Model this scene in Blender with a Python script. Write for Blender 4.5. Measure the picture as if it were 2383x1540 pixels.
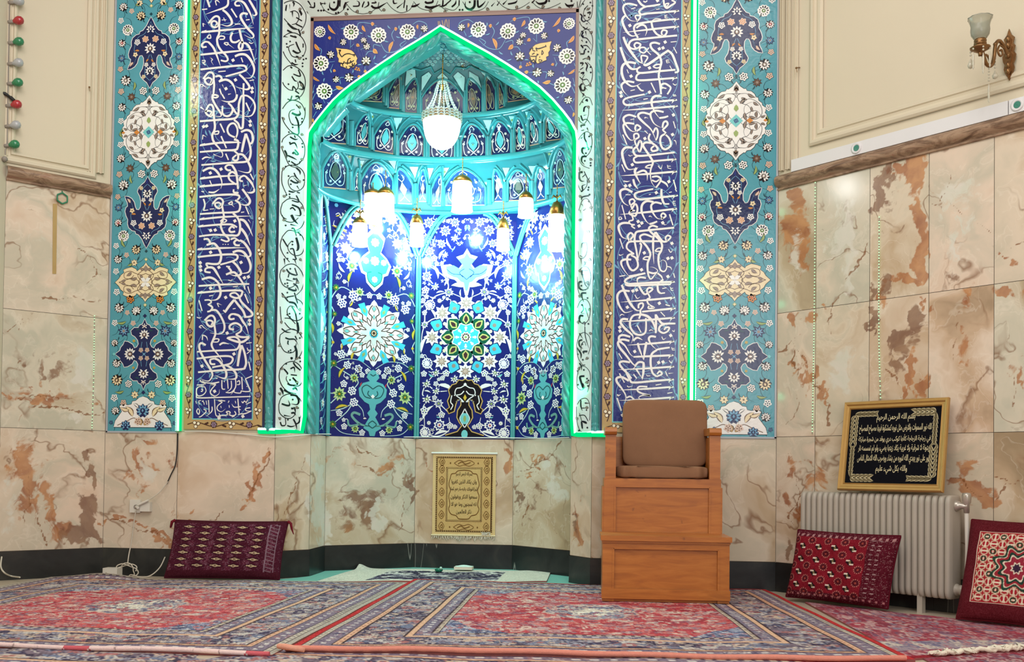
import bpy, bmesh, math, random
import numpy as np
from mathutils import Vector, Matrix

for _o in list(bpy.data.objects):
    bpy.data.objects.remove(_o)
SC = bpy.context.scene
COL = SC.collection
random.seed(7)
PI = math.pi

# ------------------------------------------------------------------ camera
F_PX, CY_PX = 2326.0244, 1045.3922          # focal length and optical axis row, for a 2383 x 1540 picture
YAW, PITCH, ROLL = 0.1014, 0.0216, 0.0128
CAM = np.array([1.2462, -7.1176, 0.8131])


def _basis():
    cy, sy, cp, sp = math.cos(YAW), math.sin(YAW), math.cos(PITCH), math.sin(PITCH)
    f = np.array([-sy * cp, cy * cp, sp])
    r = np.array([cy, sy, 0.0])
    u = np.cross(r, f)
    cr, sr = math.cos(ROLL), math.sin(ROLL)
    return r * cr + u * sr, -r * sr + u * cr, f


C_R, C_U, C_F = _basis()
cd = bpy.data.cameras.new('camera')
cam = bpy.data.objects.new('camera', cd)
COL.objects.link(cam)
cd.sensor_width = 36.0
cd.sensor_fit = 'HORIZONTAL'
cd.lens = F_PX / 2383.0 * 36.0
cd.shift_y = (CY_PX - 770.0) / 2383.0
cd.clip_start = 0.05
cam.matrix_world = Matrix(((C_R[0], C_U[0], -C_F[0], CAM[0]), (C_R[1], C_U[1], -C_F[1], CAM[1]),
                           (C_R[2], C_U[2], -C_F[2], CAM[2]), (0, 0, 0, 1)))
SC.camera = cam

# ------------------------------------------------------------------ light and exposure
SC.view_settings.view_transform = 'Standard'
SC.view_settings.look = 'None'
SC.view_settings.gamma = 1.0
SC.view_settings.use_curve_mapping = False
SC.view_settings.exposure = 0.0
SC.cycles.use_denoising = True
SC.cycles.max_bounces = 5
SC.cycles.diffuse_bounces = 3
SC.cycles.glossy_bounces = 3
SC.cycles.transmission_bounces = 4
SC.cycles.sample_clamp_indirect = 6.0
W = bpy.data.worlds.new('world')
SC.world = W
W.use_nodes = True
W.node_tree.nodes['Background'].inputs[0].default_value = (1.0, 0.97, 0.93, 1)
W.node_tree.nodes['Background'].inputs[1].default_value = 0.26


def light(name, kind, loc, energy, color, size=1.0, size_y=None, aim=None, spec=1.0):
    ld = bpy.data.lights.new(name, kind)
    ld.energy = energy
    ld.color = color
    ld.specular_factor = spec
    if kind == 'AREA':
        ld.shape = 'RECTANGLE'
        ld.size = size
        ld.size_y = size_y or size
    elif kind == 'POINT':
        ld.shadow_soft_size = size
    o = bpy.data.objects.new(name, ld)
    COL.objects.link(o)
    o.location = loc
    if aim is not None:
        d = Vector(aim) - Vector(loc)
        o.rotation_euler = d.to_track_quat('-Z', 'Y').to_euler()
    return o


# the hall's ceiling lights and its tall windows, all behind and above the camera
light('ceiling_light_area', 'AREA', (0.4, -4.6, 5.6), 190, (1.0, 0.96, 0.91), 4.5, 3.0, (0.2, -1.8, 1.0))
light('window_light_area', 'AREA', (2.6, -8.4, 3.0), 150, (0.97, 0.98, 1.0), 2.4, 3.0, (-1.6, 0.0, 1.6))
light('hall_lamp', 'AREA', (0.93, -7.4, 4.72), 9, (1.0, 0.98, 0.94), 0.16, 0.30, (0.9, 0, 2.4))
light('hall_lamp', 'AREA', (-2.62, -1.58, 4.22), 7, (1.0, 1.0, 0.98), 0.20, 0.22, (2.75, -0.38, 2.7))
light('hall_lamp', 'AREA', (3.2, -7.6, 7.3), 14, (1.0, 0.97, 0.92), 0.35, 0.35, (2.0, 0, 2.4))
light('hall_lamp', 'AREA', (-2.4, -7.8, 6.1), 6, (1.0, 0.97, 0.92), 0.3, 0.3, (-1.0, 0, 2.4))


# ------------------------------------------------------------------ picture rays onto the room's planes
def ray(px, py):
    return C_F + C_R * ((px - 1191.5) / F_PX) - C_U * ((py - CY_PX) / F_PX)


def onY(px, py, y=0.0):
    d = ray(px, py)
    return CAM + d * ((y - CAM[1]) / d[1])


def onZ(px, py, z=0.0):
    d = ray(px, py)
    return CAM + d * ((z - CAM[2]) / d[2])


def onP(px, py, p0, n):
    d = ray(px, py)
    p0 = np.array(p0, float)
    n = np.array(n, float)
    return CAM + d * ((p0 - CAM) @ n / (d @ n))


XL, XR = -2.534, 2.3745                     # corners where the slanted side walls meet the front wall
S2 = math.sqrt(0.5)
N_L, N_R = np.array([S2, -S2, 0]), np.array([-S2, -S2, 0])


def onW(px, py, s, off=0.0):
    k, n = (XL, N_L) if s < 0 else (XR, N_R)
    return onP(px, py, np.array([k, 0, 0]) + n * off, n)


def lin(c):
    return tuple(((v / 255.0) / 12.92 if v / 255.0 <= 0.04045 else ((v / 255.0 + 0.055) / 1.055) ** 2.4) for v in c[:3])


# ------------------------------------------------------------------ objects
def put(name, me, parent=None):
    o = bpy.data.objects.new(name, me)
    COL.objects.link(o)
    if parent is not None:
        o.parent = parent
        o.matrix_parent_inverse = parent.matrix_world.inverted()
    return o


def tag(o, label=None, cat=None, group=None, kind=None):
    if label:
        o['label'] = label
    if cat:
        o['category'] = cat
    if group:
        o['group'] = group
    if kind:
        o['kind'] = kind
    return o


def thing(name, label, cat, loc=(0, 0, 0), rz=0.0, group=None):
    o = bpy.data.objects.new(name, None)
    o.empty_display_size = 0.05
    COL.objects.link(o)
    o.location = [float(v) for v in loc]
    o.rotation_euler = (0, 0, rz)
    bpy.context.view_layer.update()
    return tag(o, label, cat, group)


def copy_tree(o, parent=None):
    c = o.copy()
    COL.objects.link(c)
    if parent is not None:
        c.parent = parent
    for ch in list(o.children):
        copy_tree(ch, c)
    return c


class MB:
    """collects faces (with a colour each) and builds them as ONE mesh object"""

    def __init__(self):
        self.v, self.f, self.c, self.mi, self.sm = [], [], [], [], []

    def face(self, pts, col=(1, 1, 1), mi=0, smooth=False):
        i = len(self.v)
        self.v.extend([tuple(float(q) for q in p) for p in pts])
        self.f.append(tuple(range(i, i + len(pts))))
        self.c.append(col)
        self.mi.append(mi)
        self.sm.append(smooth)

    def grid(self, rows, col=(1, 1, 1), mi=0, smooth=True, closed=False):
        """rows: list of equally long point lists"""
        i = len(self.v)
        n = len(rows[0])
        for r in rows:
            self.v.extend([tuple(float(q) for q in p) for p in r])
        for a in range(len(rows) - 1):
            for b in range(n if closed else n - 1):
                b2 = (b + 1) % n
                self.f.append((i + a * n + b, i + a * n + b2, i + (a + 1) * n + b2, i + (a + 1) * n + b))
                self.c.append(col)
                self.mi.append(mi)
                self.sm.append(smooth)

    def box(self, p0, p1, col=(1, 1, 1), mi=0):
        x0, y0, z0 = p0
        x1, y1, z1 = p1
        q = [(x0, y0, z0), (x1, y0, z0), (x1, y1, z0), (x0, y1, z0), (x0, y0, z1), (x1, y0, z1), (x1, y1, z1), (x0, y1, z1)]
        for a in ((3, 2, 1, 0), (4, 5, 6, 7), (0, 1, 5, 4), (1, 2, 6, 5), (2, 3, 7, 6), (3, 0, 4, 7)):
            self.face([q[k] for k in a], col, mi)

    def bar(self, p, q, ra, rb, up, col=(1, 1, 1), mi=0):
        """box beam from p to q, half sizes ra (sideways) and rb (along up)"""
        p, q, up = np.array(p, float), np.array(q, float), np.array(up, float)
        d = (q - p) / np.linalg.norm(q - p)
        s = np.cross(d, up)
        s /= np.linalg.norm(s)
        t = np.cross(s, d)
        k = [p - s * ra - t * rb, p + s * ra - t * rb, p + s * ra + t * rb, p - s * ra + t * rb]
        m = [v + (q - p) for v in k]
        for a in range(4):
            b = (a + 1) % 4
            self.face([k[a], k[b], m[b], m[a]], col, mi)
        self.face(k[::-1], col, mi)
        self.face(m, col, mi)

    def tube(self, pts, r, n=8, col=(1, 1, 1), mi=0, caps=True, closed=False):
        """round tube; r a number or one per point"""
        P = [np.array(p, float) for p in pts]
        rows = []
        m = len(P)
        ref = None
        for i in range(m):
            a = P[(i - 1) % m] if (i > 0 or closed) else P[i]
            b = P[(i + 1) % m] if (i < m - 1 or closed) else P[i]
            d = b - a
            d = d / (np.linalg.norm(d) + 1e-12)
            if ref is None:
                ref = np.array([0, 0, 1.0]) if abs(d[2]) < 0.9 else np.array([1.0, 0, 0])
            s = ref - d * (ref @ d)
            s /= np.linalg.norm(s) + 1e-12
            ref = s
            t = np.cross(d, s)
            rr = r[i] if hasattr(r, '__len__') else r
            rows.append([P[i] + (s * math.cos(2 * PI * k / n) + t * math.sin(2 * PI * k / n)) * rr for k in range(n)])
        if closed:
            rows.append(rows[0])
        self.grid(rows, col, mi, True, True)
        if caps and not closed:
            self.face(rows[0][::-1], col, mi)
            self.face(rows[-1], col, mi)

    def lathe(self, c, prof, n=20, col=(1, 1, 1), mi=0, axis=(0, 0, 1), ruffle=None):
        """prof: (radius, height) pairs turned round the axis through c"""
        c, ax = np.array(c, float), np.array(axis, float)
        ax /= np.linalg.norm(ax)
        s = np.cross(ax, [0, 1, 0]) if abs(ax[1]) < 0.9 else np.cross(ax, [1, 0, 0])
        s /= np.linalg.norm(s)
        t = np.cross(ax, s)
        rows = []
        for j, (r, h) in enumerate(prof):
            row = []
            for k in range(n):
                a = 2 * PI * k / n
                rr = r
                if ruffle and j >= ruffle[0]:
                    rr = r * (1 + ruffle[1] * math.cos(ruffle[2] * a))
                row.append(c + ax * h + (s * math.cos(a) + t * math.sin(a)) * rr)
            rows.append(row)
        self.grid(rows, col, mi, True, True)

    def ball(self, c, r, n=10, col=(1, 1, 1), mi=0, sz=None):
        sz = sz or (1, 1, 1)
        rows = []
        for i in range(n // 2 + 1):
            th = PI * i / (n // 2)
            rows.append([(c[0] + r * sz[0] * max(math.sin(th), 1e-4) * math.cos(2 * PI * k / n),
                          c[1] + r * sz[1] * max(math.sin(th), 1e-4) * math.sin(2 * PI * k / n),
                          c[2] - r * sz[2] * math.cos(th)) for k in range(n)])
        self.grid(rows, col, mi, True, True)

    def mesh(self, name, mats, attrs=None, merge=False):
        me = bpy.data.meshes.new(name)
        me.from_pydata(self.v, [], self.f)
        for m in mats:
            me.materials.append(m)
        n = len(self.f)
        me.polygons.foreach_set('material_index', np.array(self.mi, np.int32))
        me.polygons.foreach_set('use_smooth', np.array(self.sm, bool))
        if any(c != (1, 1, 1) for c in self.c):
            at = me.color_attributes.new('Col', 'FLOAT_COLOR', 'CORNER')
            cnt = np.array([len(f) for f in self.f])
            cols = np.array([(c[0], c[1], c[2], 1.0) for c in self.c], np.float32)
            at.data.foreach_set('color', np.repeat(cols, cnt, axis=0).ravel())
        for k, vals in (attrs or {}).items():
            a = me.attributes.new(k, 'FLOAT', 'POINT')
            a.data.foreach_set('value', np.array(vals, np.float32))
        me.update()
        return me

    def build(self, name, mats, parent=None, attrs=None):
        if not isinstance(mats, (list, tuple)):
            mats = [mats]
        return put(name, self.mesh(name, mats, attrs), parent)


# ------------------------------------------------------------------ materials
def new_mat(name):
    m = bpy.data.materials.new(name)
    m.use_nodes = True
    return m, m.node_tree, m.node_tree.nodes['Principled BSDF']


def N(t, kind, ins=None, **kw):
    n = t.nodes.new('ShaderNode' + kind)
    for k, v in kw.items():
        setattr(n, k, v)
    for k, v in (ins or {}).items():
        if isinstance(v, bpy.types.NodeSocket):
            t.links.new(v, n.inputs[k])
        else:
            n.inputs[k].default_value = v
    return n


def mth(t, op, a, b=0.0, c=None):
    n = N(t, 'Math', {0: a, 1: b}, operation=op)
    if c is not None:
        n.inputs[2].default_value = c
    return n.outputs[0]


def mix(t, fac, a, b):
    n = t.nodes.new('ShaderNodeMix')
    n.data_type = 'RGBA'
    for k, v in ((0, fac), (6, a), (7, b)):
        if isinstance(v, bpy.types.NodeSocket):
            t.links.new(v, n.inputs[k])
        else:
            n.inputs[k].default_value = v if k == 0 else (v[0], v[1], v[2], 1)
    return n.outputs[2]


def ramp(t, fac, stops):
    n = N(t, 'ValToRGB', {0: fac})
    e = n.color_ramp.elements
    while len(e) < len(stops):
        e.new(0.5)
    for k, (p, c) in enumerate(stops):
        e[k].position = p
        e[k].color = (c[0], c[1], c[2], 1)
    return n.outputs[0]


def noise(t, vec, scale, detail=4.0, rough=0.5, dist=0.0):
    n = N(t, 'TexNoise', {'Scale': scale, 'Detail': detail, 'Roughness': rough, 'Distortion': dist})
    if vec is not None:
        t.links.new(vec, n.inputs['Vector'])
    return n


def bump(t, bs, h, strength=0.2, dist=0.01):
    b = N(t, 'Bump', {'Height': h, 'Strength': strength, 'Distance': dist})
    t.links.new(b.outputs[0], bs.inputs['Normal'])


def plain(name, rgb, rough=0.5, metal=0.0, spec=0.5, var=0.08, vscale=6.0, bmp=0.0, bscale=60.0, attr=False):
    """a surface of one colour with a little wear and grain; attr=True reads the mesh's own colours"""
    m, t, b = new_mat(name)
    tc = N(t, 'TexCoord').outputs['Object']
    n = noise(t, tc, vscale, 4.0)
    if attr:
        base = N(t, 'VertexColor', layer_name='Col').outputs[0]
    else:
        r = N(t, 'RGB')
        r.outputs[0].default_value = (*lin(rgb), 1)
        base = r.outputs[0]
    k = mth(t, 'MULTIPLY_ADD', n.outputs[0], 2 * var, 1 - var)
    hv = N(t, 'HueSaturation', {'Value': k, 'Color': base})
    t.links.new(hv.outputs[0], b.inputs['Base Color'])
    b.inputs['Roughness'].default_value = rough
    b.inputs['Metallic'].default_value = metal
    b.inputs['Specular IOR Level'].default_value = spec
    if bmp:
        bump(t, b, noise(t, tc, bscale, 3.0).outputs[0], bmp, 0.004)
    return m


def glow(name, rgb, strength):
    m, t, b = new_mat(name)
    e = N(t, 'Emission', {'Color': (*lin(rgb), 1), 'Strength': strength})
    t.links.new(e.outputs[0], t.nodes['Material Output'].inputs[0])
    t.nodes.remove(b)
    return m


M_TILE = plain('glazed_tile', None, 0.17, spec=0.3, var=0.07, vscale=9.0, bmp=0.22, bscale=34.0, attr=True)
M_TILEV = plain('vault_tile', None, 0.14, spec=0.4, var=0.1, vscale=12.0, bmp=0.15, bscale=30.0, attr=True)
M_TURQ = plain('turquoise_glaze', (74, 160, 160), 0.15, spec=0.5, var=0.1, vscale=14.0, bmp=0.1)
M_PLASTER = plain('cream_plaster', (217, 203, 178), 0.6, var=0.04, vscale=1.5, bmp=0.04, bscale=40)
M_CLOTH = plain('woven_wool', None, 0.95, spec=0.08, var=0.12, vscale=60.0, bmp=0.5, bscale=220.0, attr=True)
M_GOLD = plain('brass', (176, 128, 62), 0.3, 0.9, var=0.15)
M_GILT = plain('gilded_frame', (190, 150, 86), 0.35, 0.45, var=0.1, vscale=20)
M_WHITE = plain('white_plastic', (218, 212, 200), 0.4, var=0.04)
M_CABLE = plain('white_cable', (205, 196, 180), 0.5, var=0.04)
M_DARK = plain('dark_cable', (30, 28, 28), 0.5)


def marble_mat():
    m, t, b = new_mat('onyx_marble')
    g = N(t, 'NewGeometry')
    rnd = g.outputs['Random Per Island']
    tc = N(t, 'TexCoord').outputs['Object']
    off = N(t, 'CombineXYZ', {0: mth(t, 'MULTIPLY', rnd, 37.0), 1: mth(t, 'MULTIPLY', rnd, 91.0), 2: mth(t, 'MULTIPLY', rnd, 53.0)})
    vec = N(t, 'VectorMath', {0: tc, 1: off.outputs[0]}, operation='ADD').outputs[0]
    warp = noise(t, vec, 1.9, 4.0, 0.5, 0.3)
    wv = N(t, 'VectorMath', {0: vec, 1: warp.outputs['Color']}, operation='ADD').outputs[0]
    n1 = noise(t, wv, 0.95, 5.0, 0.5, 0.5).outputs[0]
    base = ramp(t, n1, [(0.26, lin((168, 148, 124))), (0.38, lin((204, 182, 158))), (0.47, lin((228, 216, 202))),
                        (0.55, lin((206, 200, 186))), (0.64, lin((230, 214, 200))), (0.76, lin((214, 186, 164)))])
    # slab's own cast
    tint = ramp(t, rnd, [(0.0, lin((255, 240, 226))), (0.35, lin((240, 236, 222))), (0.7, lin((255, 244, 235))), (1.0, lin((238, 240, 230)))])
    mu = t.nodes.new('ShaderNodeMix')
    mu.data_type = 'RGBA'
    mu.blend_type = 'MULTIPLY'
    mu.inputs[0].default_value = 1.0
    t.links.new(base, mu.inputs[6])
    t.links.new(tint, mu.inputs[7])
    col = mu.outputs[2]
    # hairline veins
    n2 = noise(t, wv, 1.3, 2.5, 0.5, 0.4).outputs[0]
    d = mth(t, 'ABSOLUTE', mth(t, 'SUBTRACT', n2, 0.47))
    v = mth(t, 'SUBTRACT', 1.0, mth(t, 'MULTIPLY', d, 70.0))
    nb = noise(t, vec, 2.2, 2.0).outputs[0]
    v = N(t, 'Clamp', {0: v}).outputs[0]
    v = mth(t, 'MULTIPLY', v, N(t, 'MapRange', {0: nb, 1: 0.42, 2: 0.58, 3: 0.0, 4: 0.75}).outputs[0])
    col = mix(t, v, col, lin((128, 84, 52)))
    n3 = noise(t, wv, 3.4, 4.0, 0.5, 0.5).outputs[0]
    d3 = mth(t, 'ABSOLUTE', mth(t, 'SUBTRACT', n3, 0.55))
    v3 = N(t, 'Clamp', {0: mth(t, 'SUBTRACT', 1.0, mth(t, 'MULTIPLY', d3, 60.0))}).outputs[0]
    col = mix(t, mth(t, 'MULTIPLY', v3, 0.22), col, lin((244, 232, 216)))
    # stains of iron that the slab carries where they are in the stone
    edge = noise(t, wv, 5.0, 8.0, 0.62, 0.5).outputs[0]
    for nm, c0, c1 in (('rust', (150, 78, 36), (196, 134, 82)), ('brown', (116, 74, 56), (150, 112, 84)), ('pale', (214, 212, 196), (224, 216, 204))):
        a = N(t, 'Attribute', attribute_name=nm).outputs['Fac']
        s = mth(t, 'ADD', a, mth(t, 'MULTIPLY', mth(t, 'SUBTRACT', edge, 0.5), 1.75))
        k = N(t, 'MapRange', {0: s, 1: 0.42, 2: 0.60, 3: 0.0, 4: 0.8}).outputs[0]
        c = mix(t, N(t, 'MapRange', {0: noise(t, wv, 6.0, 3.0).outputs[0], 1: 0.35, 2: 0.65}).outputs[0], lin(c0), lin(c1))
        col = mix(t, k, col, c)
    va = N(t, 'Attribute', attribute_name='vein').outputs['Fac']
    vs_ = mth(t, 'ADD', va, mth(t, 'MULTIPLY', mth(t, 'SUBTRACT', noise(t, vec, 30.0, 4.0, 0.6).outputs[0], 0.5), 0.7))
    col = mix(t, N(t, 'MapRange', {0: vs_, 1: 0.42, 2: 0.7, 3: 0.0, 4: 0.8}).outputs[0], col, lin((134, 82, 44)))
    t.links.new(col, b.inputs['Base Color'])
    b.inputs['Roughness'].default_value = 0.13
    b.inputs['Specular IOR Level'].default_value = 0.35
    return m


M_MARBLE = marble_mat()


def plinth_mat():
    m, t, b = new_mat('black_marble')
    tc = N(t, 'TexCoord').outputs['Object']
    n = noise(t, tc, 3.0, 6.0, 0.6, 1.2).outputs[0]
    col = ramp(t, n, [(0.3, lin((24, 26, 27))), (0.55, lin((40, 42, 42))), (0.75, lin((58, 56, 52)))])
    mp = N(t, 'Mapping', {'Vector': tc, 'Scale': (2.2, 2.2, 0.25)}).outputs[0]
    n2 = noise(t, mp, 2.6, 2.0, 0.5, 0.3).outputs[0]
    v = N(t, 'Clamp', {0: mth(t, 'SUBTRACT', 1.0, mth(t, 'MULTIPLY', mth(t, 'ABSOLUTE', mth(t, 'SUBTRACT', n2, 0.62)), 160.0))}).outputs[0]
    col = mix(t, mth(t, 'MULTIPLY', v, 0.55), col, lin((190, 188, 178)))
    t.links.new(col, b.inputs['Base Color'])
    b.inputs['Roughness'].default_value = 0.3
    return m


M_PLINTH = plinth_mat()


def cornice_mat():
    m, t, b = new_mat('brown_marble')
    tc = N(t, 'TexCoord').outputs['Object']
    mp = N(t, 'Mapping', {'Vector': tc, 'Scale': (1.0, 1.0, 4.0)}).outputs[0]
    n = noise(t, mp, 5.0, 7.0, 0.65, 1.4).outputs[0]
    col = ramp(t, n, [(0.32, lin((92, 66, 50))), (0.47, lin((140, 110, 88))), (0.56, lin((172, 142, 116))), (0.68, lin((150, 104, 84))), (0.8, lin((212, 192, 168)))])
    t.links.new(col, b.inputs['Base Color'])
    b.inputs['Roughness'].default_value = 0.3
    return m


M_CORNICE = cornice_mat()


def wood_mat():
    m, t, b = new_mat('varnished_wood')
    tc = N(t, 'TexCoord').outputs['Object']
    mp = N(t, 'Mapping', {'Vector': tc, 'Scale': (1.2, 6.0, 9.0)}).outputs[0]
    n = noise(t, mp, 3.0, 6.0, 0.6, 0.8).outputs[0]
    col = ramp(t, n, [(0.3, lin((154, 86, 28))), (0.5, lin((174, 102, 34))), (0.7, lin((188, 116, 46)))])
    k = noise(t, tc, 14.0, 2.0).outputs[0]
    col = mix(t, N(t, 'MapRange', {0: k, 1: 0.72, 2: 0.78, 3: 0.0, 4: 0.6}).outputs[0], col, lin((104, 56, 24)))
    t.links.new(col, b.inputs['Base Color'])
    b.inputs['Roughness'].default_value = 0.38
    bump(t, b, n, 0.08, 0.003)
    return m


M_WOOD = wood_mat()


# ------------------------------------------------------------------ flat patterns of cut tile
NAVY, TURQ, WHITE, BLACK = lin((36, 45, 122)), lin((84, 156, 170)), lin((240, 236, 232)), lin((24, 18, 22))
SAND, CREAM, BROWN, DKBL = lin((192, 160, 108)), lin((236, 216, 176)), lin((120, 92, 70)), lin((30, 38, 84))
ORNG, RED, GREEN, SKY = lin((212, 136, 62)), lin((190, 60, 60)), lin((92, 128, 60)), lin((112, 164, 198))
YELL, PINK, GREY, OLIVE = lin((214, 180, 60)), lin((222, 192, 174)), lin((150, 132, 120)), lin((150, 170, 100))
DTEAL, PURP, SPLIT, LTEAL = lin((30, 70, 80)), lin((84, 66, 84)), lin((72, 42, 34)), lin((120, 200, 200))
AQUA = lin((70, 190, 214))
HS = 0.0007


def crom(pts, n=5, closed=False):
    P = [np.array(p, float) for p in pts]
    if len(P) < 3:
        return P
    m = len(P)
    out = []
    for i in range(m if closed else m - 1):
        if closed:
            a, b, c, d = P[i - 1], P[i], P[(i + 1) % m], P[(i + 2) % m]
        else:
            a, b, c, d = P[max(i - 1, 0)], P[i], P[i + 1], P[min(i + 2, m - 1)]
        for k in range(n):
            t = k / n
            out.append(0.5 * (2 * b + (c - a) * t + (2 * a - 5 * b + 4 * c - d) * t * t + (3 * b - a - 3 * c + d) * t ** 3))
    if not closed:
        out.append(P[-1])
    return out


class Pat:
    """draws cut-tile shapes: (u, v) of the pattern -> a place on the wall by self.map(u, v, height)"""

    def __init__(self, mp, mb=None, hs=HS):
        self.map, self.mb, self.hs = mp, mb or MB(), hs

    def poly(self, pts, col, h=1):
        if len(pts) < 3:
            return
        self.mb.face([self.map(p[0], p[1], h * self.hs) for p in pts], col)

    def cpoly(self, pts, col, h=1, n=4):
        self.poly(crom(pts, n, True), col, h)

    def line(self, pts, w, col, h=1, t0=1.0, t1=1.0, n=5, smooth=True, closed=False):
        P = crom(pts, n, closed) if smooth and len(pts) > 2 else [np.array(p, float) for p in pts]
        if closed:
            P = P + [P[0]]
        m = len(P)
        L, R = [], []
        for i in range(m):
            a, b = P[max(i - 1, 0)], P[min(i + 1, m - 1)]
            if closed and i in (0, m - 1):
                a, b = P[m - 2], P[1]
            d = b - a
            ln = math.hypot(d[0], d[1]) or 1.0
            nx, ny = -d[1] / ln, d[0] / ln
            s = i / (m - 1)
            ww = w * 0.5 * min(1.0, t0 + (1 - t0) * min(1, s * 3.5), t1 + (1 - t1) * min(1, (1 - s) * 2.2))
            L.append((P[i][0] + nx * ww, P[i][1] + ny * ww))
            R.append((P[i][0] - nx * ww, P[i][1] - ny * ww))
        Lm = [self.map(p[0], p[1], h * self.hs) for p in L]
        Rm = [self.map(p[0], p[1], h * self.hs) for p in R]
        self.mb.grid([Lm, Rm], col, 0, False)

    def rib(self, pts, w, col, hgt=0.012, n=5, smooth=True):
        """raised rounded band"""
        P = crom(pts, n) if smooth and len(pts) > 2 else [np.array(p, float) for p in pts]
        m = len(P)
        rows = [[], [], [], [], []]
        for i in range(m):
            a, b = P[max(i - 1, 0)], P[min(i + 1, m - 1)]
            d = b - a
            ln = math.hypot(d[0], d[1]) or 1.0
            nx, ny = -d[1] / ln, d[0] / ln
            for k, (s, hh) in enumerate(((-0.5, 0.0), (-0.42, 0.8), (0, 1.0), (0.42, 0.8), (0.5, 0.0))):
                rows[k].append(self.map(P[i][0] + nx * w * s, P[i][1] + ny * w * s, hgt * hh))
        self.mb.grid(rows, col, 0, True)

    def disc(self, x, y, r, col, h=1, n=10, ry=None, rot=0.0):
        ry = ry or r
        c, s = math.cos(rot), math.sin(rot)
        pts = []
        for k in range(n):
            a = 2 * PI * k / n
            u, v = r * math.cos(a), ry * math.sin(a)
            pts.append((x + u * c - v * s, y + u * s + v * c))
        self.poly(pts, col, h)

    def dia(self, x, y, r, col, h=1, rot=0.0):
        self.disc(x, y, r, col, h, 4, None, rot)

    def petal(self, x, y, a, ln, wd, col, h=1):
        c, s = math.cos(a), math.sin(a)
        pts = [(0, 0), (ln * 0.35, wd * 0.5), (ln * 0.7, wd * 0.38), (ln, 0), (ln * 0.7, -wd * 0.38), (ln * 0.35, -wd * 0.5)]
        self.poly([(x + u * c - v * s, y + u * s + v * c) for u, v in pts], col, h)

    def star(self, x, y, r, n, col, h=1, inner=0.62, rot=0.0):
        self.poly([(x + (r if k % 2 == 0 else r * inner) * math.cos(rot + PI * k / n),
                    y + (r if k % 2 == 0 else r * inner) * math.sin(rot + PI * k / n)) for k in range(2 * n)], col, h)

    def scallop(self, x, y, r, n, col, h=1, rot=0.0, amp=0.12, ry=None):
        k_ = (ry or r) / r
        self.poly([(x + r * (1 + amp * math.cos(n * a)) * math.cos(a + rot), y + k_ * r * (1 + amp * math.cos(n * a)) * math.sin(a + rot))
                   for a in [2 * PI * i / (n * 6) for i in range(n * 6)]], col, h)

    # --- flowers
    def ros(self, x, y, r, col=WHITE, dot=BLACK, mid=None, n=5, rot=0.3, line=None, h=2):
        if line:
            self.scallop(x, y, r * 1.14, n, line, h, rot, 0.16)
        self.scallop(x, y, r, n, col, h + 1, rot, 0.16)
        for k in range(n):
            a = rot + 2 * PI * k / n
            self.disc(x + r * 0.58 * math.cos(a), y + r * 0.58 * math.sin(a), r * 0.2, dot, h + 2, 6)
        self.disc(x, y, r * 0.2, mid or dot, h + 2, 6)

    def daisy(self, x, y, r, rot=0.0, col=WHITE, hole=BLACK, mid=GREY, n=11, h=2):
        self.scallop(x, y, r, n, col, h, rot, 0.05)
        for k in range(n):
            a = rot + 2 * PI * k / n
            s = 0.8 + 0.5 * max(0, math.cos(a - rot))
            c, q = math.cos(a), math.sin(a)
            self.disc(x + r * 0.66 * c, y + r * 0.66 * q, r * 0.21 * s, hole, h + 1, 6, r * 0.1 * s, a)
        self.disc(x, y, r * 0.34, mid, h + 1, 8)
        self.disc(x, y, r * 0.14, col, h + 2, 6)

    def lotus(self, x, y, r, rot=-PI / 2, pet=WHITE, mid=BROWN, line=BLACK, n=9, h=2):
        self.scallop(x, y, r * 0.92, n, line, h, rot, 0.14)
        for k in range(n):
            a = rot + (k - (n - 1) / 2) * (1.75 * PI / n)
            self.petal(x, y, a, r * 1.02, r * 0.5, line, h + 1)
            self.petal(x + 0.16 * r * math.cos(a), y + 0.16 * r * math.sin(a), a, r * 0.8, r * 0.34, pet, h + 2)
        self.disc(x, y, r * 0.42, line, h + 3, 8)
        self.disc(x, y, r * 0.34, mid, h + 4, 8)
        self.petal(x - 0.2 * r * math.cos(rot), y - 0.2 * r * math.sin(rot), rot, r * 0.5, r * 0.3, pet, h + 5)

    def sflower(self, x, y, r, col=DKBL, mid=CREAM, line=None, n=8, rot=0.2, h=2, vein=None):
        if line:
            self.star(x, y, r * 1.12, n, line, h, 0.66, rot)
        self.star(x, y, r, n, col, h + 1, 0.62, rot)
        if vein:
            for k in range(n):
                a = rot + 2 * PI * k / n
                self.petal(x, y, a, r * 0.72, r * 0.2, vein, h + 2)
        self.disc(x, y, r * 0.24, mid, h + 3, 6)

    def leaf(self, x, y, a, ln, wd, col, line=None, h=2, bend=0.25):
        c, s = math.cos(a), math.sin(a)

        def q(u, v):
            v = v + bend * ln * (u / ln - (u / ln) ** 2) * 1.6
            return (x + u * c - v * s, y + u * s + v * c)
        for k, cc in ((1.0, line), (0.62, col)):
            if cc is None:
                continue
            up = [q(ln * f, wd * 0.5 * k * math.sin(PI * f ** 0.8)) for f in (0.0, 0.15, 0.35, 0.55, 0.75, 0.9, 1.0)]
            dn = [q(ln * f, -wd * 0.5 * k * math.sin(PI * f ** 0.8)) for f in (0.9, 0.75, 0.55, 0.35, 0.15)]
            self.poly(up + dn, cc, h + (0 if k == 1.0 else 1))


def fp(h0=0.0):
    """map from picture pixels to the front wall plane, h towards the room"""
    def mp(px, py, h):
        q = onY(px, py, 0.0)
        return (q[0], -h0 - h, q[2])
    return mp


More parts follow.
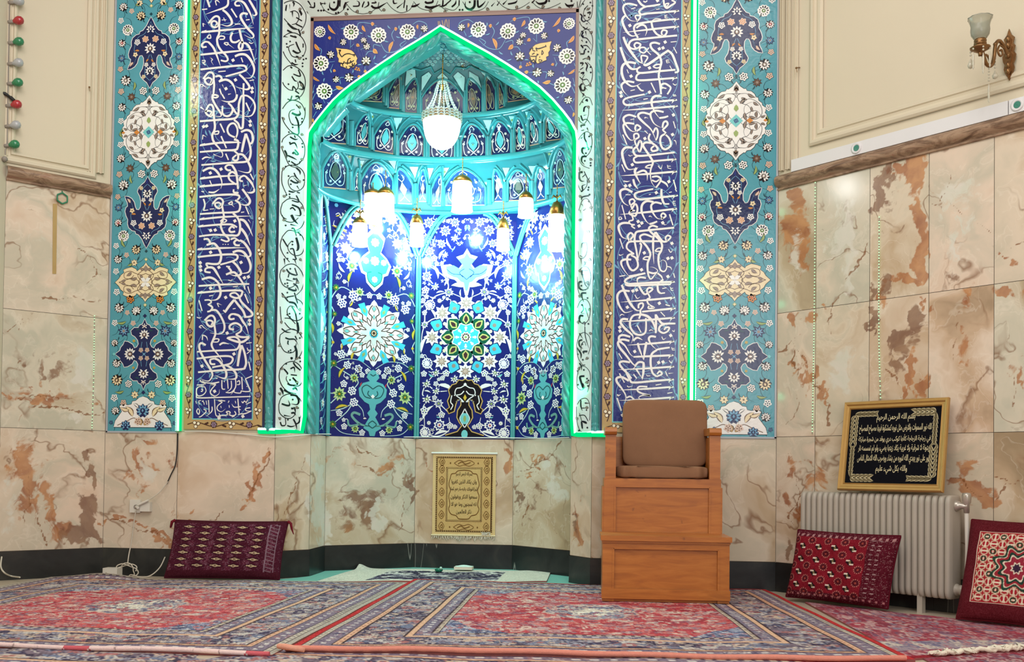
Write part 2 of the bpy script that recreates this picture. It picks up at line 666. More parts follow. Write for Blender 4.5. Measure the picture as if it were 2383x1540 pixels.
def plane_map(p0, n, h0=0.0):
    n = np.array(n, float)
    p0 = np.array(p0, float)

    def mp(px, py, h):
        return onP(px, py, p0, n) + n * (h0 + h)
    return mp
# ------------------------------------------------------------------ the calligraphy, stroke by stroke
# each stroke: nib width, flags (t ends in a point, b both ends, a tall letter with a barbed head, o closed), then points; d = diamond dots
BAND_L = {
    0: """40 300,0 340,120;20 430,15 450,92;18t 432,15 475,20 505,55;36t 640,0 635,80 580,130 430,180 270,238;24 215,160 300,150
30 835,95 770,95 752,55 790,20 860,22;40t 850,20 905,60 960,150 1010,250 1052,405;40t 980,0 1040,100 1098,215 1075,255 1030,245
40t 550,165 620,220 690,320 695,395 620,428 515,398;30 690,145 782,288;40t 960,235 885,220 842,262 870,340 960,470 1045,560 1050,608 1000,622 900,570
36ta 212,528 620,490 1060,453;36 320,382 400,290 455,268 495,300 488,390 440,445 385,435 365,385 405,345 455,370 445,430
36 495,380 495,500 490,560 460,640 475,740 530,830 600,900 635,970 600,1002 520,985;24 460,650 510,595 575,600 570,640 500,645
20 228,382 238,438;16t 230,384 275,408;20 750,402 838,390;22 930,330 990,322;14 565,290 592,352;14 535,330 610,325
40 825,488 850,600 875,700 868,780 835,805 812,760 835,700 880,690;38t 895,700 960,735 1020,850 1082,1040;36 712,535 680,610 700,680 765,692 830,655
36ta 190,895 640,850 1060,808;20 350,568 355,625 300,615 330,575 352,570;34 290,765 225,770 215,725 265,685 330,692;38t 320,690 400,780 460,920 515,1078
20 570,708 620,738 638,702 575,698;16t 640,722 740,795;16t 978,690 1020,712 1058,690;42t 750,922 840,888 940,905 1030,1020 1065,1150 1015,1265 915,1272
d 720,985;22 852,940 880,1018;36a 190,1135 540,1098 860,1070 930,1105 905,1160 600,1248;18 212,990 262,988 258,1018 222,1020 262,1052 262,1070
16t 365,960 345,940 385,975 365,1000 402,1065;22 480,1172 600,1160;36 235,1288 310,1195 370,1185 405,1230 398,1310 355,1378 290,1365 262,1305 320,1270 372,1300 350,1365
36 405,1300 412,1400 400,1540;36 432,1252 500,1240 535,1285 490,1332;40t 490,1332 600,1300 690,1345 745,1440 768,1540;38t 820,1215 900,1290 985,1410 955,1458 880,1450 770,1420
d 760,1305 1030,1440 1030,1500 605,1448;18 988,1318 1062,1305;36 892,1360 888,1540;18t 190,1405 188,1378 235,1390 215,1418 190,1405;18t 235,1395 315,1445;28 500,1448 532,1540;14t 545,1380 570,1440;24t 640,1540 690,1530""",
    220: """30 385,40 420,8 478,28 440,55 385,45;36t 388,0 385,70 425,160 475,240 528,325 505,362 415,345;28 540,0 582,72;40t 782,0 772,60 725,110 630,122 530,98
36t 178,132 178,190 255,255;36 270,285 325,178 378,178 402,240 398,300 358,355 300,330 275,285 330,268 372,290 345,340;38t 402,290 412,400 425,520 410,600 382,655 392,740 435,810 505,890 550,970 525,1022 400,968
24 402,640 430,608 485,600 472,645 405,645;38 180,438 480,415 700,400 775,372 808,300 815,150 850,40 880,20;32t 880,18 960,28 1050,110 1078,220 1030,335 930,360 815,325
36 640,140 700,200 712,270 665,342 600,352 548,305 550,185;34 715,215 760,295 800,325;40 890,0 888,250 880,500 862,552 828,540 800,470 735,415
30 930,135 992,272;d 1000,440 1000,502 240,525 290,515;30 510,475 580,622;30 525,680 612,875;34 765,705 660,655 628,570 668,490 740,475 790,560 785,660 745,735
20 230,658 222,735;18t 232,662 290,698;36ta 188,830 480,790 760,780 855,792;38 735,735 800,760 795,860 745,905 480,915 180,938;40 850,612 940,580 1015,615 1045,720 1020,795 975,795
44 928,640 890,800 862,940;38 930,640 985,800 1008,930 988,1040 930,1095 700,1112 205,1150;34 740,920 800,980 795,1060 745,1075 715,1040 775,985;40t 805,975 880,985 955,1080 1005,1200 985,1265 920,1272 800,1240
28 600,965 645,1068;28t 215,1058 280,1022 380,1040;16t 400,970 452,1012;40t 225,1250 330,1200 420,1222 495,1310 538,1430 520,1540;d 525,1218 350,1280
34 685,1235 625,1230 595,1185 640,1150 715,1155;40 705,1152 765,1260 790,1400 800,1540;36ta 190,1372 500,1335 845,1322;36a 185,1502 500,1470 780,1455;36 770,1300 705,1262 650,1310 665,1390 775,1470
34 880,1415 830,1400 840,1352 895,1325 950,1350;40t 935,1345 1020,1440 1075,1560;26 1000,1290 1052,1392;16t 888,1490 960,1472;20 340,1400 382,1500""",
    440: """16t 205,35 240,50 240,25;30t 320,50 410,55 500,0;34 810,62 735,55 730,5;40t 870,0 940,95 995,190 968,252 900,262 830,240;36t 1062,0 1058,42 1000,62 940,48
36 172,130 480,98 760,92 825,128 790,178;36 755,182 825,235 830,320 770,375 480,388 180,408;28 238,162 262,255 238,352;18 238,352 315,340;34 385,242 460,160 520,155 558,205 535,275 490,315 440,285 428,240 480,220 520,250 500,300
36 540,260 558,370 570,450 545,530 520,600 560,710 640,800 650,838 605,852 520,820;22 510,525 560,490 615,510 580,542 515,535;22 640,240 700,205 700,250 650,245;20t 690,245 742,298;16 340,328 412,322
34ta 180,495 560,455 1030,440;38 720,395 795,470 832,570 830,690 790,755 680,755 400,745 165,772;34a 165,612 420,585 650,575 730,590 785,625;20 850,382 902,374;24 925,285 978,412;16t 968,498 1008,558
44t 830,495 905,520 980,630 1042,772;44t 850,640 930,750 998,922;36 755,690 685,700 658,660 700,612 745,640;d 355,675 430,668 750,520;32t 680,822 740,800 800,820
36 830,918 765,912 738,870 780,830 830,850;42t 830,835 900,875 975,980 1005,1070 960,1102 810,1070;16 550,905 565,898;16 590,905 605,898;16 632,905 648,898
34 240,820 310,815 345,880 290,912;40 290,912 400,885 465,940 518,1040 522,1140 485,1212 400,1222 285,1215 325,1290;34 355,1360 270,1345 275,1298 330,1275;42t 325,1275 400,1290 475,1400 560,1545
34ta 148,985 520,962 925,955;36 145,1108 450,1075 740,1065 795,1110 740,1165 510,1232;d 355,1030 185,1200 190,1260 195,1322 490,1275 850,1195 905,1445 970,1430
42t 715,1032 800,1005 890,1030 965,1130 1005,1250 980,1345 900,1372 830,1372;40t 700,1170 785,1250 850,1365 815,1405 740,1410 670,1388;28 608,1260 672,1265;36 640,1272 690,1345 605,1392;38 605,1392 730,1355 800,1415 885,1540
16t 640,1482 690,1490 712,1462;40 210,1472 330,1440 420,1470 495,1545""",
    660: """34 160,38 560,15 985,5;40t 480,0 515,110 505,200 445,262 340,272;28 890,0 915,95;28 910,170 972,318;22 960,45 992,158;d 355,75 600,225
18 330,202 395,190;18 720,52 802,42;36a 150,152 480,122 830,112 865,165 820,225 750,232 675,195 695,158 760,152 815,200;38 815,200 850,290 945,390 1032,480 1010,532 900,545
44 740,262 660,360 585,470;30 560,430 600,470;40 740,262 800,340 880,440 915,520 930,545;24 165,272 216,445;26 255,270 335,268 365,305 305,342;34 320,340 382,385 355,440 300,458;36t 375,432 450,438 530,550 580,680 560,785 480,822 345,800
18 460,318 488,380;18t 465,318 540,350;18 715,412 762,404;36 745,570 680,580 655,545 690,500 760,495;40t 740,497 820,525 885,625 935,700 972,822;16t 130,545 170,560 212,542
36 255,602 330,530 390,525 425,580 415,650 370,698 310,675 288,615 345,600 388,625 365,680;36t 412,650 428,760 430,830 390,930 370,990 395,1060 470,1150 545,1260 535,1295;22 385,948 425,902 488,905 470,948 398,950
18 205,722 170,705 208,680 235,708;18t 235,708 310,762;36 735,745 672,735 665,690 720,650 790,650 850,700 845,775 765,825;36 765,825 820,862 900,872 985,862;40 985,870 900,938 820,952 690,915 620,880
34 640,878 760,870 825,930 820,1010 775,1070 680,1082 400,1092 132,1110;d 625,805 990,600 990,660 735,1145 215,1342;24 225,832 220,918;20t 226,836 285,865 308,930
32t 498,1000 560,965 655,985;18 935,970 1022,960;18 950,1045 962,1085;18 1015,1082 945,1142;18 955,1085 1015,1082
38t 275,1002 205,968 168,1010 190,1110 270,1260 355,1400 385,1490 335,1578 270,1580 190,1545;34 128,1222 400,1190 640,1180 715,1220 685,1292 600,1322 380,1362;34 430,1310 360,1305 350,1240 420,1220;40t 420,1218 500,1260 580,1380 612,1470 590,1542 520,1530 430,1490
46 860,1002 828,1120 795,1345;38 860,1002 905,1120 932,1270 915,1355 860,1392 500,1412 150,1442;24 975,1270 1006,1412;38t 600,1322 690,1375 765,1460 770,1535 710,1555 620,1550""",
    800: """22 1032,522 920,570;20 920,570 965,680 1000,762 930,778 850,765;18 850,765 840,800 760,795 720,770;18t 745,755 680,832;22 862,540 872,745;20 758,568 762,700 690,790 600,790;18 785,620 822,600 828,655 785,665
20 628,580 640,730;18t 690,600 690,720 610,790;20 538,590 542,725 590,738;20 495,622 430,640 360,665 440,660;20t 440,660 370,740 352,800 420,850 490,810 498,740;d 420,772;20 250,668 130,670;18 200,592 190,610 275,655
18 490,620 380,640 270,630 215,600;18 262,700 160,700 122,770 150,845 230,830 280,770 262,705;18 200,738 225,745 215,775 195,770;22 1005,856 500,872 160,878 125,840 125,720
20t 1000,1040 925,1055 940,1090 1018,1092;20 1018,1092 920,1135 850,1140 800,1150;20 798,892 812,1060 820,1130;16 962,900 935,960;16 935,960 905,930 880,962 860,935;18t 845,1020 740,1030 698,975
20 745,1095 765,1150 690,1168 610,1112 655,1100 670,1130 600,1162 520,1165 440,1158 418,905;18 592,930 478,920 545,950;18t 545,950 470,1010 465,1070 530,1105 600,1055;16 655,925 640,960;16 655,1000 660,1040
20t 378,1022 372,1100 280,1182;20 320,915 332,1120;18 240,1060 282,1100 200,1180 165,1190;18 150,1050 128,1100 160,1148 175,1090 150,1050;14 112,930 125,975;14 160,925 172,990;14 160,928 200,922;14 240,925 218,935 242,950 252,992;14 282,925 292,992;16 1012,948 930,985
16 490,1130 520,1192;d 880,1180 492,1208;16 440,565 470,560;18 820,1065 845,1075;16 700,1190 745,1178;18 945,690 945,700;14 575,600 580,625;14 520,1010 528,1045;14 755,930 765,970""",
}
BAND_R = {
    0: """34 870,0 880,85 920,135 990,95 1058,45 1000,8;24 915,110 895,75 955,60 920,115;22 540,22 572,38 605,15;d 770,15 225,-5;38 450,0 505,75 570,112;34 570,112 690,98 815,75;36a 1112,180 860,205 600,225 505,240 472,190 520,140 590,112
34t 440,95 320,65 235,82 212,150 255,255 330,335 430,352;30 430,352 470,318 492,268 440,252 408,275 440,340;20 342,150 412,130;16 748,158 805,150;14 890,255 892,298;14 890,298 935,296;14 890,277 925,272;14 888,255 930,248
36a 1112,312 850,335 560,372 430,402 388,455 405,540 455,620;40t 252,252 198,320 218,420 290,545 370,592 490,555;d 320,420 800,800 860,785 895,690 640,1110 340,1245 640,1505 175,1510
36ta 1110,435 700,478 205,535;34t 425,460 500,412 565,425 598,500 570,592;20t 828,318 740,312 672,345;36 668,345 695,470 760,560 830,592;32 830,592 895,575 922,512 862,495 835,540 855,582;36 1090,582 790,610 500,640 385,650 320,690 308,760 375,802 460,782
32 460,785 495,730 430,700 392,740 415,785;44t 215,605 270,740 365,885 460,1000 545,1045;44 545,1045 600,1060 780,940 950,822;40 935,825 1010,890 1070,1040 1108,1160 1050,1185;44t 168,772 210,900 270,1040 350,1125 440,1122 500,1098
28 545,872 480,835 490,785 560,780 590,830 545,872;20 545,870 600,820 632,778;18 600,835 662,898;30 520,1020 505,920 560,912 610,940 560,1025;38 810,722 725,698 658,722 680,800 790,900 832,1010 812,1110 790,1240 808,1350 830,1540
26 838,1055 760,1055 705,1088 760,1112 825,1090;18 985,690 1082,680;20 1030,770 1085,872;14 910,985 922,1030;14 922,1030 970,1020;14 915,1005 960,998;14 910,985 955,975;16 970,1075 1002,1135
36 1062,1140 780,1165 485,1192 438,1135 495,1090;36a 1082,1270 780,1295 500,1312 425,1290 438,1225 495,1192;42t 420,1035 300,1018 208,1065 188,1180 230,1310 330,1402 420,1402 500,1360;16 272,1135 298,1198;18 330,1482 402,1465
24 665,1352 742,1510;16t 1020,1365 1060,1390 1085,1362;36t 392,1345 275,1330 188,1380 205,1470 265,1545;28 440,1400 500,1472 545,1480;34 845,1450 830,1390 885,1365 940,1390 985,1440 930,1540;26 850,1430 915,1445""",
    220: """14 1025,-5 1032,30;14 1032,30 1078,24;14 1028,12 1068,6;40t 835,32 735,28 680,80 680,180 735,300 800,385;34 800,385 880,375 945,355;36a 1078,90 760,120 420,160 260,172 215,110 290,55 560,0;34ta 1090,190 640,230 190,262
20 540,82 612,70;d 180,30 1030,335 1015,655 565,720 360,1145 955,1420 250,1490 320,1482;38t 645,325 540,298 470,318 460,370 545,460 655,560 705,650 745,750;32 700,625 742,548 775,600 768,690 742,750
36t 870,288 745,265 665,298 662,370 720,480 830,542;34 850,545 868,460 915,440 935,490 885,550 858,580 910,630;20 1028,438 1062,552;16t 1035,752 1065,760 1078,830;36 905,640 830,685 815,780 850,872 910,892 985,830 962,720 895,650
36t 425,368 310,335 228,370 220,430 270,520 360,602 430,600;32 430,600 495,545 435,498 405,550 425,600;36t 390,480 270,468 215,510 250,640 330,742 400,735;30 395,740 388,655 445,640 465,695 405,740 410,800 435,850
34 435,860 482,755 515,820 480,935 435,860;14 330,412 392,402;18 560,590 612,640;16t 565,395 570,375 620,390;24 205,655 272,818;36 650,640 625,720 680,790 755,850 768,905 690,922 670,880 720,835
38t 668,792 575,785 535,830 590,925 660,1030 695,1110 660,1220 655,1330 680,1440 745,1525;24 690,1145 620,1155 575,1190 650,1200;36 435,850 378,900 395,970 470,1002 760,978 1050,945;34a 1068,1055 780,1080 520,1105 408,1105 385,1045 440,1010
42t 365,870 255,865 198,930 208,1040 260,1180 325,1225 460,1190;22 188,1140 242,1262;16 298,985 320,1005;16t 320,1005 385,985;18t 780,1160 825,1212 850,1140;14 930,1150 940,1200;14 940,1200 992,1212;14 932,1170 985,1168
36ta 1078,1255 620,1295 175,1325;44t 430,1195 402,1250 430,1340 492,1455;36t 435,1280 540,1240 600,1290 602,1405;34 680,1345 770,1335 825,1395 745,1520;28 680,1395 745,1420 800,1385;34t 820,1405 910,1455 942,1515;26 1030,1390 1072,1540;20t 215,1410 270,1420 322,1408;38t 375,1380 400,1470 455,1545""",
    440: """d 750,60 855,550 455,530 515,555 470,602 555,1040 1005,885 940,1130 1005,1122 940,1425 510,1315;16 630,92 662,85;16 958,58 1002,48;20 1060,0 1082,42;40t 362,52 255,0 170,30 168,120 220,225 300,275;18 250,92 332,95
36a 1092,105 800,140 520,168 425,150 398,90 460,50 700,0;40 835,0 835,100 858,200 885,245;30 885,245 962,242;30 325,260 315,190 370,165 398,210 340,265 352,310;34 330,375 405,245 445,320 412,435 345,420 308,392 345,350 405,355
36ta 1076,320 620,375 158,415;40t 705,212 595,198 520,260 515,380 580,515 640,572;34 640,572 700,555 765,528;36t 840,242 735,218 668,270 690,375 760,472 830,492;32 830,492 905,440 862,395 828,432 855,485;14 1020,205 1032,262;14 1030,262 1072,266;14 1020,205 1066,198;14 1022,235 1062,232
16t 630,452 650,440 685,462;26 965,410 1022,592;14t 860,562 885,582 925,578;26 350,425 372,500 308,525 332,572 402,580;26 402,580 348,602 405,645;22 190,262 252,492;18 152,450 142,495 190,485 165,450
36 1042,630 780,655 520,682 428,702 400,770 400,860 425,990 452,1165;36t 775,622 690,598 630,638 665,705 775,800 842,900 832,1000 790,1080 788,1200 818,1315 880,1342 920,1280 908,1190 855,1155 798,1195;24 852,968 780,965 735,1012 810,1015
38t 740,700 702,800 700,1000 712,1222;38 740,700 800,790 860,855 925,852;30 925,852 985,785 935,758 898,800 925,850;40t 310,555 205,555 140,600 150,690 200,785 285,815;34 318,852 285,775 330,715 375,760 325,835 400,862
34 822,850 580,850 345,855 280,890 275,970 380,1052;34t 480,880 505,930 452,1145;36t 685,782 565,738 488,770 505,835 595,935 652,1045 640,1120 608,1220 618,1385 660,1465 720,1405 772,1330 712,1280 650,1272;24 655,1108 580,1105 538,1140 612,1155
32 620,1350 695,1372 755,1360;28t 770,1370 835,1425 855,1490;22 155,805 212,972;16t 150,1060 160,1082 222,1058;18t 950,980 985,1032 1020,985;18t 930,1260 985,1278 1002,1325;20 1030,1370 1052,1445
36 392,1050 292,1082 278,1190 328,1302 388,1322 452,1250 422,1130 340,1080;38t 342,1150 235,1148 178,1190 210,1290 305,1422;36 305,1422 440,1400 572,1370;22 150,1422 242,1408;36a 1042,1510 660,1525 300,1545;36 300,1545 238,1505 310,1442 572,1372;34t 582,1450 490,1438 440,1475 452,1545;34 865,1470 775,1545""",
    660: """36 985,10 640,22 300,32 250,0;36 450,0 505,105 560,172 620,152;32 620,152 692,90 632,68 598,112 622,172 652,232;30 650,235 598,262 632,342 715,392 620,402 640,350;36 768,0 780,115 822,160;28 822,160 892,150
42t 188,20 250,170 335,335 425,432 495,432;32 462,402 465,340 525,318 535,372 490,432;34 490,430 492,500 468,572;38t 318,122 185,118 118,190 130,310 190,425 255,472 370,438;d 370,120 430,105 280,385 800,320 155,710 160,770 985,845 400,1105 790,1285 860,1275
18 848,82 918,66;14 980,55 992,112;14 992,112 1030,108;14 982,80 1025,74;16t 400,180 440,242 492,210;24 900,342 972,362;34ta 1045,225 640,265 168,302;36a 1052,402 780,430 520,458
36 512,500 385,518 328,600 330,710 400,812 500,835 570,795 585,690 580,560;44t 505,500 620,540 705,650 742,812;34ta 1045,555 600,592 145,622;40 742,500 745,640 742,805;38 745,510 800,600 855,652 960,650 1062,650
34 885,662 815,690 795,760 865,805 940,775;32 940,775 962,718 905,715 880,755;18t 160,525 190,500 232,518;24 440,680 502,795;42t 292,582 205,578 168,630 235,725 335,815 372,870 348,972;16t 635,770 665,752 705,775;14t 1010,762 1040,780 1050,745
16t 840,862 865,910 912,880;20 820,460 892,535;38t 325,868 215,838 150,860 152,930 240,1010 320,1140 380,1192;36a 1020,1165 700,1180 380,1192;34ta 1035,940 680,975 278,1002;36t 745,868 665,858 628,900 668,990 755,1075;34 755,1075 860,1055 970,1040
38 760,1080 675,1150 658,1290 688,1450 760,1512;32 760,1512 842,1470 805,1428 765,1470;36t 375,930 440,880 532,920;36t 450,965 470,1050 545,1245;42t 592,950 562,1100 545,1248;40t 312,932 195,910 128,960 158,1045 250,1155 350,1285 405,1350 340,1405
22 138,1135 192,1222;14 1000,1035 1012,1082;14 1012,1082 1056,1080;14 1002,1058 1050,1054;16t 960,1250 995,1292 1012,1240;34ta 1032,1350 640,1378 125,1402;38 322,1282 205,1265 150,1300 200,1382 285,1465 345,1545;36 400,1345 460,1282 535,1288 550,1370 522,1545;40t 420,1385 520,1545
18t 950,1462 1032,1455;20 900,1430 932,1505;14 590,1482 602,1502;14 602,1502 652,1500;24 380,1472 432,1545;24 155,1470 182,1540""",
    780: """36a 1025,718 700,745 385,770 318,722 240,560;34ta 1022,840 600,872 138,892;34ta 1028,1010 600,1042 150,1062;40t 542,440 540,600 520,728;40t 305,742 190,682 108,700 112,765 190,870 255,990 240,1105;22 150,620 232,772
16t 275,820 300,842 372,825;18 740,812 832,795;18 930,945 1012,932;30t 605,838 470,838 445,905 540,955 655,982 530,978 470,1030 690,1092;30 268,1020 330,998 405,1065;28 112,1020 182,1230;d 200,1300;24t 120,960 130,985 175,960""",
}
# black nastaliq on the white frame: tiles of 260 rows at 592/100 zoom
STRIP_L = {
    0: """12 165,60 220,25 310,12 400,60 450,130 485,210 470,330 410,430;12 165,60 155,160 175,240 230,310 300,370 380,410;14t 215,70 205,150 225,60;12t 260,60 262,130;20t 295,155 302,240;12 265,165 330,150 380,190 385,260 350,320 290,340;18t 300,25 320,50 310,95
22t 395,145 420,190 415,220;14 350,240 430,290;16 345,330 435,375;16t 230,320 300,390 375,410;18t 225,415 270,440 315,455;16 380,400 405,470 400,500;12 180,500 260,455 350,460 430,520 475,610 480,690 450,770;12 180,500 155,600 165,690 210,790 300,900
16t 265,490 350,515 325,490;14t 180,500 240,515;16 345,575 370,640 410,720;20t 300,695 360,730 410,720;12 250,700 250,640 320,610;12 250,690 290,770 360,790 430,790;14 445,600 445,655;d 265,572 218,605 225,648 440,770 450,820 485,808 437,872 437,915 243,1160
22 345,780 380,785;16t 285,860 330,890 380,885;14 335,820 345,860;12 160,980 230,915 310,905 400,960 460,1050 475,1160 440,1290 350,1370 250,1385;12 160,980 150,1070 180,1170 250,1235 310,1245;18 270,920 295,940;14 380,960 405,1050 310,1020;14t 290,1050 330,1110 370,1120
22t 390,1120 440,1170 440,1230 365,1215;14 300,1240 310,1190 350,1240;16 335,1250 390,1290;18t 340,1330 380,1330 400,1380;14t 230,1365 330,1390;14 290,1320 275,1380;12 370,1130 380,1190 350,1245;14t 350,1440 400,1510;12 160,1500 230,1410 320,1380 420,1430 470,1530""",
    250: """12 155,20 150,110 190,220 280,330 380,380;12 470,0 470,120 420,230 370,245 290,230 250,120 270,50 330,25;22t 290,75 360,105 405,90 390,40;18t 340,125 375,200 385,300 375,370 270,340;d 430,155 430,200 300,235 302,275 250,340 262,485 432,500 437,545 252,742
16t 265,405 330,440 380,435;14 325,385 340,420;12 170,430 260,365 360,380 430,450 470,560 450,700 370,780 270,800;12 170,430 145,530 190,650 255,790 350,830;16t 260,510 330,490 370,575;20 300,640 320,620 350,650;16 330,580 380,640 350,650;16t 230,660 300,690 365,725
20t 190,590 215,640 220,700;14t 280,745 340,785 385,790;14 405,740 390,780;12 155,880 230,805 330,800 430,860 470,960 450,1090 370,1150 280,1120 240,1030 270,960 330,945;18t 350,830 400,880 405,930;12 155,880 150,1000 165,1080 215,1190
14t 320,900 350,960 400,1010;18t 270,1000 330,1035 375,1030 310,960;d 245,945 275,1058 452,1000 205,815 215,1205 258,1195 260,1235;16t 245,1150 300,1165 340,1160;14 360,1165 400,1180;14t 360,1080 400,1140;12 160,1320 240,1260 330,1260 420,1320 465,1430 470,1540;14 350,1210 385,1300 290,1280
12 160,1320 135,1420 160,1500 220,1540;18t 290,1340 380,1380 410,1450 400,1490 330,1480;14 265,1400 300,1380 340,1420;22 290,1480 320,1540""",
    500: """12 460,0 470,60 420,170 340,215;12 155,0 200,80 300,100 380,40;22t 280,0 320,70 380,130;16t 270,130 370,155;14t 285,185 320,190 345,260 355,300;24t 350,310 378,420 370,480 345,490;12 160,300 240,215 340,230 430,290 465,410 430,530 340,560 260,510 235,430 290,355
12 160,300 130,420 170,540 260,650;14 165,330 220,420 240,440;d 300,368 298,408 230,522 230,602 268,742 405,275 205,145 325,80 228,940 195,948 232,978 228,1070 225,1135 398,1360 228,1372 258,1360 262,1405;14 265,470 310,470 335,570 350,610 300,610
14t 330,620 355,690;20t 185,600 195,690;12 140,760 220,690 320,680 410,760 455,880 430,1020 350,1105;12 140,760 125,850 165,960 250,1005 340,960 355,880;16t 215,745 260,800 345,830 375,820;14 330,730 365,830;14 240,860 250,810;22 305,880 345,885
16t 215,890 310,915;14 350,870 380,920;16t 310,945 360,980 385,1040;20t 240,1015 310,1040 350,1035 335,1000;14 230,1130 320,1115;14 325,1070 345,1140 370,1220;14t 150,1075 230,1180 250,1195;12 350,1150 430,1210 460,1330 420,1430 330,1455 250,1400 225,1320 265,1255 330,1270
20t 250,1200 330,1220 375,1305;14 290,1265 330,1330 350,1400 365,1540;12 130,1260 135,1360 150,1490;12 190,1420 270,1430 340,1500""",
    750: """24t 365,0 378,100 360,160;12 190,0 260,80 350,110;14t 150,85 210,130 280,140;12 130,170 220,110 320,95 410,170 450,290 410,450 320,530;12 130,170 125,280 180,390 260,420 330,390 350,290;16t 200,210 250,230 330,235 375,310;14t 240,250 235,290 250,310
14 335,185 360,240;22t 330,320 355,400 350,490 330,495;d 400,215 245,398 272,382 275,415 400,490 405,538 212,570 265,792 302,1062 375,1178 235,1340;18 270,490 295,490 280,510;12 130,640 210,560 320,540 410,610 445,720 420,840 360,880 270,860 215,790 220,740
12 130,640 115,760 160,880 250,960 350,980;16 310,550 340,600 410,660;16t 270,640 320,620 330,690;16t 180,640 230,700 220,720;14 275,720 360,730;18 300,760 345,810 370,860;18t 230,840 280,865 370,860;22t 300,920 340,905 370,945
22t 130,900 160,950 170,1000;18t 180,930 250,965 310,970;12 110,1130 150,1030 250,985 350,1010 420,1090 435,1220 380,1380;12 110,1130 120,1240 190,1310 270,1320 330,1270 340,1190;20t 270,1000 350,1010 385,1080 360,1130 280,1120;18t 150,1120 230,1145 260,1130 240,1070;22 280,1185 315,1185;14 320,1165 340,1230
18t 280,1250 320,1245 345,1280;16t 180,1280 280,1295;12 200,1320 205,1400 180,1430;14 130,1370 150,1420 190,1420;14t 225,1420 280,1435 340,1420;16t 310,1330 345,1400 360,1480;14 345,1400 395,1370 390,1300""",
}
STRIP_R = {
    0: """8 185,0 120,100 100,220 130,340 200,400 260,400;8 290,0 290,120 270,240 210,285 165,230 180,130 230,80;18 150,45 170,65;14t 180,130 225,70;12 225,130 260,105;18t 220,180 260,170 245,215;14t 120,190 145,220 140,270 170,300 210,285 270,345
d 185,215 242,240 262,35 290,80 208,580 195,680 235,712 265,925 268,998;12 200,330 225,325;14t 160,370 200,400 225,370;8 110,500 150,430 220,405 280,480 295,600 270,750;8 110,500 100,650 130,760;14 135,430 160,445 140,490 160,510;14t 195,430 205,490;20 145,500 170,500
12t 150,520 215,530 285,630;14t 140,550 160,580;16t 130,620 155,650 160,670;12t 160,630 215,630 275,700;16 130,740 170,740 180,690;12 155,820 200,800;16t 230,770 250,800 250,840;18t 120,870 160,870 140,910;14t 190,860 220,900 205,960 220,990;8 220,860 280,930 290,1040 260,1150 190,1180 150,1100 180,1030
8 110,980 95,1120 130,1260 200,1330;12 120,960 165,930;16t 130,1010 170,1000 150,1040;12t 115,1060 160,1100 220,1095 280,1200;18 155,1150 125,1180 140,1240 180,1240 185,1190;12t 190,1210 225,1240;14t 150,1290 170,1300 150,1340;8 110,1450 180,1350 250,1350 290,1450;14 195,1390 215,1370 220,1400;16t 150,1400 165,1420;16t 170,1540 180,1480 220,1460""",
    250: """8 90,60 110,180 180,220 230,120 240,0;14t 130,110 150,170 165,190;12t 150,180 210,165 275,250;12t 170,110 215,100;18t 190,240 135,250 140,280;12 135,320 175,310;14t 215,280 235,330;8 90,560 100,440 180,345 250,350 285,460 260,600 200,670 160,620
14t 180,350 180,420 210,490 225,560;14 225,580 240,570 215,540;20t 195,560 150,565 150,620 170,640;d 245,400 200,630 185,735 265,765 265,800 272,540 238,1100 232,1135 250,1200 240,1295;18t 210,675 150,680 140,740 180,790;8 90,620 110,730 160,800 250,840;12 130,430 150,410
22t 155,890 110,900 105,960 130,1010 180,1015;12t 175,880 230,990 250,960;12 150,960 195,920;8 120,850 90,950 90,1060 140,1150 210,1080 215,990;14t 130,1160 155,1140 150,1080 200,1060;16t 240,1215 150,1235 140,1280;8 100,1420 150,1280 220,1260 270,1340 280,1440;12t 140,1330 160,1360;14t 165,1420 200,1390;10t 120,1410 130,1460""",
    500: """8 90,500 110,590 170,590 215,500 210,380;12 140,450 150,390 210,380;12t 120,560 170,590;12t 130,600 140,680;14t 160,710 210,640;14 180,640 190,690;8 100,780 150,720 220,720 265,820 250,960 190,1040;14 225,765 150,770 145,820 170,830;12t 150,830 190,960 240,1010
20t 150,920 105,930 105,1000 160,1035 240,1010;8 80,850 90,1030 120,1100;d 138,975 230,925 232,960 222,1145 145,1240 235,1500;18t 205,1075 145,1080 145,1130 170,1200;8 80,1280 130,1180 210,1170 260,1270 240,1430 170,1500 100,1460;12t 150,1230 165,1300 135,1350 185,1355;12t 190,1280 260,1490
20t 165,1390 120,1390 110,1450 150,1500;12 150,1490 185,1470;14t 190,1480 180,1540""",
    760: """12t 185,0 190,120 215,220 240,300;8 70,250 110,120 180,80 250,140 265,260 230,380;8 70,250 90,420 150,520;16t 150,180 105,200 115,270 160,300;8 130,330 140,240 180,205 200,260;d 150,240 88,380 158,455 172,595 92,800 230,815 215,715 210,760 235,740 220,1390 105,1430;14t 110,90 160,170
20t 220,340 165,345 175,375;16t 75,290 130,370 130,440;14t 110,500 135,540 140,600;12 145,530 190,525;8 75,700 110,570 180,545 250,620 260,740 220,900;20t 180,680 120,690 130,750 165,850 155,780 185,830;8 75,700 80,830 140,870 190,830;14t 80,600 95,660;8 80,1070 130,1000 210,990 255,1090 250,1290
14t 130,1010 130,1090 150,1160;12 140,1120 185,1120;16t 185,1050 250,1055;18 200,1145 215,1150;12 105,1225 180,1220 230,1300;14 150,1400 140,1310 190,1310 205,1330 160,1310;8 70,1100 75,1300 130,1440 240,1450;8 110,1190 150,1330 155,1410""",
}
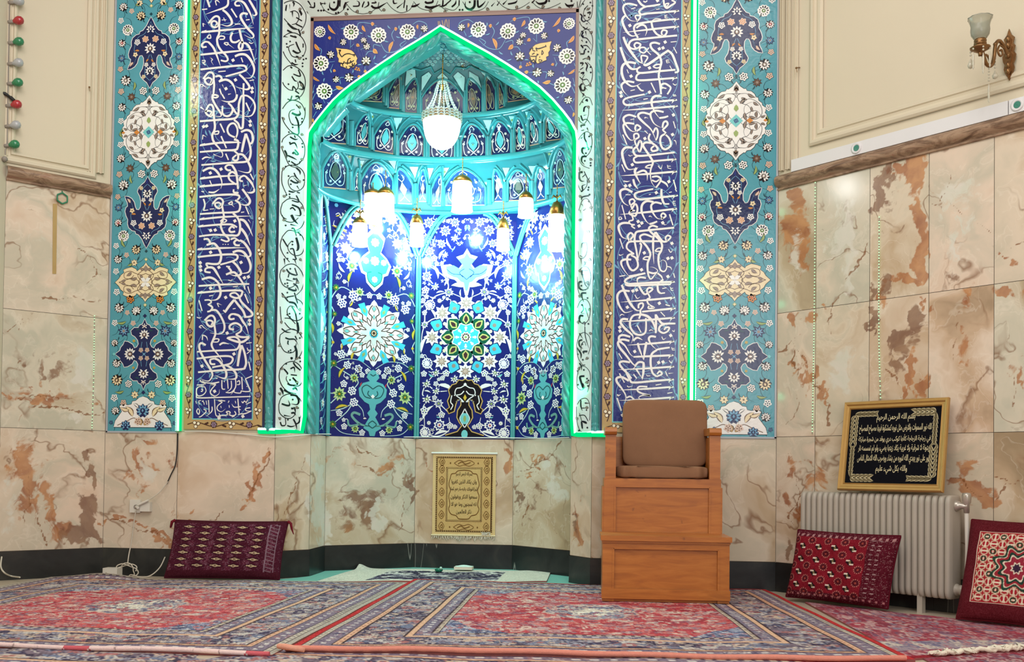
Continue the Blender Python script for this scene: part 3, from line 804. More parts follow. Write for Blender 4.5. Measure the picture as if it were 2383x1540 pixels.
TOP_BAND = """16t 455,10 510,100;14 480,95 545,100 545,30;12 540,90 555,40;12 470,20 500,80;14 630,30 640,70;16t 690,60 690,20;14t 640,50 720,45;26t 880,0 870,90 820,135 760,100 760,30;d 820,32 600,145 640,145 675,142 740,130 845,180 878,172 1010,128;14 905,0 900,90
20t 985,30 960,90 950,140;14t 980,40 1030,20;14t 1080,85 1160,80 1165,30 1130,10;14 1210,100 1220,60 1240,20;16t 1290,20 1295,70 1230,110;14t 1340,40 1400,35 1380,10;22t 1335,75 1370,105 1430,105 1500,65 1550,35;12 1430,90 1440,30
8 640,60 700,150 830,200 930,150 1000,60;8 990,50 1080,150 1200,190 1320,170 1420,110 1480,160;8 1550,30 1630,120 1740,175 1860,140 1920,40;16t 1640,0 1650,45 1700,40;16t 1690,110 1790,30;14 1800,0 1785,110;14 1830,70 1825,150;22t 1890,90 1950,80 2010,45
8 1920,20 2010,110 2130,140 2220,90 2260,10;26t 2080,90 2150,105 2220,90 2300,60;16t 2330,0 2320,80 2270,90;22 2080,20 2110,40 2180,30 2190,0;8 2270,60 2340,120 2400,150;14 2370,60 2440,0;18 2320,90 2380,60
18t 2450,95 2500,50 2510,0;14 2555,0 2550,80;8 2350,110 2480,140 2560,60;26t 2770,0 2760,90 2700,130 2640,90 2640,20;d 2700,28 2560,135 2600,135 3800,12 4110,12;8 2600,20 2680,130 2790,150 2900,110 2960,20;20t 2810,0 2820,95 2880,60 2920,10;14t 3000,85 3050,30;14t 3080,75 3120,10
18t 3230,55 3330,35 3360,0;18t 3160,60 3220,0;8 3080,10 3180,100 3300,135 3420,100 3530,30;14 3560,40 3600,0;26t 3770,0 3740,40 3660,50 3610,10;8 3560,20 3650,100 3760,120 3880,80 3960,40;24t 4140,70 4060,80 4020,40;8 4150,40 4100,110 4020,50;10 4190,20 4200,130 4240,0"""
# dates that hold the frame text to the picture: zoom and corner of each tile above


def strokes(txt):
    for raw in txt.replace('\n', ';').split(';'):
        raw = raw.strip()
        if not raw:
            continue
        head, *pts = raw.split()
        P = [tuple(float(q) for q in p.split(',')) for p in pts]
        yield head, P


def write(pat, txt, x0, y0, zoom, col, side=0, h=6, dot=30, fat=1.0):
    """ink the strokes on the wall: side -1 / +1 says which end of a tall letter has the barbed head"""
    k = 1.0 / zoom
    for head, P in strokes(txt):
        Q = [(x0 + p[0] * k, y0 + p[1] * k) for p in P]
        if head == 'd':
            for q in Q:
                pat.dia(q[0], q[1], dot * k, col, h + 0.6, 0.25)
            continue
        w = float(''.join(c for c in head if c.isdigit())) * k
        w *= fat * (0.72 if fat > 1 and w * zoom <= 12.5 else 1.0)
        fl = ''.join(c for c in head if c.isalpha())
        pat.line(Q, w, col, h, 0.25 if 'b' in fl else 0.9, 0.08 if 't' in fl else 0.8)
        if 'a' in fl:
            (ax, ay), d = Q[0], 1 if side < 0 else -1
            hw = w * 0.5
            pat.poly([(ax - d * w * 0.5, ay + hw * 0.8), (ax, ay - hw), (ax + d * w * 2.3, ay - hw * 2.2 if side < 0 else ay + hw * 3.6), (ax + d * w * 1.7, ay)], col, h + 0.3)
        h += 0.004
# ------------------------------------------------------------------ the room
Z_PL, Z_DADO, Z_TOP = 0.203, 1.073, 4.75
YA = 0.22                                   # the arch stands back from the outer frame by this much
NL, NR = -1.025, 0.935                      # the niche's two cheeks
Y0, YB = 0.62, 1.08                         # where the cheeks end, and the back wall of the niche
BL, BR = -0.395, 0.425
SL, SR = -1.226, 1.092                      # outer edges of the splayed frame
X_ = lambda px, py, y=0.0: float(onY(px, py, y)[0])
Z_ = lambda px, py, y=0.0: float(onY(px, py, y)[2])
XtL, XtR = -2.514, 2.3595

fl = MB()
fl.face([(-6, -9, 0), (6, -9, 0), (6, 0.6, 0), (-6, 0.6, 0)])
fl.face([(NL - 0.1, 0.6, 0), (NR + 0.1, 0.6, 0), (NR + 0.1, 1.2, 0), (NL - 0.1, 1.2, 0)])
M_FLOOR = plain('stone_floor', (196, 180, 158), 0.35, var=0.1, vscale=3.0)
tag(fl.build('floor', M_FLOOR), kind='structure')


def wall_pts(s, t, z, off=0.0):
    """point on a slanted side wall: t metres from the corner"""
    k, n = (XL, N_L) if s < 0 else (XR, N_R)
    return (k + s * t * S2 + n[0] * off, -t * S2 + n[1] * off, z)


def wt(s, px, py):
    q = onW(px, py, s)
    return float(-q[1] / S2), float(q[2])


TL_END, TR_END = 0.715, 2.3
wb = MB()
wb.box((-2.6, 0.012, 0), (SL, 0.2, Z_TOP))
wb.box((SR, 0.012, 0), (2.45, 0.2, Z_TOP))
wb.box((NL - 0.25, YB + 0.03, 0), (NR + 0.25, YB + 0.12, 3.4))
wall_front = tag(wb.build('wall_front', M_PLASTER), kind='structure')
for s, nm, te in ((-1, 'wall_left', TL_END), (1, 'wall_right', TR_END)):
    m = MB()
    q = [wall_pts(s, -0.05, 0, -0.03), wall_pts(s, te, 0, -0.03), wall_pts(s, te, Z_TOP, -0.03), wall_pts(s, -0.05, Z_TOP, -0.03)]
    b = [wall_pts(s, -0.05, 0, -0.15), wall_pts(s, te, 0, -0.15), wall_pts(s, te, Z_TOP, -0.15), wall_pts(s, -0.05, Z_TOP, -0.15)]
    m.face(q), m.face(b[::-1])
    for a in range(4):
        m.face([q[a], b[a], b[(a + 1) % 4], q[(a + 1) % 4]])
    # the wall that goes on towards the back of the hall
    ex, ey, _ = wall_pts(s, te, 0, 0)
    m.box((min(ex, ex + s * 0.12), -9, 0), (max(ex, ex + s * 0.12), ey, Z_TOP))
    w_ = tag(m.build(nm, M_PLASTER), kind='structure')
    if s < 0:
        wall_left = w_
    else:
        wall_right = w_
    # plaster face above the marble
    m = MB()
    zt = 2.98 if s < 0 else 2.86
    m.face([wall_pts(s, 0, zt - 0.2, -0.004), wall_pts(s, te, zt - 0.2, -0.004), wall_pts(s, te, Z_TOP, -0.004), wall_pts(s, 0, Z_TOP, -0.004)])
    m.build('plaster_face', M_PLASTER, w_)

# --- marble slabs: each its own island, on a fine grid that carries the stains of the stone
BLOBS = {  # x, y, half width, half height in the picture, strength
    'rust': [(60, 1100, 26, 130, .7), (105, 1180, 16, 90, .6), (120, 930, 120, 14, .62), (60, 905, 50, 10, .5), (140, 1240, 30, 20, .75),
             (35, 1070, 20, 60, .6), (345, 1032, 28, 13, .72), (318, 1085, 9, 50, .6), (362, 1075, 22, 22, .7), (330, 1135, 26, 10, .55), (405, 1060, 14, 40, .5),
             (425, 1213, 45, 9, .72), (625, 1065, 5, 30, .9), (600, 1110, 9, 24, .9), (582, 1150, 8, 22, .85), (568, 1172, 8, 10, .75),
             (250, 1210, 10, 6, .9), (275, 1212, 14, 6, .9), (305, 1224, 16, 6, .9), (345, 1238, 25, 6, .9), (378, 1254, 16, 9, .9),
             (1858, 470, 22, 40, .8), (1842, 535, 40, 40, .95), (1882, 590, 14, 40, .8), (1850, 590, 50, 14, .6), (2135, 400, 24, 50, 1), (2105, 385, 18, 24, .9), (2140, 495, 16, 60, .9),
             (2142, 600, 18, 60, .95), (2112, 662, 30, 12, .8), (2120, 870, 12, 70, .95), (2150, 905, 10, 30, .8), (2098, 910, 8, 30, .8), (2150, 705, 8, 20, .8), (1842, 745, 14, 24, .8), (1880, 735, 12, 20, .75),
             (1874, 870, 14, 40, .8), (1846, 850, 10, 40, .7), (1911, 905, 13, 26, .8), (1925, 935, 6, 24, .8), (1922, 715, 12, 10, .7), (1848, 650, 20, 10, .55),
             (2338, 600, 22, 8, .8), (2345, 672, 30, 12, .75), (2374, 890, 12, 44, .85), (2235, 1115, 40, 8, .85), (2285, 1140, 30, 26, .75), (2300, 1165, 20, 14, .9), (2255, 1085, 26, 18, .55),
             (1862, 1190, 22, 26, .7), (1830, 1165, 14, 40, .5), (1842, 1080, 30, 30, .5), (1905, 1110, 30, 40, .5), (2060, 690, 10, 30, .6), (2240, 800, 14, 60, .55), (2250, 700, 20, 40, .5),
             (925, 1075, 30, 26, .55), (905, 1095, 34, 16, .7), (1172, 1075, 12, 22, .75), (1000, 1085, 8, 20, .6), (1270, 1080, 60, 6, .6), (1235, 1100, 30, 6, .6), (820, 1060, 60, 16, .5), (1345, 1160, 16, 30, .4), (1347, 1230, 9, 44, .7), (800, 1225, 16, 22, .6)],
    'brown': [(188, 1065, 12, 26, .85), (208, 1110, 9, 40, .8), (190, 1165, 22, 24, .85), (210, 1200, 24, 50, .95), (185, 1250, 50, 18, .9), (130, 860, 60, 50, .5), (118, 880, 26, 26, .7), (55, 845, 14, 18, .6),
              (95, 820, 60, 14, .35), (2075, 400, 14, 44, .8), (2050, 455, 12, 40, .85), (2085, 520, 12, 40, .35), (2030, 740, 11, 50, .9), (2078, 775, 10, 18, .8), (2095, 795, 26, 40, .85), (2130, 750, 18, 40, .8), (2095, 840, 14, 26, .8), (2072, 667, 12, 14, .8), (2038, 670, 10, 20, .7), (2120, 800, 22, 26, .7),
              (2205, 650, 14, 30, .4), (850, 1185, 44, 50, .68), (800, 1210, 40, 40, .55), (885, 1155, 24, 16, .55), (962, 1150, 5, 60, .7), (1210, 1150, 8, 40, .6), (1265, 1150, 30, 8, .6), (1235, 1190, 24, 60, .45), (1250, 1160, 10, 30, .6), (1340, 1220, 8, 30, .6), (1830, 1280, 10, 20, .6)],
    'pale': [(190, 850, 26, 40, .8), (170, 960, 26, 16, .6), (345, 1105, 26, 34, .75), (870, 1190, 20, 16, .95), (885, 1220, 22, 14, .95), (25, 1180, 20, 90, .5), (120, 560, 80, 80, .35), (1960, 560, 50, 130, .5), (2235, 520, 50, 120, .5), (1955, 870, 50, 60, .6), (1290, 1130, 26, 60, .6), (740, 1150, 20, 120, .7), (1850, 610, 30, 70, .5)],
}


VEINS = [(5, [(240, 1210), (262, 1208), (285, 1216), (320, 1232), (355, 1236), (388, 1260)]), (6, [(625, 1045), (620, 1080), (598, 1110), (590, 1140), (570, 1170), (555, 1186)]), (4, [(525, 1186), (508, 1200), (482, 1214)]),
         (5, [(66, 1005), (78, 1060), (66, 1110), (66, 1170), (55, 1225), (50, 1284)]), (4, [(78, 1160), (92, 1220), (105, 1275)]), (4, [(2163, 470), (2190, 470), (2225, 487), (2260, 515), (2305, 532)]), (4, [(2200, 380), (2212, 420), (2190, 460), (2185, 490)]),
         (5, [(2315, 603), (2345, 585), (2383, 560)]), (4, [(1850, 800), (1846, 840), (1856, 860), (1850, 900), (1860, 940), (1830, 990)]), (4, [(1815, 820), (1830, 800), (1850, 790), (1862, 830), (1880, 850)]), (5, [(1898, 895), (1915, 915), (1930, 950), (1930, 990)]), (4, [(1935, 780), (1932, 740), (1945, 690)]), (4, [(2022, 565), (2000, 600), (1970, 650), (1945, 700)]),
         (5, [(2060, 860), (2085, 880), (2090, 910), (2100, 930), (2090, 950)]), (4, [(2215, 840), (2225, 780), (2232, 720)]), (4, [(2350, 780), (2355, 860), (2360, 940), (2360, 1000)]), (5, [(2215, 1112), (2245, 1118), (2262, 1140), (2290, 1150)]), (4, [(2320, 1165), (2345, 1125), (2383, 1115)]), (4, [(2315, 1112), (2350, 1118)]),
         (4, [(1835, 1050), (1850, 1100), (1862, 1150), (1835, 1200), (1850, 1240)]), (3.5, [(770, 1050), (830, 1080), (880, 1100), (925, 1125)]), (4, [(820, 1020), (840, 1050), (870, 1064), (905, 1060), (925, 1045)]), (4, [(1195, 1098), (1240, 1085), (1280, 1065), (1310, 1025)]), (4, [(1245, 1125), (1230, 1160), (1215, 1220)]), (4, [(1240, 1130), (1262, 1165), (1280, 1215), (1300, 1240)]), (3.5, [(640, 1210), (670, 1180), (690, 1120), (715, 1060)]), (3.5, [(935, 1130), (940, 1190), (925, 1250)]),
         (4, [(40, 660), (60, 680), (140, 700), (170, 690), (235, 705)]), (3.5, [(40, 770), (80, 720), (10, 780)]), (4, [(10, 930), (80, 920), (150, 925), (240, 945)]), (4, [(60, 950), (140, 945), (200, 965), (245, 960)]), (4, [(180, 580), (215, 600), (225, 640), (200, 660)]), (3.5, [(30, 470), (80, 490), (60, 440)])]


def proj(q):
    v = np.asarray(q) - CAM
    z = v @ C_F
    return np.stack([1191.5 + F_PX * (v @ C_R) / z, CY_PX - F_PX * (v @ C_U) / z], -1)


def slab_grid(mb, at, p00, p10, p11, p01, d, nrm, gap=0.0016):
    """one slab of stone between four corners"""
    p00, p10, p11, p01 = [np.array(p, float) for p in (p00, p10, p11, p01)]
    w, h = np.linalg.norm(p10 - p00), np.linalg.norm(p01 - p00)
    nu, nv = max(2, int(w / d)), max(2, int(h / d))
    us = np.linspace(gap / w, 1 - gap / w, nu + 1)
    vs = np.linspace(gap / h, 1 - gap / h, nv + 1)
    rows = [[(1 - v) * ((1 - u) * p00 + u * p10) + v * ((1 - u) * p01 + u * p11) for u in us] for v in vs]
    mb.grid(rows, (1, 1, 1), 0, False)
    pts = np.array(rows).reshape(-1, 3)
    at['pts'].append(pts)
    edge = [rows[0], [r[-1] for r in rows], rows[-1][::-1], [r[0] for r in rows][::-1]]


def marble(name, parent, slabs, d, stains=True):
    mb, at = MB(), {'pts': []}
    for s in slabs:
        slab_grid(mb, at, *s, d, None)
    pts = np.concatenate(at['pts'])
    attrs = {}
    xy = proj(pts)
    def wob(k, f, ph):
        g = np.random.default_rng(ph)
        o = 0
        for i in range(5):
            th, fr = g.uniform(0, 6.28), f * g.uniform(0.6, 1.7)
            o = o + np.sin((xy[:, 0] * math.cos(th) + xy[:, 1] * math.sin(th)) * fr + g.uniform(0, 6.28) + 1.3 * np.sin(xy[:, 1] * fr * 0.6 + i))
        return o * k / 2.2
    xy0 = xy
    xy = xy0 + np.stack([wob(3.4, 0.10, 1) + wob(1.8, 0.33, 2), wob(3.4, 0.10, 3) + wob(1.8, 0.33, 4)], -1)
    fade = 0.72 + 0.28 * np.clip(wob(1.0, 0.05, 5), -1, 1)
    a = np.zeros(len(pts))
    for w, pl in VEINS:
        w = w * 0.55
        for (x0, y0), (x1, y1) in zip(pl[:-1], pl[1:]):
            dx, dy = x1 - x0, y1 - y0
            tt = np.clip(((xy[:, 0] - x0) * dx + (xy[:, 1] - y0) * dy) / (dx * dx + dy * dy), 0, 1)
            d2 = (xy[:, 0] - x0 - tt * dx) ** 2 + (xy[:, 1] - y0 - tt * dy) ** 2
            a = np.maximum(a, np.exp(-d2 / (w * w)))
    attrs['vein'] = a * fade
    xy = xy0 + np.stack([wob(11, 0.04, 6) + wob(6, 0.13, 7) + wob(2.5, 0.4, 10), wob(11, 0.04, 8) + wob(6, 0.13, 9) + wob(2.5, 0.4, 11)], -1)
    for k, bl in BLOBS.items():
        a = np.zeros(len(pts))
        for x, y, rx, ry, st in bl:
            a = np.maximum(a, 1.14 * st * np.exp(-(((xy[:, 0] - x) / (rx * 1.15)) ** 2 + ((xy[:, 1] - y) / (ry * 1.15)) ** 2)))
        attrs[k] = a
    return mb.build(name, M_MARBLE, parent, attrs)


# front dado, splay, cheeks and niche
FX = [XL, X_(412, 1150), SL]
RX = [SR, X_(1540, 1150), XR]
sl = []
for a, b in zip(FX[:-1], FX[1:]):
    sl.append(((a, 0, Z_PL), (b, 0, Z_PL), (b, 0, Z_DADO), (a, 0, Z_DADO)))
sl.append(((SL, 0, Z_PL), (NL, YA, Z_PL), (NL, YA, Z_DADO), (SL, 0, Z_DADO)))
sl.append(((NR, YA, Z_PL), (SR, 0, Z_PL), (SR, 0, Z_DADO), (NR, YA, Z_DADO)))
for a, b in zip(RX[:-1], RX[1:]):
    sl.append(((a, 0, Z_PL), (b, 0, Z_PL), (b, 0, Z_DADO), (a, 0, Z_DADO)))
sl.append(((NL, YA, Z_PL), (NL, Y0, Z_PL), (NL, Y0, Z_DADO), (NL, YA, Z_DADO)))
sl.append(((NL, Y0, Z_PL), (BL, YB, Z_PL), (BL, YB, Z_DADO), (NL, Y0, Z_DADO)))
sl.append(((BL, YB, Z_PL), (BR, YB, Z_PL), (BR, YB, Z_DADO), (BL, YB, Z_DADO)))
sl.append(((BR, YB, Z_PL), (NR, Y0, Z_PL), (NR, Y0, Z_DADO), (BR, YB, Z_DADO)))
sl.append(((NR, Y0, Z_PL), (NR, YA, Z_PL), (NR, YA, Z_DADO), (NR, Y0, Z_DADO)))
marble('marble_dado', wall_front, sl, 0.0095)
# dark joints behind the slabs
jt = MB()
path = [(XL, 0), (SL, 0), (NL, YA), (NL, Y0), (BL, YB), (BR, YB), (NR, Y0), (NR, YA), (SR, 0), (XR, 0)]
for a, b in zip(path[:-1], path[1:]):
    n = np.array([-(b[1] - a[1]), b[0] - a[0]], float)
    n = n / np.linalg.norm(n) * 0.004
    jt.face([(a[0] + n[0], a[1] + n[1], 0), (b[0] + n[0], b[1] + n[1], 0), (b[0] + n[0], b[1] + n[1], Z_DADO), (a[0] + n[0], a[1] + n[1], Z_DADO)])
    # thin ledge on top of the dado
M_JOINT = plain('joint_mortar', (96, 82, 68), 0.8)
jt.build('joints', M_JOINT, wall_front)
for s, wl in ((-1, wall_left), (1, wall_right)):
    z_m = wt(s, 250, 742)[1] if s < 0 else wt(s, 1814, 729)[1]
    z_t = wt(s, 250, 455)[1] if s < 0 else wt(s, 1812, 438)[1]
    ts = [0.0, TL_END] if s < 0 else [0.0] + [wt(1, x, 800)[0] for x in (1898, 2023, 2161, 2313)] + [TR_END]
    sl = []
    for za, zb in ((Z_PL, Z_DADO), (Z_DADO, z_m), (z_m, z_t)):
        tt = ts
        if s > 0 and za == Z_PL:
            tt = [0.0, ts[1], ts[2] + 0.08, ts[4], TR_END]
        for a, b in zip(tt[:-1], tt[1:]):
            A, B = (a, b) if s > 0 else (b, a)
            sl.append((wall_pts(s, A, za), wall_pts(s, B, za), wall_pts(s, B, zb), wall_pts(s, A, zb)))
    marble('marble_slabs', wl, sl, 0.0095)
    j = MB()
    j.face([wall_pts(s, 0, 0, -0.003), wall_pts(s, ts[-1], 0, -0.003), wall_pts(s, ts[-1], z_t, -0.003), wall_pts(s, 0, z_t, -0.003)])
    j.build('joints', M_JOINT, wl)
    # brown marble cornice on top of the slabs: a rounded bar with a fillet below it
    m = MB()
    prof = [(0.0, -0.045), (0.012, -0.045), (0.014, -0.03), (0.006, -0.026), (0.008, -0.018), (0.03, -0.01), (0.046, 0.012), (0.05, 0.04), (0.042, 0.068), (0.02, 0.086), (0.0, 0.09)]
    t0 = -0.0
    rows = [[wall_pts(s, t, z_t + 0.016 + pz * 0.78, po) for po, pz in prof] for t in np.linspace(t0, ts[-1], 24)]
    m.grid(rows, smooth=True)
    c_ = m.build('trim_1' if s < 0 else 'trim_2', M_CORNICE)
    tag(c_, 'brown veined marble cornice along the top of the %s marble wall' % ('left' if s < 0 else 'right'), 'cornice', kind='structure')
# baseboard of black marble
for nm, pth in (('baseboard_front', path), ('baseboard_left', [wall_pts(-1, TL_END, 0)[:2], (XL, 0)]), ('baseboard_right', [(XR, 0), wall_pts(1, TR_END, 0)[:2]])):
    m = MB()
    pts = [np.array(p) for p in pth]
    k = len(pts)
    off = []
    for i in range(k):
        ns = []
        for a, b in ((i - 1, i), (i, i + 1)):
            if a >= 0 and b < k:
                d = pts[b] - pts[a]
                d = d / np.linalg.norm(d)
                ns.append(np.array([d[1], -d[0]]))
        n = sum(ns)
        n = n / (n @ ns[0])
        off.append(pts[i] + n * 0.006)
    for a in range(k - 1):
        d = np.linalg.norm(off[a + 1] - off[a])
        q = max(1, round(d / 0.62))
        for c in range(q):
            u = off[a] + (off[a + 1] - off[a]) * ((c + 0.0015) / q)
            v = off[a] + (off[a + 1] - off[a]) * ((c + 1 - 0.0015) / q)
            m.face([(u[0], u[1], 0), (v[0], v[1], 0), (v[0], v[1], Z_PL - 0.002), (u[0], u[1], Z_PL - 0.002)])
    m.build(nm, M_PLINTH)
    tag(bpy.data.objects[nm], kind='structure')


# --- plaster mouldings of the upper walls
def moulding(mb, s, pts, w, hgt=0.012, closed=False):
    """stepped moulding along (t, z) points of a side wall"""
    P = [np.array(p, float) for p in pts]
    k = len(P)
    prof = [(0, 0), (0.0, 0.6), (0.14, 1.0), (0.3, 1.0), (0.34, 0.45), (0.48, 0.3), (0.62, 0.45), (0.68, 0.8), (0.86, 0.8), (1.0, 0.3), (1.0, 0)]
    rows = []
    for i in range(k):
        ns = []
        for a, b in ((i - 1, i), (i, i + 1)):
            if a >= 0 and b < k:
                d = P[b] - P[a]
                d = d / np.linalg.norm(d)
                ns.append(np.array([-d[1], d[0]]))
        n = sum(ns)
        n = n / (n @ ns[0])
        rows.append([wall_pts(s, *(P[i] + n * (a * w)), b * hgt) for a, b in prof])
    mb.grid(rows, smooth=False)


ml = MB()
tA, zA = wt(-1, 34, 352)
tB, zB = wt(-1, 196, 386)
zA = zB = (zA + zB) / 2
moulding(ml, -1, [(tA, Z_TOP), (tA, zA), (tB, zB), (tB, Z_TOP)], 0.085, 0.022)
for x in (214, 232):
    t = wt(-1, x, 250)[0]
    moulding(ml, -1, [(t, Z_TOP), (t, 2.99)], 0.03, 0.014)
moulding(ml, -1, [(0.055, Z_TOP), (0.055, 2.99)], 0.05, 0.03)
moulding(ml, -1, [(wt(-1, 12, 200)[0], Z_TOP), (wt(-1, 12, 200)[0], 2.99)], -0.03, 0.018)
tag(ml.build('trim_3', M_PLASTER), kind='structure')
mr = MB()
tA = wt(1, 1886, 200)[0]
zA = wt(1, 1890, 340)[1]
moulding(mr, 1, [(TR_END - 0.02, zA), (tA, zA), (tA, Z_TOP)], -0.1, 0.024)
for x, w_, hh in ((1818, 0.03, 0.03), (1832, 0.03, 0.022), (1848, 0.035, 0.016)):
    t = wt(1, x, 200)[0]
    moulding(mr, 1, [(t, Z_TOP), (t, 2.93)], w_, hh)
tag(mr.build('trim_4', M_PLASTER), kind='structure')
# ------------------------------------------------------------------ the tiled mihrab
def rect(pat, x0, x1, z0, z1, col, h, y=0.0):
    pat.mb.face([(x0, y - h * HS, z0), (x1, y - h * HS, z0), (x1, y - h * HS, z1), (x0, y - h * HS, z1)], col)


ZT = 4.7


# --- turquoise side panels: one design, drawn once in units of 1/916 m about the centre of the white medallion
def trim(mb, x0, x1, z0, z1, last):
    """cut the pattern off at the panel's edges: pieces outside go, pieces across the edge are pulled back to it"""
    keep = []
    for i, f in enumerate(mb.f):
        ins = [x0 <= mb.v[j][0] <= x1 and z0 <= mb.v[j][2] <= z1 for j in f]
        if i == last or any(ins):
            keep.append(i)
            if i != last and not all(ins):
                for j in f:
                    x, y, z = mb.v[j]
                    mb.v[j] = (min(max(x, x0), x1), y, min(max(z, z0), z1))
    mb.f, mb.c, mb.mi, mb.sm = [[q[i] for i in keep] for q in (mb.f, mb.c, mb.mi, mb.sm)]


def half(pat, fn):
    for s in (1, -1):
        fn(s)


def turquoise_design(cx, cz, k):
    mb = MB()

    def mp(u, v, h):
        return (cx + u / 916.0 * k, -h, cz - v / 916.0)
    P = Pat(mp, mb)

    def sym(pts, s):
        return [(s * a, b) for a, b in pts]

    def outline(hpts, vflip=1, v0=0):
        a = [(x, v0 + vflip * y) for x, y in hpts]
        return a + [(-x, y) for x, y in a[::-1] if abs(x) > 0.5]

    def stem(pts, s, w=3.2, col=DTEAL):
        P.line(sym(pts, s), w, col, 1, 0.6, 0.3)

    # large navy cartouche, tip at v = 0 going down to v = 490
    cart = [(0, 0), (14, 26), (30, 60), (55, 92), (76, 100), (80, 116), (104, 122), (128, 142), (136, 168), (134, 196), (148, 224), (156, 254), (150, 278), (138, 288),
            (140, 312), (152, 336), (160, 358), (136, 354), (112, 340), (94, 316), (86, 284), (76, 264), (58, 262), (46, 282), (44, 320), (52, 356), (66, 380), (70, 390), (62, 414), (40, 436), (20, 452), (0, 490)]
    for flip, v0 in ((1, -797), (-1, 797)):
        o = outline(cart, flip, v0)
        P.line(o, 9, WHITE, 2, smooth=False, closed=True)
        P.poly(o, NAVY if False else DKBL, 3)
        f = lambda y: v0 + flip * y
        for s in (1, -1):
            P.line([(0, f(30)), (s * 40, f(110)), (s * 90, f(140)), (s * 116, f(220)), (s * 100, f(270)), (s * 120, f(330))], 3, SKY, 4, 0.5, 0.3)
            P.line([(s * 4, f(260)), (s * 30, f(330)), (s * 34, f(400)), (0, f(440))], 3, SKY, 4)
            P.ros(s * 36, f(152), 22, PINK, ORNG, n=6, h=4)
            P.ros(s * 94, f(172), 20, WHITE, DKBL, n=5, h=4)
            P.sflower(s * 106, f(258), 20, CREAM, BROWN, n=5, h=4)
            P.leaf(s * 78, f(232), 0 if s > 0 else PI, 34, 16, ORNG, BROWN, 4)
            P.leaf(s * 120, f(310), flip * (0.9 if s > 0 else PI - 0.9), 40, 22, PINK, BROWN, 4)
            P.leaf(s * 10, f(290), flip * (0.9 if s > 0 else PI - 0.9), 30, 14, ORNG, BROWN, 4)
            P.ros(s * 26, f(330), 14, WHITE, BROWN, n=5, h=4)
            P.ros(s * 44, f(412), 13, CREAM, BROWN, n=5, h=4)
        P.lotus(0, f(85), 34, -flip * PI / 2, WHITE, DKBL, DKBL, 7, 4)
        P.lotus(0, f(220), 44, -flip * PI / 2, WHITE, BROWN, DKBL, 9, 4)
        P.lotus(0, f(375), 36, -flip * PI / 2, WHITE, BLACK, DKBL, 9, 4)
        P.dia(0, f(505), 12, DTEAL, 2)
        P.dia(0, f(-22), 12, DTEAL, 2)
        P.leaf(0, f(470), -flip * PI / 2, 36, 20, NAVY, None, 5)
    # white medallion
    q = [(0, -257), (24, -224), (48, -206), (58, -208), (66, -194), (92, -190), (112, -172), (122, -150), (134, -148), (138, -128), (158, -112), (160, -98), (178, -84), (182, -62), (176, -50), (188, -36), (186, -20), (198, 0)]
    full = q + [(x, -y) for x, y in q[-2::-1]]
    o = full + [(-x, y) for x, y in full[-2:0:-1]]
    P.line(o, 7, BLACK, 2, smooth=False, closed=True)
    P.poly(o, WHITE, 3)
    AR = BLACK
    for sx in (1, -1):
        for sy in (1, -1):
            g = lambda pts: [(sx * a, sy * b) for a, b in pts]
            for pts in ([(0, -238), (10, -214), (4, -180), (30, -176), (62, -176), (92, -150)], [(40, -110), (72, -140), (110, -132), (150, -96), (158, -40), (120, -8), (70, -24), (48, -64), (60, -104), (100, -120)],
                        [(0, -180), (16, -130), (46, -108), (70, -100), (90, -70), (80, -30)], [(24, -8), (60, -40), (96, -60), (130, -60), (164, -14)], [(0, -150), (12, -170), (30, -176)]):
                P.line(g(pts), 3, AR, 4, 0.6, 0.4)
            for x, y, a, ln, wd in ((70, -176, 0.5, 56, 20), (22, -112, -0.9, 50, 22), (52, -54, 1.3, 60, 22), (104, -122, 0.6, 44, 18), (126, -60, 1.5, 46, 20), (78, -28, 0.2, 48, 18), (92, -92, 1.2, 40, 16), (2, -232, 1.2, 40, 18), (30, -150, 0.3, 40, 18), (150, -20, -0.4, 34, 16)):
                aa = math.atan2(sy * math.sin(a), sx * math.cos(a))
                P.leaf(sx * x, sy * y, aa, ln, wd, GREY, BLACK, 5, 0.25 * sx * sy)
    P.poly([(-42, 0), (0, -42), (42, 0), (0, 42)], LTEAL, 5)
    P.ros(0, 0, 14, NAVY, LTEAL, n=4, h=5)
    for s in (1, -1):
        P.poly([(s * 62, 0), (s * 84, -18), (s * 106, 0), (s * 84, 18)], ORNG, 6)
        P.petal(0, s * 60, -s * PI / 2 + PI, 46, 30, OLIVE, 6)
        P.petal(0, s * 190, s * PI / 2, 30, 24, BROWN, 6)
        P.petal(s * 168, 0, 0 if s > 0 else PI, 26, 16, ORNG, 6)
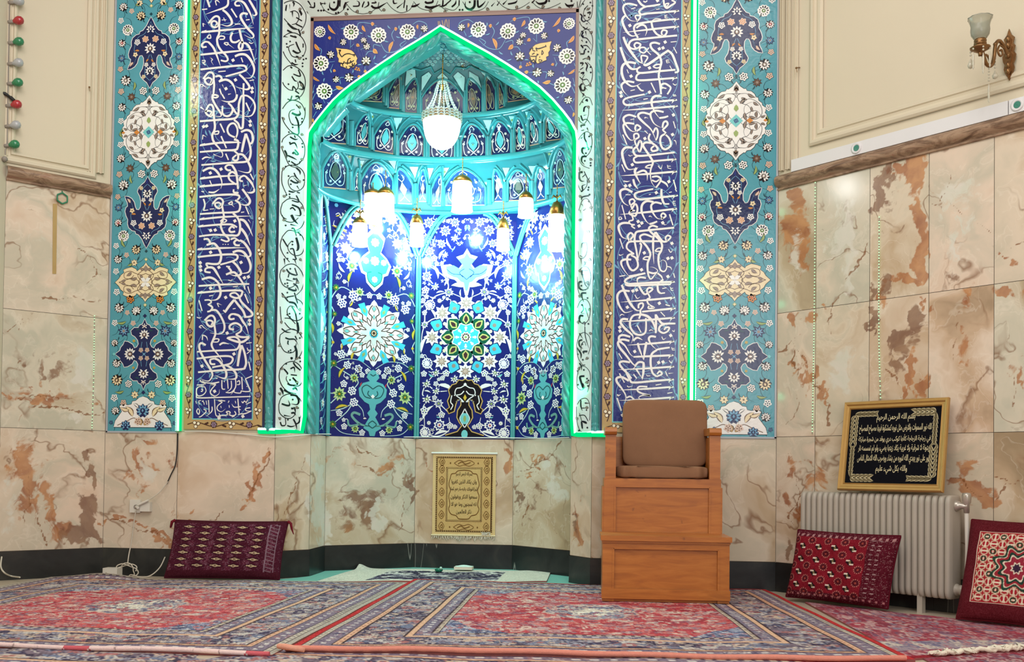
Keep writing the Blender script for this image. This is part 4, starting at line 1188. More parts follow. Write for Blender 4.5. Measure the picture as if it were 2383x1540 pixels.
    # cream medallion
    for V in (1032, -1032):
        q = [(0, -136), (16, -112), (34, -100), (40, -92), (62, -76), (70, -90), (100, -104), (136, -96), (160, -86), (154, -66), (176, -50), (190, -26), (218, 0)]
        full = q + [(x, -y) for x, y in q[-2::-1]]
        o = [(x, V + y) for x, y in full] + [(-x, V + y) for x, y in full[-2:0:-1]]
        P.line(o, 7, BLACK, 2, smooth=False, closed=True)
        P.poly(o, CREAM, 3)
        for sx in (1, -1):
            for sy in (1, -1):
                g = lambda pts: [(sx * a, V + sy * b) for a, b in pts]
                for pts in ([(0, -110), (24, -80), (56, -50), (36, -18), (0, 0)], [(0, -60), (30, -50), (70, -60), (110, -76), (150, -64), (150, -30), (110, -24), (84, -48)], [(40, 0), (80, -28), (130, -20), (190, 0)], [(0, -20), (30, -34), (50, 0)]):
                    P.line(g(pts), 4, BROWN, 4)
                for x, y, a, ln, wd in ((8, -84, -0.4, 40, 20), (100, -70, 0.6, 46, 22), (60, -30, 0.2, 50, 22), (140, -18, 0.3, 40, 18), (18, -30, -0.8, 36, 18)):
                    aa = math.atan2(sy * math.sin(a), sx * math.cos(a))
                    P.leaf(sx * x, V + sy * y, aa, ln, wd, GREY, BROWN, 5, 0.2 * sx * sy)
                P.petal(0, V, math.atan2(sy * 0.75, sx * 0.65), 52, 26, WHITE, 5)
        for s in (1, -1):
            P.dia(0, V + s * 156, 14, OLIVE, 2)
            P.dia(0, V + s * 156, 9, CREAM, 3)
            P.petal(0, V + s * 70, s * PI / 2, 46, 34, GREY, 5)
    # navy cross
    V = 1525
    q = [(0, -240), (14, -206), (36, -196), (44, -180), (74, -180), (96, -160), (90, -134), (66, -120), (46, -96), (40, -70), (52, -48), (70, -40), (84, -66), (116, -84), (140, -88), (150, -64), (166, -46), (172, -24), (206, 0)]
    full = q + [(x, -y) for x, y in q[-2::-1]]
    o = [(x, V + y) for x, y in full] + [(-x, V + y) for x, y in full[-2:0:-1]]
    P.line(o, 9, WHITE, 2, smooth=False, closed=True)
    P.poly(o, DKBL, 3)
    for s in (1, -1):
        P.lotus(0, V + s * 132, 40, s * PI / 2, WHITE, BROWN, DKBL, 9, 4)
        P.lotus(0, V + s * 190, 22, s * PI / 2, WHITE, PINK, DKBL, 5, 4)
        P.lotus(s * 98, V, 46, 0 if s > 0 else PI, WHITE, BROWN, DKBL, 11, 4)
        for t in (1, -1):
            P.ros(s * 22, V + t * 28, 15, PINK, BROWN, n=5, h=4)
            P.line([(0, V), (s * 22, V + t * 28), (s * 16, V + t * 84)], 3, SKY, 4)
            P.leaf(s * 30, V + t * 170, math.atan2(-t * 0.3, s), 36, 16, DTEAL, None, 4)
        P.dia(0, V + s * 262, 15, DKBL, 2)
        P.disc(s * 214, V, 10, LTEAL, 4)
    P.disc(0, V, 7, SKY, 5)
    # white half medallion at the foot
    P2 = Pat(lambda u, v, h: mp(u, v - 38, h), mb)
    q = [(0, 1852), (30, 1862), (52, 1882), (76, 1886), (82, 1906), (108, 1912), (140, 1904), (168, 1918), (158, 1940), (150, 1956), (170, 1984), (196, 2020), (206, 2062)]
    o = q + [(-x, y) for x, y in q[:0:-1]]
    P2.line(o, 7, BLACK, 2, smooth=False)
    P2.poly(o + [], WHITE, 3)
    for s in (1, -1):
        P2.leaf(s * 70, 1990, -0.9 if s > 0 else PI + 0.9, 90, 40, CREAM, BROWN, 4, -0.3 * s)
        P2.leaf(s * 96, 1946, -0.3 if s > 0 else PI + 0.3, 70, 30, CREAM, BROWN, 4, 0.3 * s)
        P2.leaf(s * 30, 1930, -0.6 if s > 0 else PI + 0.6, 50, 22, WHITE, BLACK, 4, -0.3 * s)
        P2.line([(0, 2030), (s * 60, 2000), (s * 110, 2020), (s * 180, 2050)], 5, BROWN, 4)
        P2.ros(s * 34, 2022, 24, PINK, BROWN, h=5)
        P2.lotus(s * 120, 2050, 34, -PI / 2, SKY, DKBL, DKBL, 7, 5)
        P2.leaf(s * 10, 2050, -1.2 if s > 0 else PI + 1.2, 60, 36, SAND, BROWN, 4)
    P2.lotus(0, 1950, 46, -PI / 2, SKY, DKBL, DKBL, 9, 5)
    # the loose flowers; right half, mirrored across, the upper ones mirrored about the white medallion too
    fl_ = []
    for x, y, kind, r in ((152, 200, 'da', 38), (205, 290, 'lr', 28), (205, 395, 'sb', 30), (212, 470, 'sm', 18), (172, 550, 'lw', 38), (204, 625, 'sm', 20), (45, 625, 'r5', 25), (128, 665, 'sd', 32), (195, 735, 'lw', 31),
                          (200, 830, 'rw', 20), (72, 110, 'lb', 31), (82, 22, 'cr', 25), (196, 50, 'lw', 30), (140, 66, 'rp', 17), (216, 136, 'rp', 16)):
        fl_ += [(x, y - 912, kind, r), (x, 912 - y, kind, r)] if y > 210 else []
    for x, y, kind, r in ((165, 145, 'da', 38), (72, 240, 'lb', 34), (140, 276, 'rp', 17), (200, 306, 'lw', 31), (84, 330, 'cr', 25), (216, 212, 'rw', 19), (213, 388, 'rw', 20), (205, 530, 'rw', 21), (106, 580, 'or', 25), (184, 640, 'lw', 35),
                          (62, 660, 'lx', 34), (126, 672, 'rp', 16), (214, 742, 'rw', 20), (82, 745, 'rp', 17), (148, 798, 'sb', 44), (74, 866, 'yy', 9), (212, 880, 'lb', 26), (195, 1020, 'lw', 31), (74, 1050, 'yy', 8), (190, 1135, 'lb', 40),
                          (106, 1160, 'r5', 23), (60, 1235, 'cr', 28), (206, 1256, 'rw', 23), (140, 1290, 'sm', 20), (196, 1345, 'lw', 30), (226, 1425, 'rd', 13)):
        fl_.append((x, y + 1480 - 912, kind, r))
        if y < 600:
            fl_.append((x, 912 - 1480 - y, kind, r))
    prev = None
    for i, (x, v, kind, r) in enumerate(fl_):
        for s in (1, -1):
            rot = math.atan2(v * 0 - 1, s * 0.4)
            X = s * x
            if kind == 'da':
                P.daisy(X, v, r, rot, WHITE, BLACK, GREEN)
            elif kind in ('lw', 'lr', 'lb', 'lx'):
                P.lotus(X, v, r, rot if i % 2 else -rot, {'lw': WHITE, 'lr': WHITE, 'lb': CREAM if r > 30 else WHITE, 'lx': WHITE}[kind], {'lw': GREY, 'lr': RED, 'lb': BROWN, 'lx': WHITE}[kind], BLACK)
            elif kind in ('sb', 'sd'):
                P.sflower(X, v, r, DKBL if kind == 'sb' else lin((78, 52, 44)), GREY, None, 8, 0.2, vein=SKY if kind == 'sb' else BROWN)
            elif kind == 'cr':
                P.sflower(X, v, r, CREAM, BROWN, BLACK, 7)
            elif kind == 'or':
                P.ros(X, v, r, ORNG, BLACK, RED, 6, line=BLACK)
            elif kind in ('sm', 'r5', 'rw', 'rp', 'yy', 'rd'):
                P.ros(X, v, r, {'sm': PINK, 'r5': WHITE, 'rw': WHITE, 'rp': PINK, 'yy': YELL, 'rd': DKBL}[kind], {'sm': BROWN, 'r5': BLACK, 'rw': DTEAL, 'rp': GREY, 'yy': BROWN, 'rd': SKY}[kind], None, 5 if kind != 'r5' else 6, line=DTEAL if kind in ('r5', 'sm') else None)
            # stems: a curl to the side and a small leaf
            d = -1 if v < 0 else 1
            stem([(x, v), (x - 26, v + d * 34), (x - 14, v + d * 72), (x + 18, v + d * 86)], s)
            if r > 24:
                stem([(x, v), (x - 44, v - d * 8), (x - 74, v - d * 36)], s)
                P.leaf(s * (x - 30), v - d * 46, math.atan2(d, s * 0.5), 34, 13, DTEAL, None, 1, 0.4 * s)
    for x, v, a, ln in ((110, -352, 1.4, 62), (110, 352, -1.4, 62), (150, 790, -1.2, 70), (132, 1300, 0.1, 70), (138, 1776, 0.1, 64), (190, -30, 1.3, 44), (190, 30, -1.3, 44), (96, 900, 0.4, 40), (80, -900, 0.4, 40)):
        for s in (1, -1):
            P.leaf(s * x, v, math.atan2(math.sin(a), s * math.cos(a)), ln, 24, OLIVE, DTEAL, 2, 0.4 * s)
    return mb


for nm_lab, xa, xb, cx, cz, k in (('left', XtL, -1.985, -2.243, 3.313, 1.0), ('right', 1.808, XtR, 2.08, 3.30, 1.03)):
    root = thing('turquoise_tile_panel', 'tall turquoise tile panel with navy and white medallions beside the %s marble wall' % nm_lab, 'tile panel', ((xa + xb) / 2, 0, Z_DADO), group='turquoise tile panels flanking the mihrab')
    mb = turquoise_design(cx, cz, k)
    rect(Pat(None, mb), xa, xb, Z_DADO, ZT, TURQ, 0)
    trim(mb, xa + 0.004, xb - 0.004, Z_DADO + 0.004, ZT, len(mb.f) - 1)
    mb.build('tile_field', M_TILE, root)
    rm = MB()
    out_x, in_x = (xa, xb) if nm_lab == 'left' else (xb, xa)
    d = 1 if nm_lab == 'left' else -1
    rm.box((min(out_x, out_x - d * 0.012), -0.008, Z_DADO - 0.01), (max(out_x, out_x - d * 0.012), 0.012, ZT))
    rm.box((xa - 0.012, -0.008, Z_DADO - 0.012), (xb + 0.012, 0.012, Z_DADO))
    M_RIM = bpy.data.materials.get('tile_rim') or plain('tile_rim', (176, 178, 184), 0.4)
    rm.build('edge_trim', M_RIM, root)


# --- dark blue inscription panels in their sand-coloured floral border
def vine_strip(P, pts_fn, length, w, period):
    """floral border along s in 0..length: white trefoils and plum rosettes on a winding brown stem; pts_fn(s, t) -> pattern place, t in -1..1"""
    k = max(1, round(length / period))
    per = length / k
    n = k * 16
    P.line([pts_fn(length * i / n, 0.62 * math.sin(2 * PI * i / 16)) for i in range(n + 1)], w * 0.085, SPLIT, 2, smooth=False)
    u = w / 1.75
    for i in range(k):
        s = per * (i + 0.25)
        x, y = pts_fn(s, 0.05)
        for a in (0.3, 2.4, 4.5):
            q = (x + u * 0.42 * math.cos(a), y + u * 0.42 * math.sin(a))
            P.disc(q[0], q[1], u * 0.36, SPLIT, 3, 10)
            P.disc(q[0], q[1], u * 0.27, lin((246, 236, 208)), 4, 10)
        x, y = pts_fn(per * (i + 0.75), -0.02)
        P.scallop(x, y, u * 0.60, 6, SPLIT, 3, 0.2, 0.1)
        for a in range(6):
            P.disc(x + u * 0.34 * math.cos(a * PI / 3), y + u * 0.34 * math.sin(a * PI / 3), u * 0.17, lin((150, 128, 152)), 4, 7)
        P.disc(x, y, u * 0.13, lin((150, 128, 152)), 4, 6)
        for f, t, d in ((0.47, 0.5, 1), (0.98, -0.5, -1)):
            a0, a1 = pts_fn(per * (i + f), 0.0), pts_fn(per * (i + f) + u * 0.8, t * 1.25)
            P.line([a0, ((a0[0] + a1[0]) / 2 + u * 0.1 * d, (a0[1] + a1[1]) / 2), a1], w * 0.19, SPLIT, 3, 0.15, 1.0)


def inscription(side, g0, b0, b1, g1, zb, zg, tiles, tx0, tick):
    """g0..g1 the border's outer edges, b0..b1 the blue field, zb / zg their feet"""
    root = thing('inscription_panel', 'tall navy tile panel of white calligraphy in a sand floral border, %s of the arch' % side, 'inscription panel', ((g0 + g1) / 2, 0, Z_DADO), group='navy inscription panels')
    mb = MB()
    rect(Pat(None, mb), b0, b1, zb, ZT, NAVY, 2)
    for a, b, c, d in ((b0 - 0.008, b0, zb - 0.008, ZT), (b1, b1 + 0.008, zb - 0.008, ZT), (b0, b1, zb - 0.008, zb)):
        rect(Pat(None, mb), a, b, c, d, LTEAL, 2)
    P = Pat(fp(), mb)
    zm = lambda x, z: proj((x, 0, z))
    # light blue vine scrolls behind the letters
    random.seed(3 if side == 'left' else 5)
    cxw, rw = (b0 + b1) / 2, (b1 - b0) * 0.46
    Pw = Pat(lambda u, v, h: (u, -h, v), mb)
    z = zb + rw * 0.9
    i = 0
    while z < ZT - rw:
        Pw.line([(cxw + rw * math.cos(a), z + rw * 0.98 * math.sin(a)) for a in np.linspace(0, 2 * PI, 40)], 0.004, SKY, 3, smooth=False)
        r2 = rw * 0.55
        a0 = PI * (i % 2)
        Pw.line([(cxw + (rw - (rw - r2 * 0.4) * t) * math.cos(a0 + 4.6 * t), z + (rw - (rw - r2 * 0.4) * t) * math.sin(a0 + 4.6 * t)) for t in np.linspace(0, 1, 30)], 0.004, SKY, 3, smooth=False)
        for q in range(9):
            a = random.uniform(0, 2 * PI)
            rr = rw * random.choice((1, 1, 0.75))
            Pw.leaf(cxw + rr * math.cos(a), z + rr * math.sin(a), a + random.choice((1.2, -1.2, 2.2)), 0.05, 0.02, SKY, None, 3)
        z += rw * 1.55
        i += 1
    n0 = len(mb.f)
    for y0, txt in tiles.items():
        write(P, txt, tx0, y0, 7.0, WHITE, -1 if side == 'left' else 1, 6, 33, 0.94)
    keep = [i for i, f in enumerate(mb.f) if i < n0 or all(b0 < mb.v[j][0] < b1 for j in f)]
    mb.f, mb.c, mb.mi, mb.sm = [[q[i] for i in keep] for q in (mb.f, mb.c, mb.mi, mb.sm)]
    mb.build('calligraphy_field', M_TILE, root)
    mb = MB()
    rect(Pat(None, mb), g0, g1, zg, ZT, SAND, 0)
    Pw = Pat(lambda u, v, h: (u, -h, v), mb)
    for xa, xb, d in ((g0, b0 - 0.008, 1), (b1 + 0.008, g1, -1)):
        xm, w = (xa + xb) / 2, abs(xb - xa)
        vine_strip(Pw, lambda s, t, xm=xm, w=w, d=d: (xm + d * t * w * 0.36, zb + s), ZT - zb, w, tick)
    w = zb - zg
    vine_strip(Pw, lambda s, t: (g0 + 0.03 + s, (zb - 0.008 + zg) / 2 + t * w * 0.3), g1 - g0 - 0.06, w * 0.9, tick)
    mb.build('floral_border', M_TILE, root)
    return root


inscription('left', X_(437, 500), X_(459, 500), X_(595, 500), X_(619, 500), Z_(520, 974), Z_(520, 999), BAND_L, 440.0, 0.232)
inscription('right', X_(1406, 500), X_(1432, 500), X_(1581, 500), X_(1603, 500), Z_(1500, 981), Z_(1500, 1006), BAND_R, 1420.0, 0.232)


# --- rope columns
def rope(mb, path, r, pitch, lobes=3, depth=0.24, n=24, mi=0, per=0.006):
    """twisted rope moulding along a path"""
    P = [np.array(p, float) for p in path]
    out = [P[0]]
    for a, b in zip(P[:-1], P[1:]):
        k = max(1, int(np.linalg.norm(b - a) / per))
        out += [a + (b - a) * (i / k) for i in range(1, k + 1)]
    P = out
    ref = np.array([0, -1.0, 0])
    s = 0.0
    rows = []
    for i in range(len(P)):
        a, b = P[max(i - 1, 0)], P[min(i + 1, len(P) - 1)]
        d = (b - a) / (np.linalg.norm(b - a) + 1e-12)
        u = ref - d * (ref @ d)
        u /= np.linalg.norm(u)
        v = np.cross(d, u)
        if i:
            s += np.linalg.norm(P[i] - P[i - 1])
        tw = 2 * PI * s / pitch
        rows.append([P[i] + (u * math.cos(q) + v * math.sin(q)) * r * (1 - depth * (0.5 - 0.5 * math.cos(lobes * (q + tw / lobes))) ** 2) for q in [2 * PI * k / n for k in range(n)]])
    mb.grid(rows, (1, 1, 1), mi, True, True)


def rope_column(side, x, w, gap_a, gap_b):
    root = thing('rope_column', 'slim turquoise glazed rope-twist column %s of the arch' % side, 'column', (x, -0.005, Z_DADO), group='turquoise rope columns')
    zb = Z_(637 if side == 'left' else 1390, 962)
    m = MB()
    rope(m, [(x, -0.004, zb), (x, -0.004, ZT)], w * 0.5, 0.118)
    m.build('twisted_shaft', M_TURQ, root)
    m = MB()
    r = w * 0.5
    m.lathe((x, -0.004, Z_DADO), [(r * 0.7, 0), (r * 0.95, 0.005), (r * 1.02, 0.05), (r * 0.8, 0.062), (r * 1.02, 0.072), (r * 1.02, 0.08), (r * 0.85, 0.088), (r * 1.05, 0.098), (r * 0.95, zb - Z_DADO)], 20)
    m.build('column_base', M_TURQ, root)
    m = MB()
    m.box((gap_a, 0.0, Z_DADO), (gap_b, 0.012, ZT), lin((70, 120, 130)))
    m.build('backing_strip', M_TILE, root)


rope_column('left', X_(635, 500), 0.06, X_(619, 500), X_(649.5, 500))
rope_column('right', X_(1390.5, 500), 0.05, X_(1381, 500), X_(1406, 500))
nv = MB()
for a, b in ((619, 624.5), (644.5, 649)):
    nv.box((X_(a, 500), -0.003, Z_DADO), (X_(b, 500), 0.0, ZT))
nv.box((X_(1401.5, 500), -0.003, Z_DADO), (X_(1406, 500), 0.0, ZT))
M_NAVYLINE = plain('navy_listel', (28, 40, 78), 0.2)
tag(nv.build('trim_5', M_NAVYLINE), kind='structure')

# --- the splayed white frame with black script
zTa, zTb = 4.24, 4.44                      # the lintel's lower (inner) and upper (outer) edge
root = thing('script_frame', 'white tile frame of black Persian script and scrolls round the arch', 'tile frame', (-0.06, 0.0, Z_DADO))
AL, AR_ = NL - 0.055, NR + 0.02            # inner edges at the arch plane


def splay_map(p0, n):
    return plane_map(p0, n)


for nm, q, pl, txts, tx in (('left_strip', [(SL, 0, Z_DADO), (AL, YA, Z_DADO), (AL, YA, zTa), (SL, 0, zTb)], (SL, 0, 0), STRIP_L, 630.0), ('right_strip', [(AR_, YA, Z_DADO), (SR, 0, Z_DADO), (SR, 0, zTb), (AR_, YA, zTa)], (SR, 0, 0), STRIP_R, 1330.0)):
    d = np.array(q[1], float) - np.array(q[0], float)
    n = np.array([d[1], -d[0], 0])
    n /= np.linalg.norm(n)
    mb = MB()
    mb.face(q, lin((226, 226, 224)))
    P = Pat(plane_map(pl, n), mb)
    for y0, txt in txts.items():
        write(P, txt, tx, y0, 5.92, BLACK, 0, 2, 15, 1.35)
    random.seed(11)
    for k in range(34):
        py = 20 + k * 29
        px = (661 if k % 2 else 702) - py * 0.008 if nm == 'left_strip' else (1348 if k % 2 else 1373) - py * 0.003
        P.leaf(px, py, random.uniform(0, 6), 9, 6, GREY, BLACK, 3)
    lo, hi = min(q[0][0], q[1][0]) + 0.004, max(q[0][0], q[1][0]) - 0.004
    keep = [i for i, f in enumerate(mb.f) if i == 0 or all(lo < mb.v[j][0] < hi for j in f)]
    mb.f, mb.c, mb.mi, mb.sm = [[g[i] for i in keep] for g in (mb.f, mb.c, mb.mi, mb.sm)]
    mb.build(nm, M_TILE, root)
mb = MB()
q = [(AL, YA, zTa), (AR_, YA, zTa), (SR, 0, zTb), (SL, 0, zTb)]
mb.face(q, lin((226, 226, 224)))
d = np.array([0, -YA, zTb - zTa])
n = np.array([0, -d[2], d[1]]) / np.linalg.norm(d)
if n[1] > 0:
    n = -n
P = Pat(plane_map((AL, YA, zTa), n), mb)
write(P, TOP_BAND, 640.0, 0.0, 5.958, BLACK, 0, 2, 17, 1.3)
for x, y in ((716, 26), (806, 29), (836, 22), (861, 28), (902, 23), (1002, 22), (1038, 23), (1135, 18), (1185, 20), (1207, 12), (1238, 17), (1272, 13), (1303, 16)):
    P.leaf(x - 4, y, 0.5 * (x % 7), 10, 7, GREY, BLACK, 3)
mb.build('lintel_strip', M_TILE, root)
lm = MB()
for a in range(0, 46):
    pass

# --- spandrel panel with the arch cut out of it
ARCH_PX = [(721, 322), (724, 312), (729.6, 303), (742, 285), (762, 260), (779, 240), (801, 219), (824, 201), (851, 182), (890, 155), (929, 129), (968, 106), (1000, 86), (1026, 68)]
ARCH_PXR = [(1026, 68), (1052, 83), (1078, 98), (1137, 131), (1176, 155), (1223, 186), (1254, 209), (1283, 237), (1308, 266), (1324, 287), (1336, 309), (1339, 322)]
archL = [onY(x, y, YA) for x, y in ARCH_PX]
archR = [onY(x, y, YA) for x, y in ARCH_PXR]
zs = (archL[0][2] + archR[-1][2]) / 2
LEDX_L, LEDX_R = float(archL[0][0]), float(archR[-1][0])
arch = [np.array([p[0], YA, p[2]]) for p in archL] + [np.array([p[0], YA, p[2]]) for p in archR[1:]]
AXC = (LEDX_L + LEDX_R) / 2
root = thing('spandrel_panel', 'navy flowered tile panel framing the pointed arch below the script lintel', 'tile panel', (AXC, YA, 3.2))
mb = MB()
# field in vertical strips from the arch up to the lintel
xs = sorted(set([AL, AR_] + [float(p[0]) for p in arch]))
az = lambda x: float(np.interp(x, [p[0] for p in arch], [p[2] for p in arch]))
for a, b in zip(xs[:-1], xs[1:]):
    za, zb_ = (az(a) if a >= LEDX_L else 1.08), (az(b) if b <= LEDX_R else 1.08)
    if a < LEDX_L - 1e-6:
        za = zb_ = 1.08
    if b > LEDX_R + 1e-6:
        za = zb_ = 1.08
    mb.face([(a, YA, za), (b, YA, zb_), (b, YA, zTa), (a, YA, zTa)], NAVY)
zf = 3.25
SPF = dict(zoom=5.134, x0=715, y0=30)


def sp_draw(P):
    Zc = lambda x, y: (715 + x / 5.134, 30 + y / 5.134)

    def ln(pts, w=8, c=SKY):
        P.line([Zc(*p) for p in pts], w / 5.134, c, 2, 0.7, 0.5)
    for pts in ([(520, 320), (515, 420)], [(510, 420), (560, 370)], [(600, 180), (620, 120), (740, 125), (830, 160)], [(880, 370), (950, 470), (1080, 450), (1190, 350)], [(1050, 190), (1010, 260), (1040, 340)], [(1180, 330), (1110, 380), (1140, 420)],
                [(1260, 140), (1330, 100), (1420, 130), (1440, 200)], [(1340, 290), (1370, 230)], [(250, 590), (330, 580)], [(80, 690), (60, 780), (140, 800)], [(700, 510), (740, 460), (830, 470)], [(690, 640), (690, 700)], [(400, 850), (390, 780), (450, 770)],
                [(290, 940), (350, 910), (390, 890)], [(190, 1030), (210, 1080)], [(100, 960), (60, 1060), (90, 1150)], [(90, 860), (70, 930)], [(540, 770), (600, 770)], [(640, 440), (700, 400)], [(880, 400), (800, 380), (790, 430)], [(160, 500), (170, 440), (110, 400)], [(280, 680), (310, 610)], [(110, 1180), (70, 1250)]):
        ln(pts)
    for x, y, r, a in ((525, 230, 92, -1.3), (852, 268, 92, 1.3), (1198, 228, 92, -1.2), (165, 605, 92, PI), (205, 937, 94, 0.3), (152, 226, 66, 0.5)):
        q = Zc(x, y)
        P.daisy(q[0], q[1], r / 5.134, a, WHITE, BLACK, GREEN, 12, 3)
    for x, y, r, a in ((705, 575, 60, -1.57), (500, 775, 58, 2.2), (135, 1115, 50, 2.0), (345, 795, 44, 0.8), (712, 402, 46, 1.0), (675, 330, 40, -1.4), (1398, 190, 46, -0.8), (280, 500, 50, -0.6), (430, 350, 44, 0.3)):
        q = Zc(x, y)
        P.lotus(q[0], q[1], r / 5.134, a, WHITE, PINK, BLACK, 7, 3)
    for x, y, a, l, w in ((250, 140, 0.9, 150, 34), (660, 150, 1.1, 90, 34), (1030, 340, 1.9, 150, 40), (70, 760, 0.6, 100, 28), (340, 880, 0.2, 100, 44), (790, 430, 0.8, 80, 50), (590, 370, 0.7, 50, 40), (1040, 190, 0.0, 40, 46), (760, 130, 0.0, 44, 46), (310, 680, 0.5, 40, 34),
                          (690, 680, 1.2, 44, 36), (600, 760, 0.0, 50, 40), (70, 850, 1.4, 44, 34), (70, 1260, 1.4, 60, 40), (270, 280, 1.5, 44, 36), (90, 370, 0.9, 110, 40), (1320, 140, 1.5, 60, 26)):
        q = Zc(x, y)
        P.leaf(q[0], q[1], a, l / 5.134, w / 5.134, ORNG, lin((236, 176, 110)), 4)
    for x, y, a, l in ((400, 190, -0.3, 60), (620, 230, 0.4, 50), (920, 330, 0.3, 60), (960, 150, 0.8, 60), (1100, 150, 1.5, 50), (1270, 290, 0.3, 50), (900, 540, -0.7, 70), (790, 560, -1.2, 60), (800, 600, 0.2, 60), (650, 620, 3.0, 50), (720, 270, 0.4, 60), (290, 720, -2.0, 50), (180, 700, 1.2, 50), (540, 720, -1.4, 50), (60, 480, 0.3, 70), (1060, 280, 0.3, 60), (210, 780, 1.8, 50), (490, 870, 1.7, 40), (240, 1070, 0.4, 40), (80, 930, 1.9, 40)):
        q = Zc(x, y)
        P.leaf(q[0], q[1], a, l / 5.134, 24 / 5.134, SKY, None, 3)
    for dx, dy in ((0, 0), (26, 10), (10, 28), (-14, 20), (34, 32)):
        q = Zc(590 + dx, 655 + dy)
        P.disc(q[0], q[1], 11 / 5.134, ORNG, 4, 7)
    pl = [(340, 415), (400, 425), (470, 430), (530, 445), (560, 470), (580, 500), (605, 545), (590, 580), (600, 610), (570, 630), (560, 655), (520, 650), (500, 675), (460, 665), (430, 650), (395, 640), (400, 600), (370, 590), (375, 550), (355, 520), (360, 480)]
    P.poly([Zc(*p) for p in pl], SPLIT, 4)
    cx, cy = 475, 550
    P.poly([Zc(cx + (x - cx) * 0.955, cy + (y - cy) * 0.955) for x, y in pl], lin((246, 204, 130)), 5)


M1 = Pat(lambda u, v, h: (float(onY(u, v, YA)[0]), YA - h, float(onY(u, v, YA)[2])), mb)
sp_draw(M1)
M2 = Pat(lambda u, v, h: (2 * AXC + 0.008 - float(onY(u, v, YA)[0]), YA - h, float(onY(u, v, YA)[2])), mb)
sp_draw(M2)
# the words on the two gilt plates, and the small word at the crown
for txt, x0, y0, zm in (("""14 375,450 400,450 385,480 415,530;12 415,530 450,500 500,490 560,510;10 540,505 570,500 560,525;14 400,600 430,610 445,580;12 430,640 415,600;14 450,600 510,600 560,570;12 480,620 490,560 520,545;12 540,600 550,640 570,600;10 500,640 540,640 535,610;d 520,580 470,650""", 715, 30, 5.134),
                        ("""14 1165,420 1200,430 1290,400;12 1280,385 1290,410;12 1090,440 1125,420 1130,450 1160,460;14 1165,420 1180,460;10 1240,450 1235,500 1255,480 1240,450;12 1100,520 1170,520 1180,490;14 1120,500 1150,480;14 1095,530 1110,580 1140,560 1160,590 1170,520;10 1200,560 1240,570 1210,590 1200,560;10 1210,540 1215,520;d 1150,600 1190,500""", 1020, 30, 5.132)):
    write(M1, txt, x0, y0, zm, BLACK, 0, 7, 11)
write(M1, """16 0,100 6,150 30,185 45,170;16 45,90 60,160 72,175 85,95 100,90 110,170;14 128,80 128,190;12 15,100 25,150""", 1020, 30, 5.132, lin((150, 120, 110)), 0, 3, 10)
zmn = 3.2
keep = []
for i, f in enumerate(mb.f):
    pv = [mb.v[j] for j in f]
    ok = all(AL + 0.02 < p[0] < AR_ - 0.02 and p[2] < zTa - 0.03 and p[2] > (az(min(max(p[0], LEDX_L), LEDX_R)) - 0.01) for p in pv)
    if ok or i < len(xs) - 1:
        keep.append(i)
mb.f, mb.c, mb.mi, mb.sm = [[g[i] for i in keep] for g in (mb.f, mb.c, mb.mi, mb.sm)]
mb.build('tile_field', M_TILE, root)
m = MB()
M_COPPER = plain('copper_listel', (138, 104, 92), 0.3, var=0.12)
for a, b in (((AL, zTa - 0.028), (AR_, zTa)), ((AL, 3.2), (AL + 0.022, zTa)), ((AR_ - 0.02, 3.2), (AR_, zTa))):
    m.box((a[0], YA - 0.006, a[1]), (b[0], YA, b[1]))
m.box((AL, YA - 0.008, zTa - 0.004), (AR_, YA, zTa + 0.004))
m.build('listel', M_COPPER, root)

# arch moulding: a turquoise rope following the arch and down both jambs
RO = 0.045
inner = []
full_arch = [np.array([LEDX_L, YA, Z_DADO])] + [np.array([LEDX_L, YA, z]) for z in np.linspace(1.2, zs - 0.05, 12)] + arch[1:-1] + [np.array([LEDX_R, YA, z]) for z in np.linspace(zs - 0.05, 1.2, 12)] + [np.array([LEDX_R, YA, Z_DADO])]
for i, p in enumerate(full_arch):
    a, b = full_arch[max(i - 1, 0)], full_arch[min(i + 1, len(full_arch) - 1)]
    d = (b - a) / np.linalg.norm(b - a)
    inner.append(p + np.array([d[2], 0, -d[0]]) * RO)
root = thing('arch_moulding', 'turquoise rope moulding lining the pointed arch', 'arch moulding', (AXC, YA, Z_DADO))
m = MB()
rope(m, [p + np.array([0, 0.012, 0]) for p in inner], 0.036, 0.105, 3, 0.42, 24)
m.build('twisted_rope', M_TURQ, root)
m = MB()
rows = [[p + np.array([0, 0.0, 0]) for p in full_arch], [p + (q - p) * 0.45 + np.array([0, 0.012, 0]) for p, q in zip(full_arch, inner)], [p + (q - p) * 1.2 + np.array([0, 0.04, 0]) for p, q in zip(full_arch, inner)], [p + (q - p) * 1.5 + np.array([0, 0.14, 0]) for p, q in zip(full_arch, inner)]]
m.grid(rows, (1, 1, 1), 0, True)
m.build('arch_reveal', M_TURQ, root)

# --- green LED strips
M_LEDC = glow('led_core', (190, 255, 232), 2.6)
M_LEDG = glow('led_green', (0, 226, 128), 1.1)


